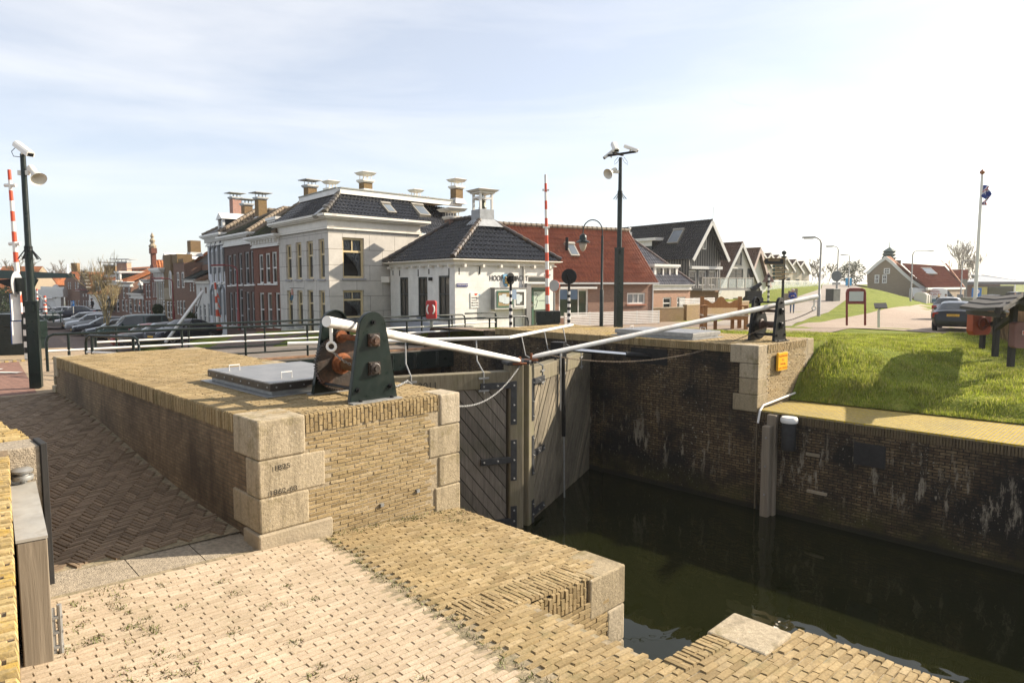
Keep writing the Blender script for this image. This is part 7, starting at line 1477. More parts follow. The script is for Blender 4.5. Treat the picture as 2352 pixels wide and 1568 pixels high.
# black and white signal posts
def signal(label, px, pyb, pyt, Y, n, r, disc=None, mats=None):
    a, c = atY(px, pyb, Y), atY(px, pyt, Y); a.x = c.x; t = thing('striped_post', label, 'post', a, 0, 'black and white striped signal posts')
    for off in (0, 1):
        b = MB()
        for i in range(n):
            if i % 2 == off: b.tube([a.lerp(c, i/n), a.lerp(c, (i+1)/n)], [r*(1.1 if i < n*.6 else .85)]*2, 12)
        b.build('white_stripe' if off else 'black_stripe', M_white if off else M_black, t, smooth=40)
    return t, a, c
def disc_sign(par, c, r, nrm, mat, nm='signal_disc', th=.03):
    nrm = Vector(nrm).normalized(); x = nrm.orthogonal().normalized(); b = MB(); b.lathe([(r*.97, -th/2), (r, -th*.3), (r, th*.3), (r*.97, th/2)], n=24, ax=axes(c, x, nrm.cross(x), nrm)); return b.build(nm, mat, par)
for lb, px, pyb, pyt, Y, n, dc in (('striped signal post with a black disc in front of the coat of arms', 1173, 762, 660, 26.2, 13, (640, .23, (.75, -.65, 0))), ('striped signal post with a black disc in front of the red roofed house', 1307, 755, 662, 26.5, 13, (635, .30, (.1, -1, 0)))):
    t, a, c = signal(lb, px, pyb, pyt, Y, n, .058); e = c.copy(); e.z = atY(px, dc[0], Y).z; nv = Vector(dc[2]).normalized(); disc_sign(t, e, dc[1], dc[2], M_black); b = MB(); b.tube([c, e], .05, 8); b.bar(e-nv*-.03, e+nv*.22, .18, .2); b.bar(c+Vector((0,0,.0)), e+Vector((0,0,-.1)), .06); b.build('signal_lamp', M_black, t)
    z1 = atY(px, 665, Y).z; sd = Vector((-nv.y, nv.x, 0)); f = c.copy(); f.z = z1; p = -nv*.05 if nv.y > 0 else -nv*.02
    q = [f+sd*.06, f+sd*.34, f+sd*.34+Vector((0,0,-.38)), f+sd*.06+Vector((0,0,-.38))]; b = MB(); b.prism([v+Vector((0,.07,0)) for v in q], Vector((0,.03,0))); 
    if px > 1200: q = [v - sd*.4 for v in q]; b.prism([v+Vector((0,.07,0)) for v in q], Vector((0,.03,0)))
    b.build('sign_back', plain('blue_edged_sign', (.15,.22,.32), .4), t)
t, a, c = signal('thick striped signal post with blue backed signs beside the left mast', 59, 863, 690, 21.0, 13, .105)
e = atY(52, 653, 21.0); b = MB(); b.tube([c, Vector((c.x, c.y, e.z))], .09, 10); b.box(c.x-.18, c.x+.12, c.y-.16, c.y+.16, e.z-.22, e.z+.2); b.build('signal_lamp', M_dkgreen, t); disc_sign(t, Vector((c.x-.24, c.y, e.z+.0)), .40, (.97, .25, 0), M_greyw)
b = MB(); i = b.add([Vector((c.x-.22, c.y, e.z+.16)), Vector((c.x-.22, c.y, e.z-.14)), Vector((c.x-.75, c.y-.25, e.z+.12))]); b.prism([(c.x-.22, c.y-.25, e.z+.17), (c.x-.22, c.y-.25, e.z-.1), (c.x-.85, c.y-.25, e.z+.12)], (0, .5, 0)); b.build('lamp_hood', M_black, t)
for py0, py1, off in ((675, 735, -.17), (738, 788, -.19)):
    z0, z1 = atY(66, py1, 21).z, atY(66, py0, 21).z; b = MB(frame((a.x+off-.07, a.y-.1, 0), R(62))); b.box(-.13, .13, -.02, .02, z0, z1); b.build('sign_plate', M_whitew, t); b = MB(frame((a.x+off-.07, a.y-.1, 0), R(62))); b.box(-.14, .14, .022, .04, z0-.01, z1+.01); b.build('blue_sign_face', plain('blue_sign', (.02,.10,.42), .35, var=.05), t)
# street lamps
def swan_lamp(label, px, pyb, pyt, Y, mat, r=.05, head=1, arm=.9):
    a = atY(px, pyb, Y); z1 = atY(px, pyt, Y).z; t = thing('street_lamp', label, 'street lamp', a, 0); h = z1-a.z; b = MB()
    b.tube([a, a+Vector((0,0,h*.28)), a+Vector((0,0,h*.29)), a+Vector((0,0,h*.93)), a+Vector((head*.08,0,h*.975)), a+Vector((head*.3,0,h)), a+Vector((head*arm,0,h*1.005))], [r*1.5, r*1.5, r, r*.8, r*.7, r*.6, r*.5], 10); b.build('post', mat, t, smooth=40)
    e = a+Vector((head*arm, 0, h*1.005)); b = MB(); b.prism([e+Vector((-head*.1,-.12,-.03)), e+Vector((head*.65,-.12,-.05)), e+Vector((head*.65,.12,-.05)), e+Vector((-head*.1,.12,-.03))], (0,0,.09)); b.build('lamp_head', M_steel if mat is M_steel else mat, t, bevel=.02); b = MB(); b.box(min(e.x, e.x+head*.55), max(e.x, e.x+head*.55), e.y-.09, e.y+.09, e.z-.10, e.z-.055); b.build('lamp_glass', M_whitew, t)
M_redpole = plain('dark_red_paint', (.20,.022,.02), .4, var=.15)
swan_lamp('nearest grey lamp post beside the dike road', 1880, 726, 546, 42, M_steel, .07, -1, .5)
swan_lamp('second grey lamp post on the dike road, with a round sign', 1921.5, 677, 566, 67.5, M_steel, .07, -1, .6)
swan_lamp('third grey lamp post on the dike road near the blue board', 1949, 660, 585, 92, M_steel, .07, -1, .6)
swan_lamp('grey lamp post in front of the brick barn house', 2091, 696, 577, 88, M_steel, .09, 1, 2.0)
swan_lamp('grey lamp post between the barn house and the flagpole', 2206, 690, 598, 96, M_steel, .08, 1, 1.6)
swan_lamp('dark red lamp post in front of the red brick house', 549, 758, 610, 38, M_redpole, .055, -1, .75)
swan_lamp('dark red lamp post in front of the oval window house', 400, 742, 640, 50, M_redpole, .06, -1, .8)
swan_lamp('thin red lamp post among the far gabled houses', 214, 710, 666, 84, M_redpole, .09, -1, 1.5)
e = atY(1921.5, 634, 67.4); x = thing('road_sign', 'round grey sign back on the second dike lamp post', 'sign', e, 0); disc_sign(x, e, .52, (0, 1, 0), plain('grey_sign_back', (.13,.15,.17), .5), 'sign_face'); b = MB(); b.box(e.x-.4, e.x+.4, e.y-.02, e.y+.02, e.z-.85, e.z-.62); b.build('sub_plate', M_greyw, x)
a = atY(1381, 752, 26.5); hz = atY(1381, 505, 26.5).z - a.z; t = thing('lantern_lamp', 'dark green lantern lamp with a curved neck in front of the red roof', 'street lamp', a, 0); b = MB()
arc = [a+Vector((-.37+.37*math.cos(th), 0, hz-.42+.42*math.sin(th))) for th in [math.pi*i/12 for i in range(13)]]; b.tube([a, a+Vector((0,0,hz*.35)), a+Vector((0,0,hz*.36)), a+Vector((0,0,hz-.6))], [.075, .075, .05, .045], 10); b.tube([a+Vector((0,0,hz-.6))]+arc+[arc[-1]+Vector((0,0,-.12))], .022, 8); b.build('post', M_dkgreen, t, smooth=40)
e = arc[-1]+Vector((0,0,-.12)); b = MB(); b.lathe([(.03, .02), (.10, -.03), (.14, -.08), (.14, -.22), (.27, -.30), (.27, -.33), (.12, -.33)], e, 16); b.build('hood', M_dkgreen, t, smooth=40); b = MB(); b.lathe([(.15, -.33), (.15, -.42), (.10, -.58), (.03, -.66), (0, -.67)], e, 14); b.build('lantern_glass', plain('amber_glass', (.45,.40,.34), .1, var=.1), t, smooth=True)
# ------------------------------------------------------------------ vehicles
CARM = {}
def carpaint(name, c, metal=.3):
    if name not in CARM:
        t = NT('car_paint_' + name); t.set(t.ramp(t.noise(t.obj(), 2, 3), [(.3, tuple(x*.92 for x in c)), (.7, tuple(min(1, x*1.05) for x in c))]), .28, metal, .3); t.b.inputs['Coat Weight'].default_value = .3; t.b.inputs['Coat Roughness'].default_value = .05; CARM[name] = t.mat
    return CARM[name]
M_tyre = plain('tyre_rubber', (.014,.014,.015), .85, var=.2); M_rim = plain('alloy_rim', (.45,.46,.47), .3, .8); M_lampr = plain('tail_lamp_red', (.35,.012,.012), .15, var=.1); M_lampw = plain('head_lamp_glass', (.62,.64,.66), .1, .2, var=.1)
M_plate = plain('yellow_number_plate', (.75,.42,.03), .4, var=.03); M_carglass = glass('car_glass', (.020,.026,.028), .03)
# x from the nose, bottom, belt, roof, half width low, half width at roof
PROFILES = {
 'hatch': [(0,.32,.62,.62,.66,.55),(.12,.22,.74,.76,.82,.66),(1.05,.20,.90,.94,.87,.68),(1.75,.20,.97,1.42,.88,.60),(2.3,.20,.98,1.48,.88,.60),(3.2,.20,1.0,1.44,.88,.59),(3.72,.24,.98,1.06,.85,.64),(3.95,.34,.80,.82,.72,.62)],
 'estate': [(0,.32,.62,.62,.68,.56),(.14,.22,.74,.77,.86,.70),(1.25,.20,.90,.95,.90,.72),(2.05,.20,.96,1.40,.91,.62),(2.7,.20,.98,1.46,.91,.62),(4.1,.20,1.0,1.41,.90,.60),(4.55,.24,.98,1.04,.87,.66),(4.72,.34,.82,.84,.74,.62)],
 'saloon': [(0,.32,.62,.62,.66,.55),(.14,.22,.74,.77,.84,.68),(1.15,.20,.90,.94,.87,.70),(1.85,.20,.96,1.38,.88,.60),(2.5,.20,.98,1.44,.88,.60),(3.05,.20,.99,1.36,.88,.60),(3.62,.22,.98,1.04,.87,.72),(4.12,.24,.94,.99,.85,.70),(4.24,.36,.80,.82,.76,.64)],
 'suv': [(0,.45,.80,.80,.78,.70),(.12,.36,1.02,1.06,.92,.80),(1.2,.34,1.15,1.20,.96,.82),(1.75,.34,1.20,1.82,.96,.76),(2.4,.34,1.22,1.90,.96,.76),(4.3,.34,1.24,1.88,.95,.74),(4.55,.36,1.20,1.30,.93,.80),(4.66,.48,1.0,1.02,.84,.74)],
 'van': [(0,.40,.75,.75,.80,.70),(.15,.32,1.02,1.06,.94,.80),(.75,.32,1.20,1.28,.98,.84),(1.65,.32,1.32,2.30,.99,.80),(2.2,.32,1.34,2.50,.99,.82),(5.85,.32,1.36,2.52,.99,.82),(5.92,.34,1.30,2.46,.97,.80),(5.95,.40,1.2,2.30,.94,.78)],
}
def car(label, kind, paint, pos, heading, plate_txt=None, group=None, full_glass=True, name='parked_car', cat='car'):
    """heading: direction the nose points, in the ground plane"""
    pr = PROFILES[kind]; L = pr[-1][0]; rz = math.atan2(-heading[1], -heading[0]); t = thing(name, label, cat, pos, rz, group); M = frame(pos, rz) @ Matrix.Translation((-L/2, 0, 0))
    rings = []
    for x, zb, zl, zr, w, wr in pr:
        half = [(w*.86, zb), (w*.98, zb+(zl-zb)*.30), (w, zb+(zl-zb)*.62), (w*.955, zl), (wr*1.04, max(zl+.005, zr-.07)), (wr*.86, zr-.015), (wr*.45, zr+.012)]
        rings.append([(x, y, z) for y, z in half] + [(x, -y, z) for y, z in reversed(half)])
    b = MB(M); g = MB(M); n = len(rings[0]); ids = [b.add(r) for r in rings]; gids = [g.add(r) for r in rings]
    cab = [i for i, p in enumerate(pr) if p[3] - p[2] > .25]; c0, c1 = cab[0], cab[-1]; vanlike = kind == 'van'
    for k in range(len(rings)-1):
        for j in range(n):
            q = (j, (j+1) % n); isg = False
            if c0-1 <= k <= c1 and full_glass:
                if k == c0-1 and q[0] in (3, 4, 5, 6, 7, 8, 9): isg = True
                elif k == c1 and q[0] in (3, 4, 5, 6, 7, 8, 9) and not vanlike: isg = True
                elif c0 <= k < c1 and q[0] in (3, 9): isg = not vanlike
                elif vanlike and k == c0 and q[0] in (3, 9): isg = True
            (g if isg else b).face(((gids if isg else ids)[k]+q[0], (gids if isg else ids)[k+1]+q[0], (gids if isg else ids)[k+1]+q[1], (gids if isg else ids)[k]+q[1]))
    b.face([ids[0]+j for j in range(n)]); b.face([ids[-1]+j for j in reversed(range(n))])
    body = b.build('body', paint, t, smooth=38); g.build('glass', M_carglass, t, smooth=38)
    if not vanlike:                              # pillars between the side windows
        b = MB(M)
        for sy in (-1, 1):
            for xk in ((pr[c0][0]+pr[c1][0])/2-.15, pr[c1][0]-.25): b.bar((xk, sy*pr[c0][4]*.955, pr[c0][2]+.0), (xk-.02, sy*pr[c0][5]*1.05, pr[c0][3]-.06), .08, .03, up=(0, 1, 0))
        b.build('pillar', paint, t)
    R_ = .31 if kind not in ('suv', 'van') else .37; wx = (.78, L-.85) if kind != 'van' else (1.0, L-1.35)
    for x in wx:
        for sy in (-1, 1):
            w_ = pr[3][4]; b = MB(M); b.lathe([(R_*.62, -.02), (R_*.97, .0), (R_, .04), (R_, .17), (R_*.96, .2), (R_*.6, .2)], n=20, ax=axes((x, sy*(w_+.015), R_), (1,0,0), (0,0,sy), (0,-sy,0))); w = b.build('wheel', M_tyre, t, smooth=40)
            b = MB(M); b.lathe([(R_*.64, -.015), (R_*.55, -.03), (R_*.12, -.01), (0, -.02)], n=14, ax=axes((x, sy*(w_+.015), R_), (1,0,0), (0,0,sy), (0,-sy,0))); b.build('rim', M_rim, w)
    z0 = pr[1][2]
    for sy in (-1, 1):
        b = MB(M); b.prism([(.03, sy*.42, z0-.16), (.30, sy*pr[1][4]*.985, z0-.14), (.42, sy*pr[1][4]*.97, z0+.03), (.10, sy*.44, z0-.02)], (-.03, 0, .02)); b.build('headlight', M_lampw, t)
        zt = pr[-2][2]; b = MB(M); xb = pr[-1][0]; b.box(xb-.26, xb-.04, sy*pr[-1][4]*.80 if sy > 0 else sy*pr[-2][4]*1.005, sy*pr[-2][4]*1.005 if sy > 0 else sy*pr[-1][4]*.80, zt-.26, zt-.02); b.build('tail_light', M_lampr, t, bevel=.02)
        b = MB(M); xm = pr[c0-1][0]+.28; b.box(xm-.07, xm+.07, sy*(pr[c0][4]+.02) if sy > 0 else sy*(pr[c0][4]+.17), sy*(pr[c0][4]+.17) if sy > 0 else sy*(pr[c0][4]+.02), pr[c0][2]+.02, pr[c0][2]+.14); b.build('wing_mirror', paint, t, bevel=.02)
    b = MB(M); b.box(-.012, .03, -.26, .26, .44, .55); b.build('number_plate', M_plate, t); b = MB(M); b.box(-.006, .12, -.52, .52, .30, .42); b.box(-.004, .1, -.40, .40, z0-.14, z0-.03); b.build('grille', M_blackp, t)
    xe = pr[-1][0]; zp = .60 if kind in ('hatch', 'estate') else (.74 if kind == 'saloon' else .9); b = MB(M); b.box(xe-.1, xe+.014, -.26, .26, zp, zp+.115); pl = b.build('number_plate', M_plate, t)
    if plate_txt: text(plate_txt, 'plate_lettering', .10, M_ink, pl, M @ Vector((xe+.016, 0, zp+.022)), (M.to_3x3() @ Vector((0, 1, 0))), (0,0,1))
    return t, M
noseL = Vector((-.79, -.61, 0)); G = 'cars parked along the quay'
def qz(px, py, Y): return atY(px, py, Y)
def park(label, kind, paint, px, Y, hd=noseL, **k):
    X = ray(px, 700).x / ray(px, 700).y * Y; return car(label, kind, paint, Vector((X, Y, ground_z(X, Y)+.02)), hd, group=G, **k)
park('grey estate car nearest the bridge railing, nose towards the water', 'estate', carpaint('graphite', (.10,.105,.11)), 366, 42.5)
park('red hatchback half hidden behind the grey estate car', 'hatch', carpaint('red', (.30,.012,.015)), 327, 44.5)
park('dark green off-road car, tallest in the quay row', 'suv', carpaint('deep_green', (.012,.05,.04)), 305, 49)
park('dark blue grey hatchback left of the dark green off-road car', 'hatch', carpaint('slate', (.03,.04,.055)), 262, 51)
park('dark estate car with chrome window line in the quay row', 'estate', carpaint('navy', (.014,.018,.028)), 240, 55)
park('silver hatchback second from the far end of the quay row', 'hatch', carpaint('silver', (.42,.44,.47)), 206, 60)
park('silver estate car at the far end of the quay row', 'estate', carpaint('pale_silver', (.50,.52,.54)), 191, 64)
park('dark blue saloon partly hidden at the right end of the quay row', 'saloon', carpaint('dark_blue', (.015,.02,.04)), 420, 41, Vector((-.5, -.86, 0)))
G = 'cars parked across the basin'
side = Vector((-.98, -.18, 0))
def far_car(label, kind, paint, px, py, Y, hd=side): p = atY(px, py, Y); car(label, kind, paint, p, hd, group=G)
far_car('dark blue saloon across the basin beside the black lamp post', 'saloon', carpaint('dark_blue', (0,0,0)), 178, 733, 72); far_car('white hatchback across the basin behind the box barrier', 'hatch', carpaint('white', (.72,.72,.72)), 143, 733, 78); far_car('white estate car across the basin left of the blue saloon', 'estate', carpaint('white', (0,0,0)), 121, 734, 80); far_car('black hatchback across the basin below the white drawbridge', 'hatch', carpaint('black', (.012,.012,.014)), 97, 735, 80); far_car('white van parked below the white drawbridge', 'van', carpaint('white', (0,0,0)), 94, 726, 92)
G = None
p = atY(2190, 757, 32.6); p.z = ground_z(p.x, p.y)+.03; car('dark blue saloon seen from behind beside the grass, number 77-GTL-1', 'saloon', carpaint('midnight', (.006,.007,.011)), p+Vector((1.25, 1.75, 0)), Vector((.60, .80, 0)), '77-GTL-1')
p = atY(2172, 742, 45); p.z = ground_z(p.x, p.y)+.03; car('silver hatchback in front of the dark blue saloon', 'hatch', carpaint('silver', (0,0,0)), p+Vector((1.3, 1.75, 0)), Vector((.60, .80, 0)))
for lb, kind, pt, px, py, Y, hd in (('dark estate car far across the car park', 'estate', 'graphite', 2302, 680, 96, (.97, -.2, 0)), ('black van at the right of the far car park', 'suv', 'black', 2330, 678, 104, (.1, 1, 0)), ('dark blue estate behind the dark estate car', 'estate', 'navy', 2288, 676, 106, (.97, -.2, 0))): p = atY(px, py, Y); p.z = ground_z(p.x, p.y)+.03; car(lb, kind, CARM[pt], p, hd, group='cars in the far car park')
# the lettered van
p = atY(2145, 699, 96); p.z = ground_z(p.x, p.y)+.03
t2 = NT('two_tone_van'); sp = t2.n('ShaderNodeSeparateXYZ'); t2.l(t2.obj(), sp.inputs[0]); c_ = t2.ramp(sp.outputs['Z'], [(0, (.05,.15,.24)), (.98/3, (.05,.15,.24)), (1.0/3, (.72,.73,.75))], True)
mz = t2.math('MULTIPLY', sp.outputs['Z'], 1/3); t2.t.links.remove(t2.t.nodes['Color Ramp'].inputs['Fac'].links[0]); t2.l(mz, t2.t.nodes['Color Ramp'].inputs['Fac']); t2.set(c_, .3, 0, .5)
t, M = car('white and blue delivery van with red lettering in front of the barn house', 'van', t2.mat, p, Vector((.97, -.24, 0)), name='delivery_van', cat='van')
rx = -(M.to_3x3() @ Vector((1, 0, 0)))
for s_, x, z, sz in (('MACHINEHANDEL', 3.75, 1.92, .27), ('ANEMA EN ZN BV', 3.9, 1.52, .36), ('0517 - 53 15 25', 3.55, 1.28, .15), ('AANNEMERSBEDRIJF VERHUUR', 3.7, 2.22, .12)):
    text(s_, 'lettering', sz, plain('red_vinyl', (.40,.02,.03), .4, var=.05), t, M @ Vector((x, 1.0 if True else 0, z)) , rx, (0,0,1), ext=.012)
# ------------------------------------------------------------------ people
def person(label, pos, face, cols, h=1.75, pose='walk', hair=(.20,.15,.11), hairlen=.0, bag=None, look=0, group=None):
    """cols: (skin, top, trousers, shoes); one continuous skinned body, hair and clothing tones by region"""
    t = thing('person', label, 'person', pos, math.atan2(face[1], face[0]) - math.pi/2, group); k = h/1.75
    st = .22 if pose == 'walk' else .05
    V = dict(pel=(0,0,.95), wst=(0,.01,1.10), che=(0,.02,1.32), nck=(0,.03,1.49), hd0=(0,.05,1.56), hd1=(0,.065,1.66), hd2=(0,.05,1.74), nose=(0,.155,1.645),
      hl=(-.09,0,.92), kl=(-.10,st*.7,.50), al=(-.10,st-.06,.09), fl=(-.10,st+.13,.035), hr=(.09,0,.92), kr=(.10,-st*.25,.50), ar=(.10,-st-.04,.10), fr=(.10,-st+.15,.035),
      sl=(-.18,.0,1.42), el=(-.25,-.06,1.15), wl=(-.20,.12,.98), gl=(-.17,.19,.94), sr=(.18,.0,1.42), er=(.25,-.07,1.15), wr=(.20,.10,.97), gr=(.17,.17,.93),
      thl=(-.13,.18,.97), thr=(.13,.16,.96))
    if pose == 'hold': V.update(wl=(-.14,.20,1.20), gl=(-.06,.25,1.28), wr=(.14,.20,1.18), gr=(.05,.25,1.27), el=(-.24,.0,1.14), er=(.24,.0,1.13), thl=(-.05,.22,1.30), thr=(.05,.22,1.29))
    E_ = [('pel','wst'),('wst','che'),('che','nck'),('nck','hd0'),('hd0','hd1'),('hd1','hd2'),('hd1','nose'),('pel','hl'),('hl','kl'),('kl','al'),('al','fl'),('pel','hr'),('hr','kr'),('kr','ar'),('ar','fr'),('che','sl'),('sl','el'),('el','wl'),('wl','gl'),('che','sr'),('sr','er'),('er','wr'),('wr','gr'),('wl','thl'),('wr','thr')]
    Rd = dict(pel=.15, wst=.145, che=.17, nck=.065, hd0=.07, hd1=.10, hd2=.075, nose=.022, hl=.10, kl=.066, al=.048, fl=.045, hr=.10, kr=.066, ar=.048, fr=.045, sl=.075, el=.055, wl=.038, gl=.034, sr=.075, er=.055, wr=.038, gr=.034, thl=.012, thr=.012)
    for sd in ('l', 'r'):                        # five fingers on each hand, curled
        g0, w0 = Vector(V['g'+sd]), Vector(V['w'+sd]); dv = (g0-w0).normalized(); sx = dv.cross(Vector((0,0,1))).normalized()
        for i in range(4): nm = 'f%s%d' % (sd, i); V[nm] = tuple(g0 + dv*(.055+.012*(1.5-abs(i-1.5))) + sx*((i-1.5)*.018) + Vector((0,0,-.02))); E_.append(('g'+sd, nm)); Rd[nm] = .009
    keys = list(V); me = bpy.data.meshes.new('body'); o = bpy.data.objects.new('body', me); COL.objects.link(o); o.parent = t
    me.from_pydata([tuple(c*k for c in V[q]) for q in keys], [(keys.index(a), keys.index(c)) for a, c in E_], [])
    m = o.modifiers.new('skin', 'SKIN'); m.use_smooth_shade = True
    for i, q in enumerate(keys): me.skin_vertices[0].data[i].radius = (Rd[q]*k*(1.15 if q in ('che','pel','wst') else 1), Rd[q]*k*(.78 if q in ('che','pel','wst') else 1))
    me.skin_vertices[0].data[keys.index('pel')].use_root = True
    s_ = o.modifiers.new('sub', 'SUBSURF'); s_.levels = 1; s_.render_levels = 1
    dg = bpy.context.evaluated_depsgraph_get(); ev = bpy.data.meshes.new_from_object(o.evaluated_get(dg)); o.modifiers.clear(); o.data = ev
    for i, c in enumerate(cols): ev.materials.append(plain('cloth_%d%d%d_%d' % (c[0]*999, c[1]*999, c[2]*999, i), c, .85 if i else .6, var=.15, scale=8, bump=.2 if i else 0))
    for p in ev.polygons:
        c = p.center/k; hand = (Vector(V['gl'])-c).length < .07 or (Vector(V['gr'])-c).length < .07
        p.material_index = 0 if (c.z > 1.53 or (hand and c.z > .85)) else (3 if c.z < .12 else (2 if c.z < .93 and abs(c.x) < .19 and not hand else 1)); p.use_smooth = True
    b = MB(wmat(t)); H = Vector((0, .04, 1.70))*k; n = 8
    for i in range(n):
        a0 = math.pi*i/(n-1); ring = []
    b.lathe([(.115*k, -.06*k-hairlen*k), (.122*k, -.02*k), (.118*k, .03*k), (.09*k, .07*k), (.04*k, .092*k), (0, .096*k)], H+Vector((0, -.022*k, 0)), 12); b.build('hair', plain('hair_%d' % int(hair[0]*999), hair, .8, var=.3, scale=20, bump=.4), t, smooth=60)
    if pose == 'hold': pass
    b = MB(wmat(t))
    for x in (-.035, .035): b.lathe([(.0, -.011), (.011, 0), (0, .011)], (x*k, .150*k, 1.668*k), 6)
    b.build('eyes', M_ink, t); b = MB(wmat(t)); b.box(-.028*k, .028*k, .145*k, .157*k, 1.598*k, 1.608*k); b.build('mouth', plain('lip', (.30,.10,.08), .6), t)
    return t
SK = (.50,.30,.21)
p = atY(1819, 719, 50.8); p.z = ground_z(p.x, p.y)+.03; person('man in a bright blue jacket and jeans walking down the dike road', p, (-.35, -.94), (SK, (.018,.045,.26), (.10,.15,.24), (.05,.035,.03)), 1.78, 'hold', (.55,.48,.40))
p = atY(2154, 722, 73); p.z = ground_z(p.x, p.y)+.03; person('blonde woman in a black top and grey trousers in the car park', p, (-.3, -.95), (SK, (.018,.018,.02), (.30,.28,.29), (.02,.02,.02)), 1.68, 'hold', (.62,.46,.24), .14)
b = MB(); q = p+Vector((.32, -.1, .5)); b.box(q.x-.12, q.x+.12, q.y-.06, q.y+.06, q.z-.14, q.z+.14); tag(b.build('bag', plain('blue_bag', (.05,.12,.32), .6), loc=q), 'small blue bag carried by the blonde woman', 'bag')
p = atY(2170, 722, 76); p.z = ground_z(p.x, p.y)+.03; person('man in a dark grey jacket beside the blonde woman', p, (-.3, -.95), (SK, (.06,.06,.065), (.05,.05,.055), (.02,.02,.02)), 1.80, 'walk', (.06,.05,.04))
for px, lb in ((2331, 'left figure of a dark clad pair far in the car park'), (2347, 'right figure of a dark clad pair far in the car park')): p = atY(px, 684, 100); p.z = ground_z(p.x, p.y)+.03; person(lb, p, (0, -1), (SK, (.05,.05,.06), (.05,.05,.06), (.02,.02,.02)), 1.75, 'walk', (.3,.2,.12))
p = atY(213, 722, 78); person('person in a black jacket among the far parked cars', p, (-.5, -.86), (SK, (.012,.012,.014), (.03,.03,.04), (.02,.02,.02)), 1.8, 'walk', (.05,.04,.03))
# ------------------------------------------------------------------ street furniture on the right
a = atY(1797, 700, 40); zt = atY(1797, 582, 40).z; gz = ground_z(a.x, a.y); t = thing('signpost', 'dark green finger post with gold edged direction boards behind the black winch', 'signpost', (a.x, a.y, gz)); X, Y = a.x, a.y; zz = lambda py: atY(1797, py, 40).z
b = MB(); b.tube([(X, Y, gz), (X, Y, zz(641)), (X, Y, zz(640)), (X, Y, zz(590))], [.075, .075, .10, .10], 12); b.lathe([(.10, 0), (.13, .03), (.13, .08), (.05, .12), (.05, .16), (.13, .24), (.14, .30), (.10, .38), (0, .42)], (X, Y, zz(592)), 12); b.lathe([(.10, 0), (.15, .05), (.15, .1), (.10, .13)], (X, Y, zz(642)), 12); b.build('post', M_dkgreen, t, smooth=40)
gold = plain('gold_edge', (.55,.36,.14), .45, var=.05); grn = plain('sign_green', (.045,.085,.07), .4, var=.05)
def arm(x0, x1, y0, y1, lines, dy, mat):
    z1, z0 = zz(y0), zz(y1); xa, xb = X-(1797-x0)*40/F, X-(1797-x1)*40/F; zm = (z0+z1)/2
    pts = [(xb, Y+dy, z0), (xb, Y+dy, z1), (xa+.08, Y+dy, z1), (xa, Y+dy, zm), (xa+.08, Y+dy, z0)]; b = MB(); b.prism(pts, (0, .03, 0)); o = b.build('direction_board', gold, t); f = [Vector(p) for p in pts]; c = sum(f, Vector())/5; b = MB(); b.prism([c+(p-c)*.94+Vector((0,-.004,0)) if False else Vector((c.x+(p.x-c.x)*.965, p.y-.006, c.z+(p.z-c.z)*.86)) for p in f], (0, .004, 0)); b.build('face', mat, o)
    for i, s_ in enumerate(lines): text(s_, 'lettering', .135, gold, o, (xa+.18, Y+dy-.009, z1-.16-.19*i), (1,0,0), (0,0,1), 'LEFT', .001, .9)
arm(1749, 1796, 593, 608, ['  Havenmeester'], -.13, M_black)
for i, L_ in enumerate((['Recreatie', 'Toeristinformatie'], ['Centrum', 'Natuurboerderij Speelhof'], ['Tandartspraktijk', 'Postagentschap'], ['Jopie museum'])): arm(1768.5, 1796, 607.5+i*8.2+(.4*i), 615.5+i*8.2+.4*i, ['Jachtmuseum'] if i == 3 else L_, -.13, grn)
def board(name, label, cat, px0, px1, yt, yb, y_ground, Y, mat, th=.08): pass
# white notice board on red posts
Y = 33.5; t = thing('information_board', 'dark red framed board with a blank white panel on two posts in the grass', 'information board', atY(1966, 745, Y)); P = lambda px, py: atY(px, py, Y)
b = MB(); [b.tube([P(x, 747), P(x, 672)], .055, 8) for x in (1945, 1987)]; b.tube([P(1945, 673), P(1947, 666), P(1952, 664), P(1980, 664), P(1985, 666), P(1987, 673)], .06, 8); b.tube([P(1945, 696), P(1987, 696)], .05, 8); b.build('frame', M_redpole, t, smooth=40)
q0, q1 = P(1946, 694), P(1986, 667); b = MB(); b.box(q0.x, q1.x, Y-.03, Y+.03, q0.z, q1.z); b.build('back_panel', M_redpole, t); q0, q1 = P(1949, 691.5), P(1982.5, 669.5); b = MB(); b.box(q0.x, q1.x, Y-.05, Y-.032, q0.z, q1.z); b.build('panel', plain('greyish_panel', (.55,.57,.58), .4, var=.03), t)
Y = 32; P = lambda px, py: atY(px, py, Y); t = thing('lectern_sign', 'small slanted information panel on a pale post in the grass', 'information panel', P(2018, 751)); b = MB(); b.bar(P(2018, 752), P(2018, 714), .09, .07); b.bar(P(2018, 714), P(2022, 706), .09, .07); b.build('post', M_cream, t); b = MB(frame(P(2022, 706))); b.prism([(-.30, -.10, -.06), (.22, -.22, -.04), (.34, .14, .17), (-.18, .26, .15)], (0, 0, .05)); b.build('panel', plain('dark_panel', (.06,.055,.045), .4, var=.2), t)
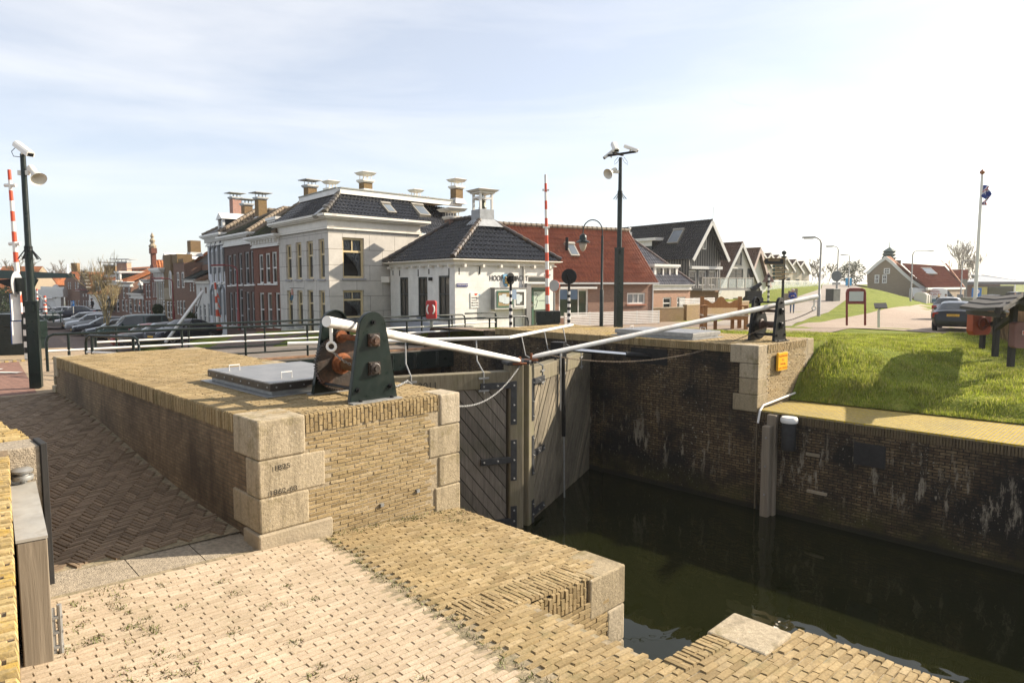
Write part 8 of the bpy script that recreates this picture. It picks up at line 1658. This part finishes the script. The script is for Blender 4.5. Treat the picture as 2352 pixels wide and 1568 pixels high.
# bench
bt = atZ(1655, 745, -2.33); t = thing('bench', 'oiled oak bench with a carved wavy backrest on the grass', 'bench', bt, R(8)); Y = 34; P = lambda px, py, dy=0: atY(px, py, Y+dy)
W_ = 3.2; M = frame((P(1672, 740).x, 34.6, ground_z(11, 34.6)), R(-4)) @ Matrix.Diagonal((1, 1, 1.25, 1)); hx = 1.05
b = MB(M)
for nm, pts in (('leg', [(-1.45,-.62,0,1.12), (-.15,-.62,0,1.12)]),): pass
def blk(nm, x0, x1, y0, y1, z0, z1): b = MB(M); b.box(x0, x1, y0, y1, z0, z1); b.build(nm, M_orangew, t, bevel=.012)
for x in (-1.05, .85): blk('back_post', x-.09, x+.09, .30, .46, 0, 1.32)
for x in (-1.05, .95): blk('front_leg', x-.09, x+.09, -.55, -.40, 0, .92)
for x in (-.45, .4): blk('leg', x-.08, x+.08, -.1, .05, 0, .55)
for x in (-1.05, .9): blk('arm_rest', x-.11, x+.11, -.62, .30, .922, .99); blk('side_rail', x-.05, x+.05, -.40, .30, .42, .52)
b = MB(M); b.box(-1.2, 1.1, -.55, .30, .552, .60); b.build('seat', plain('pale_seat', (.55,.47,.38), .6, var=.1), t); blk('front_rail', -.96, .86, -.53, -.46, .40, .55)
b = MB(M); n = 24; top = [(-.96+1.72*i/n, 1.16+.10*math.cos(4*math.pi*i/n)*(1 if 3 < i < 21 else .4) + (.06 if 10 <= i <= 14 else 0)) for i in range(n+1)]
b.prism([(-.96, .34, .86)]+[(.76, .34, .86)]+[(x, .34, z) for x, z in reversed(top)], (0, .06, 0)); b.build('backrest', M_orangew, t)
# flagpole and flag
p0_ = atZ(2238, 735, -2.4); Yf = 30; p0_ = atY(2236, 735, Yf); p0_.z = -2.1; p1_ = atY(2257, 402, Yf); p1_.x = p0_.x = (atY(2247, 560, Yf)).x; t = thing('flagpole', 'tall white flagpole with an onion shaped wooden finial', 'flagpole', p0_); b = MB(); b.tube([p0_, p0_.lerp(p1_, .5), p1_], [.085, .07, .05], 14); b.build('pole', M_white, t, smooth=40)
b = MB(); b.lathe([(.05, -.02), (.035, .03), (.08, .06), (.105, .11), (.09, .16), (.03, .22), (.005, .27)], p1_, 14); b.build('finial', plain('varnished_wood', (.36,.15,.08), .4), t, smooth=60)
t2 = NT('striped_flag_cloth'); wv = t2.n('ShaderNodeTexWave'); wv.bands_direction = 'DIAGONAL'; t2.l(t2.uv(), wv.inputs['Vector']); wv.inputs['Scale'].default_value = 1.1; cl = t2.ramp(wv.outputs['Fac'], [(0, (.02,.05,.28)), (.35, (.02,.05,.28)), (.42, (.62,.64,.70)), (.85, (.62,.64,.70)), (.9, (.45,.04,.04))], True); t2.set(cl, .8)
b = MB(); zf = lambda py: atY(2257, py, Yf).z; X = p0_.x; ctr = [(-.12, 427), (.10, 430), (.16, 442), (.02, 450), (.22, 458), (.12, 466)]; n = 22
rows = []
for i in range(n+1):
    f = i/n; row = []
    for j in range(9): g = j/8; x = X+.03+.30*g*(1-.25*f)+.09*math.sin(f*9+g*4)*(.3+f); y = Yf-.06+.10*math.sin(g*8+f*5); z = zf(427)-(zf(427)-zf(467))*f-.10*g*f+.04*math.sin(g*7); row.append((x, y, z))
    rows.append(b.add(row))
for i in range(n):
    for j in range(8): b.face((rows[i]+j, rows[i]+j+1, rows[i+1]+j+1, rows[i+1]+j))
tag(b.build('flag', t2.mat, loc=(X, Yf, zf(427)), smooth=True), 'tattered blue, white and red flag hanging from the white flagpole', 'flag')
# lifebuoy shelter
t = thing('lifebuoy_shelter', 'dark timber shelter with a shingled roof over lifesaving gear on the grass', 'shelter', atY(2290, 810, 20.5)); G0 = -2.02
posts = [atZ(2256, 790, -1.96), atZ(2286, 803.5, -1.99), atZ(2322, 825, -2.06)]
def pz(px, py, Y): return atY(px, py, Y).z
b = MB()
for P_, w in zip(posts, (.062, .066, .066)): b = MB(frame((P_.x, P_.y, 0), R(8))); b.box(-w, w, -w, w, P_.z-.2, -.62); b.build('post', M_blackw, t)
b = MB(); b.bar(posts[0]+Vector((0,0,.55)), posts[1]+Vector((.2,-.2,.95)), .12); b.bar(posts[1]+Vector((0,0,.65)), posts[2]+Vector((0,0,1.2)), .12); b.build('brace', M_blackw, t)
# roof: two slopes with stepped boards, ridge running away to the right
e0, e1 = atY(2204, 711, 20.3), atY(2304, 716, 15.9); r0_, r1_ = atY(2262, 682.5, 21.2), atY(2350, 682, 17.2); dm = atY(2292, 688, 19.2)
b = MB(); n = 3
for k in range(n):
    a0, a1 = e0.lerp(r0_, k/n), e1.lerp(r1_, k/n); c0_, c1_ = e0.lerp(r0_, (k+1.22)/n if k < n-1 else 1), e1.lerp(r1_, (k+1.22)/n if k < n-1 else 1); up = Vector((0,0,.085)); am, cm = (a0+a1)/2-Vector((0,0,.05)), (c0_+c1_)/2-Vector((0,0,.05)); lift = Vector((0,0,.03))
    for (p, q, r_, s_) in ((a0, am, cm, c0_), (am, a1, c1_, cm)): b.prism([p+lift, q+lift, r_, s_], up)
b.build('roof', wood('roof_board', (.035,.033,.032), (.10,.095,.088), .85, (22, 1, 22), .6), t)
o2 = Vector((1.5, .62, 0)); b = MB(); f0, f1 = r0_+o2+Vector((0,0,-.45)), r1_+o2+Vector((0,0,-.45)); b.prism([r0_, r1_, f1, f0], Vector((0,0,.05))); b.build('rear_roof', M_blackw, t)
b = MB(); b.bar(e0.lerp(r0_, .3)+Vector((.1,.1,-.2)), e1.lerp(r1_, .3)+Vector((0,.2,-.2)), .12); b.bar(e1+Vector((.05,.25,.02)), r1_+Vector((0,.2,-.08)), .10, .16); b.bar(r1_+Vector((0,.2,-.08)), f1+Vector((0,.1,0)), .10, .16); b.build('rafter', M_blackw, t)
M_orangebox = plain('faded_orange_plastic', (.42,.075,.03), .5, var=.12, dirt=(.30,.09,.05), dirtscale=4)
P_ = atY(2249, 752, 21.4); b = MB(frame((P_.x, P_.y, 0), R(18))); prf = []
z0, z1 = pz(2240, 769, 21.4), pz(2240, 716, 21.4); w = .40; zc = (z0+z1)/2
ring = [(-w, z0+.12), (-w+.1, z0), (w-.1, z0), (w, z0+.12), (w, z1), (-w, z1)]; b.prism([(x, -.10, z) for x, z in ring], (0, .22, 0)); o = b.build('case', M_orangebox, loc=(P_.x, P_.y, z0), bevel=.03); tag(o, 'faded orange lifebuoy case hanging under the timber shelter', 'lifebuoy case')
b = MB(frame((P_.x, P_.y, 0), R(18))); b.tube([(.17*math.cos(a), -.12, zc+.17*math.sin(a)) for a in [2*math.pi*i/14 for i in range(14)]], .05, 6, closed=True); b.build('ring_relief', plain('dark_orange', (.22,.04,.02), .5), o, smooth=True)
b = MB(); b.tube([atY(2233, 714, 20.6), atY(2285, 727, 18.8), atY(2313, 726, 16.4)], .022, 6); tag(b.build('boat_hook', plain('bamboo', (.34,.27,.13), .6), loc=atY(2285, 727, 18.8), smooth=True), 'thin pale boat hook pole hanging under the timber shelter', 'boat hook')
b = MB(); b.tube([atY(2295, 716, 18), atY(2315, 716, 15.6)], .028, 8); tag(b.build('metal_tube', M_alu, loc=atY(2300, 716, 17.5), smooth=True), 'short metal tube under the roof edge of the timber shelter', 'tube')
P_ = posts[2]; b = MB(frame((P_.x, P_.y-.20, 0), R(6))); z0, z1 = pz(2325, 797, P_.y), pz(2325, 738, P_.y); b.prism([(-.19, -.10, z0+.05), (-.14, -.13, z0), (.15, -.13, z0), (.20, -.10, z0+.05), (.20, -.10, z1-.04), (.15, -.13, z1), (-.14, -.13, z1), (-.19, -.10, z1-.04)], (0, .20, 0)); o = tag(b.build('equipment_box', plain('dull_maroon', (.20,.09,.085), .6, var=.12), loc=(P_.x, P_.y-.2, z0), bevel=.02), 'dull maroon equipment box with a small red and white sticker on the shelter post', 'box'); b = MB(frame((P_.x, P_.y-.20, 0), R(6))); b.box(.0, .11, -.135, -.1305, z1-.34, z1-.23); b.build('sticker', M_white, o); b = MB(frame((P_.x, P_.y-.20, 0), R(6))); b.box(.012, .045, -.138, -.1355, z1-.33, z1-.24); b.box(.06, .1, -.138, -.1355, z1-.33, z1-.24); b.build('pictogram', M_red, o)
# fence and reeds at the right edge, sign boards
t = thing('rail_fence', 'weathered timber rail fence behind the shelter at the right edge', 'fence', atY(2345, 780, 24)); 
fa, fb = atZ(2325, 772, -2.05), atZ(2420, 800, -2.05)
for i in range(6): q = fa.lerp(fb, i/5); b = MB(); b.box(q.x-.07, q.x+.07, q.y-.07, q.y+.07, -2.2, -1.0); b.build('post', M_oldw, t)
b = MB(); [b.bar((fa.x, fa.y-.05, z), (fb.x, fb.y-.05, z), .05, .13) for z in (-1.15, -1.6)]; b.build('rail', M_oldw, t)
def region_reed(n): f = rng.uniform(0, 1, n); o_ = rng.uniform(.3, 5, n); X = fa.x+.2+(fb.x-fa.x)*f*1.5+o_*.3; Y = fa.y+(fb.y-fa.y)*f*1.5+o_; return np.stack([X, Y, np.full(n, -2.2), np.ones(n)], 1)
t2 = NT('reed'); r_ = t2.n('ShaderNodeNewGeometry').outputs['Random Per Island']; t2.set(t2.ramp(r_, [(0, (.20,.12,.06)), (1, (.42,.28,.15))]), .8); blades('reeds', 12000, region_reed, 1.0, 1.6, t2.mat, 'brown reeds behind the timber rail fence', .25, .012)
def sign_on_post(label, px, y0, y1, w, Y, col, txt=None, yg=None, nm='sign', tc=None, tsz=.5):
    p = atY(px, (y0+y1)/2, Y); z1, z0 = pz(px, y0, Y), pz(px, y1, Y); gz = ground_z(p.x, p.y) if yg is None else pz(px, yg, Y); t = thing(nm, label, 'sign', (p.x, p.y, gz)); hw = w*Y/F/2
    b = MB(); b.tube([(p.x, p.y+.06, gz), (p.x, p.y+.06, z1)], .05, 8); b.build('post', M_steel, t); b = MB(); b.box(p.x-hw, p.x+hw, p.y-.03, p.y+.02, z0, z1); b.build('panel', col, t)
    if txt: text(txt, 'lettering', (z1-z0)*tsz, tc or M_white, t, (p.x, p.y-.034, z0+(z1-z0)*.14), (1,0,0), (0,0,1), ext=.004)
blue = plain('parking_blue', (.01,.16,.48), .35, var=.04)
sign_on_post('blue parking sign behind the white flagpole', 2243, 661, 685, 22, 78, blue, 'P', nm='parking_sign', tsz=1.05); sign_on_post('blue parking sign among the far gabled houses', 166.5, 690.5, 703, 7, 66, blue, 'P', 735, 'parking_sign', tsz=1.0)
sign_on_post('grey back of a square road sign beside the delivery van', 2205, 676, 690, 14, 84, plain('grey_sign_back', (.13,.15,.17)), nm='road_sign'); sign_on_post('bright blue board on the dike by the lamp posts', 1949, 638, 656, 14, 96, plain('cyan_blue', (.02,.32,.62), .4, var=.05), None, nm='advertising_board')
sign_on_post('round mirror or sign back on a pole beside the guard house door', 1273, 648, 649, 1, 31, M_greyw, nm='road_sign'); e = atY(1273, 656, 30.9); 
tt = thing('road_sign', 'round red rimmed sign back right of the guard house barrier', 'sign', e); disc_sign(tt, e, .26, (-.55, -.83, 0), M_greyw, 'sign_face'); disc_sign(tt, e+Vector((.012, .018, 0)), .275, (-.55, -.83, 0), M_red, 'rim')
p = atY(1766, 644, 60); tt = thing('striped_post', 'far striped post with a triangular warning sign behind the signpost', 'post', (p.x, p.y, ground_z(p.x, p.y)), 0, 'black and white striped signal posts'); gz = ground_z(p.x, p.y); zt = atY(1766, 632, 60).z
for off in (0, 1): b = MB(); [b.tube([(p.x, p.y, gz+(zt-gz)*i/11), (p.x, p.y, gz+(zt-gz)*(i+1)/11)], .10, 8) for i in range(11) if i % 2 == off]; b.build('white_stripe' if off else 'black_stripe', M_white if off else M_black, tt)
z = atY(1766, 648, 60).z; b = MB(); b.prism([(p.x-.55, p.y+.12, z), (p.x+.55, p.y+.12, z), (p.x, p.y+.12, z+.85)], (0, .03, 0)); b.build('warning_triangle', plain('brownish_sign_back', (.20,.12,.11), .6), tt)
# lifebuoy cabinet in front of the guard house
t = thing('lifebuoy_cabinet', 'red lifebuoy cabinet with a white ring in front of the guard house', 'lifebuoy case', atY(989, 735, 27.6)); Y = 27.6; x0, x1 = atY(977, 700, Y).x, atY(1001.5, 700, Y).x; z0, z1 = pz(989, 733, Y), pz(989, 690, Y); w = x1-x0; xm = (x0+x1)/2
b = MB(frame((xm, Y, 0), R(-12))); b.prism([(-w/2, 0, z0+.05), (-w/2+.05, 0, z0), (w/2-.05, 0, z0), (w/2, 0, z0+.05), (w/2, 0, z1-.05), (w/2-.05, 0, z1), (-w/2+.05, 0, z1), (-w/2, 0, z1-.05)], (0, .16, 0)); b.build('cabinet', plain('signal_red', (.42,.02,.02), .35, var=.06), t, bevel=.03)
b = MB(frame((xm, Y, 0), R(-12))); zc = (z0+z1)/2+.02
for a0, a1 in ((-.95, .95), (math.pi-.95, math.pi+.95)): b.tube([(w*.36*math.cos(a0+(a1-a0)*i/10), -.02, zc+w*.52*math.sin(a0+(a1-a0)*i/10)) for i in range(11)], .032, 6)
b.build('ring', M_white, t, smooth=True); b = MB(); b.box(xm-.06, xm+.06, Y+.17, Y+.25, -2.4, z1-.1); b.build('post', M_steel, t)
# bollards, containers, bin, cannon, boom
for k, (px, lb) in enumerate(((1735, 'left'), (1746, 'middle'), (1757, 'right'))):
    px = (1786.5, 1797.5, 1808)[k] + 18; p = atY(px, 692-4*k, 58+3*k); p.z = ground_z(p.x, p.y); b = MB(); b.box(p.x-.17, p.x+.17, p.y-.17, p.y+.17, p.z-.1, p.z+.95); b.box(p.x-.18, p.x+.18, p.y-.18, p.y+.18, p.z+.95, p.z+1.0)
    tag(b.build('bollard', M_oldw, loc=p, bevel=.02), ('nearest dark timber bollard beside the dike road', 'middle dark timber bollard beside the dike road', 'farthest dark timber bollard beside the dike road')[k], 'bollard', 'timber bollards by the dike road')
for k, px in enumerate((2114, 2119.5, 2125)):
    p = atY(px, 699, 92+1.6*k); p.z = ground_z(p.x, p.y)+.02; w = .75; b = MB(frame(p, R(-35))); b.prism([(-w, -.55, 0), (w, -.55, 0), (w, -.55, 1.25)]+[(w*math.cos(a), -.55, 1.25+.45*math.sin(a)) for a in [math.pi*i/8 for i in range(1, 8)]]+[(-w, -.55, 1.25)], (0, 1.1, 0))
    tag(b.build('waste_container', plain('pale_container', (.62,.60,.57), .5, var=.05), loc=p, bevel=.02), ('nearest rounded pale waste container in front of the van', 'middle rounded pale waste container in front of the van', 'farthest rounded pale waste container in front of the van')[k], 'container', 'rounded waste containers')
p = atY(1913, 680, 62); p.z = ground_z(p.x, p.y); b = MB(frame(p, R(30))); b.box(-.5, .5, -.4, .4, 0, 1.05); b.box(-.52, .52, -.42, .42, 1.05, 1.12); tag(b.build('utility_box', plain('grey_green_box', (.09,.10,.09), .6, var=.2), loc=p, bevel=.03), 'grey green utility box in the grass beside the second lamp post', 'utility box')
p = atY(2225, 726, 52); p.z = ground_z(p.x, p.y); b = MB(frame(p)); b.box(-.5, .5, -.3, .3, 0, 1.5); b.box(-.55, .55, -.35, .35, 1.5, 1.56); tag(b.build('utility_box', plain('sage_box', (.22,.24,.19), .6), loc=p, bevel=.02), 'sage green utility cabinet behind the timber shelter', 'utility box')
p = atY(1735, 664, 56); t = thing('cannon', 'old black cannon on a wooden carriage on the dike', 'cannon', (p.x, p.y, p.z-.7)); a = atY(1727, 667, 56); c = atY(1748, 651, 56); b = MB(); b.tube([a, a.lerp(c, .2), c], [.26, .24, .14], 12); b.build('barrel', M_black, t, smooth=40); b = MB(); q = a.lerp(c, .15); b.box(q.x-.55, q.x+.6, q.y-.35, q.y+.35, q.z-1.0, q.z-.1); b.build('carriage', M_blackw, t); [ (lambda bb: bb.build('wheel', M_blackw, t))(MB().lathe([(.3, -.05), (.3, .05)], n=14, ax=axes((q.x+sx*.4, q.y+sy*.42, q.z-.85), (1,0,0), (0,0,1), (0,-1,0)))) for sx in (-1, 1) for sy in (-1, 1)]
b = MB(); p, q = atY(380, 786, 37), atY(466, 669, 40); b.tube([p, q], .085, 10); t = tag(b.build('boom', M_white, loc=p, smooth=True), 'slanting white boom pole rising behind the bridge railing', 'boom'); b = MB(); b.tube(sag(q, atY(380, 700+55, 41), 1.2, 16), .02, 5); b.build('rigging_rope', M_black, t)
# left edge cabinet, planters, steel quay things
p = atZ(42, 812, -2.34); b = MB(frame((p.x, p.y, 0), R(12))); b.box(-.45, .45, -.4, .4, -2.35, -1.05); b.box(-.48, .48, -.43, .43, -1.42, -1.0); tag(b.build('control_box', M_dkgreen, loc=(p.x, p.y, -2.35), bevel=.02), 'dark green control box at the left edge beside the striped post', 'control box')
def bush(name, label, c, r, n, cols, group=None, hz=1.0):
    c = Vector(c); t = tag_ = thing(name, label, 'plant', c, 0, group); P = rng.normal(0, 1, (n, 3)); P /= np.linalg.norm(P, axis=1)[:,None]; P *= (rng.uniform(.35, 1, n)**.5)[:,None]*r; P[:,2] = P[:,2]*hz + r*hz; b = MB()
    for x, y, z in P: a, e = random.uniform(0, 6.3), random.uniform(-.6, 1.2); d = Vector((math.cos(a)*math.cos(e), math.sin(a)*math.cos(e), math.sin(e)))*random.uniform(.05, .11)*max(1, r*1.2); s_ = d.orthogonal().normalized()*d.length*.4; q = c+Vector((x, y, z)); b.poly([q-d, q+s_, q+d, q-s_])
    m = islands('leaf_'+name, cols, .6, .2); b.build('foliage', m, t); b = MB(); b.tube([c-Vector((0,0,.05)), c+Vector((0,0,r*hz))], .04*max(1, r), 6); b.build('stem', M_oldw, t); return t
EV = [(.015,.03,.01), (.03,.05,.014), (.05,.07,.02)]
for px, py, Y, r, lb in ((363, 722, 52, .4, 'dark clipped bush on the quay behind the boom'), (262, 718, 76, .9, 'dark evergreen bush beside the bare tree trunk'), (288, 716, 78, .8, 'low dark bush in front of the brick house'), (310, 708, 78, .55, 'hanging flower basket bush on the dormer house front'), (436, 745, 46, .42, 'small green bush at the foot of the warehouse')): bush('bush', lb, atY(px, py, Y), r, 900, EV)
for px, py, Y, r, lb in ((1955, 612+44, 108, 2.0, 'green bush beside the barn house gable'), (38, 726, 96, 2.6, 'olive green bush across the water behind the left mast'), (10, 728, 94, 1.8, 'brown green bush across the water at the left edge')): bush('bush', lb, atY(px, py, Y), r, 900, [(.06,.07,.02), (.10,.10,.035), (.14,.12,.05)])
# ------------------------------------------------------------------ bare trees
def bare_tree(label, base, H, spread, col, levels=4, seed=1, trunk=.16, up=.75, kids=(5, 6), group=None, rmin=.012):
    rd = random.Random(seed); base = Vector(base); t = thing('bare_tree', label, 'tree', base, 0, group); tb = MB(); cb = MB()
    def grow(mb, p, d, L, r, lv):
        n = 4; pts = [p]; q = p.copy(); dd = d.copy()
        for i in range(n): dd = (dd + Vector((rd.uniform(-1,1), rd.uniform(-1,1), rd.uniform(-.2,.8)))*.10).normalized(); q = q + dd*(L/n); pts.append(q.copy())
        mb.tube(pts, [max(rmin, r*(1-.6*i/n)) for i in range(n+1)], 6 if lv == 0 else 4 if lv < 2 else 3, caps=False)
        if lv < levels:
            for k in range(rd.randint(*kids)):
                f = rd.uniform(.25, 1); i = min(n-1, int(f*n)); o_ = pts[i].lerp(pts[i+1], f*n-i); a = rd.uniform(0, 6.283); s_ = spread*rd.uniform(.5, 1.2); nd = (dd*up + Vector((math.cos(a)*s_, math.sin(a)*s_, rd.uniform(.0, .5)))).normalized(); grow(cb, o_, nd, L*rd.uniform(.5, .78), r*.48, lv+1)
    grow(tb, base, Vector((0,0,1)), H*.42, trunk, 0); m = plain('bark_%d' % int(col[0]*1000), col, .9, var=.25, scale=6); tb.build('trunk', m, t, smooth=True); cb.build('crown', m, t, smooth=True); return t
p = atY(247, 735, 50); p.z = ground_z(p.x, p.y); bare_tree('yellowish bare tree between the parked cars and the far houses', p, 7.4, .5, (.34,.27,.14), 4, 3, .11, .9, (4, 5), rmin=.009); p2 = p+Vector((-1.2, 1.6, 0)); bare_tree('smaller bare tree just left of the yellowish bare tree', p2, 6.4, .45, (.30,.24,.12), 4, 8, .08, .95, (3, 5), rmin=.009)
bare_tree('brown bare tree across the water behind the left mast', atY(45, 722, 95), 9, .8, (.17,.13,.075), 4, 5, .2, .6, (4, 5), rmin=.03)
for i, (px, Y, H, sp) in enumerate(((1862, 150, 8.5, .75), (1880, 160, 8, .8), (1900, 170, 9, .7), (1925, 170, 9.5, .6), (1945, 165, 8, .6), (1966, 160, 8, .6), (2190, 170, 15, .55), (2205, 165, 17, .5), (2222, 172, 15.5, .55), (2236, 168, 11, .6))):
    p = atY(px, 655, Y); p.z = -1.5 if px < 2000 else -3; bare_tree(('first low grey bare tree right of the pale terrace', 'second grey bare tree right of the pale terrace', 'third grey bare tree left of the lamp posts', 'tall thin bare tree behind the second lamp post', 'thin bare tree behind the blue board', 'thin bare tree left of the barn house', 'bare tree behind the left of the barn roof end', 'tallest bare tree behind the barn roof end', 'wide bare tree left of the flagpole', 'low bare tree beside the flagpole')[i], p, H, sp, (.22,.19,.165), 4, 20+i, .14, .8, (3, 4), 'far bare trees', rmin=.04)
for i, (px, Y, H) in enumerate(((118, 190, 13), (140, 200, 12), (206, 190, 9))): bare_tree(('far bare tree above the white drawbridge roofs', 'far bare tree left of the gabled house', 'far bare tree behind the stepped gable')[i], (*atY(px, 650, Y).xy, -4), H, .7, (.20,.165,.13), 4, 40+i, .2, .7, (3, 4), 'far bare trees', rmin=.05)
# ------------------------------------------------------------------ birds, masts and other far things
def bird(P, s_): b = MB(); d = random.uniform(-.4, .4); b.poly([(P.x-s_, P.y, P.z+s_*.25), (P.x, P.y+.12, P.z), (P.x, P.y-.12, P.z)]); b.poly([(P.x+s_, P.y, P.z+s_*.3), (P.x, P.y-.12, P.z), (P.x, P.y+.12, P.z)]); b.tube([(P.x-.02, P.y-.25, P.z), (P.x+.02, P.y+.3, P.z-.02)], [.05, .09], 5); return b.build('bird', M_black, loc=P)
fl = [(1676, 213), (1678, 222), (1681, 229), (1687, 233), (1693, 236), (1700, 238), (1708, 240), (1714, 241), (1722, 243), (1735, 244), (1760, 242), (1771, 244), (1729, 240)]
for x, y in fl: tag(bird(atY(x, y, 330), .42), 'tiny dark bird in the curved flock high in the white sky', 'bird', 'curved flock of birds')
for x, y in ((1355, 273), (1362, 271), (1368, 270), (1373, 269), (1378, 268), (1384, 262), (1389, 270)): tag(bird(atY(x, y, 380), .38), 'tiny dark bird in the low flock left of the tall camera mast', 'bird', 'low flock of birds')
for px, y0, Y, lb in ((157.5, 607, 120, 'thin white mast beyond the drawbridge beam'), (2331, 640, 140, 'thin white mast far beyond the car park')): p = atY(px, 660, Y); p.z = -4; b = MB(); b.tube([p, (p.x, p.y, atY(px, y0, Y).z)], .14, 6); tag(b.build('ship_mast', M_whitew, loc=p, smooth=True), lb, 'mast')
b = MB(); b.poly([(180, 330, -3.4), (520, 330, -3.4), (520, 350, 1.4), (180, 350, 1.4)]); b.poly([(180, 350, 1.4), (520, 350, 1.4), (520, 420, 1.4), (180, 420, 1.4)]); struct(b.build('dike', M_grassg))
# ------------------------------------------------------------------ thin sea haze
t = NT('sea_haze'); t.t.nodes.remove(t.b); pv = t.n('ShaderNodeVolumePrincipled'); pv.inputs['Color'].default_value = (.93, .95, 1, 1); pv.inputs['Density'].default_value = .00032; pv.inputs['Anisotropy'].default_value = .3; t.l(pv.outputs[0], t.out.inputs['Volume'])
b = MB(); b.box(-2200, 2200, -2200, 2200, -9, 16); o = b.build('haze', t.mat, loc=(0, 0, 0)); o['kind'] = 'stuff'
scn.cycles.volume_bounces = 1
# one exposure-matched scale on every diffuse albedo (real stone, brick and paint are darker than they look in sun)
for m_ in bpy.data.materials:
    if not m_.use_nodes: continue
    for p_ in [n_ for n_ in m_.node_tree.nodes if n_.type == 'BSDF_PRINCIPLED']:
        lk = p_.inputs['Base Color'].links
        if lk:
            x_ = m_.node_tree.nodes.new('ShaderNodeMixRGB'); x_.blend_type = 'MULTIPLY'; x_.inputs[0].default_value = 1; x_.inputs[2].default_value = (.88, .87, .85, 1)
            m_.node_tree.links.new(lk[0].from_socket, x_.inputs[1]); m_.node_tree.links.new(x_.outputs[0], p_.inputs['Base Color'])
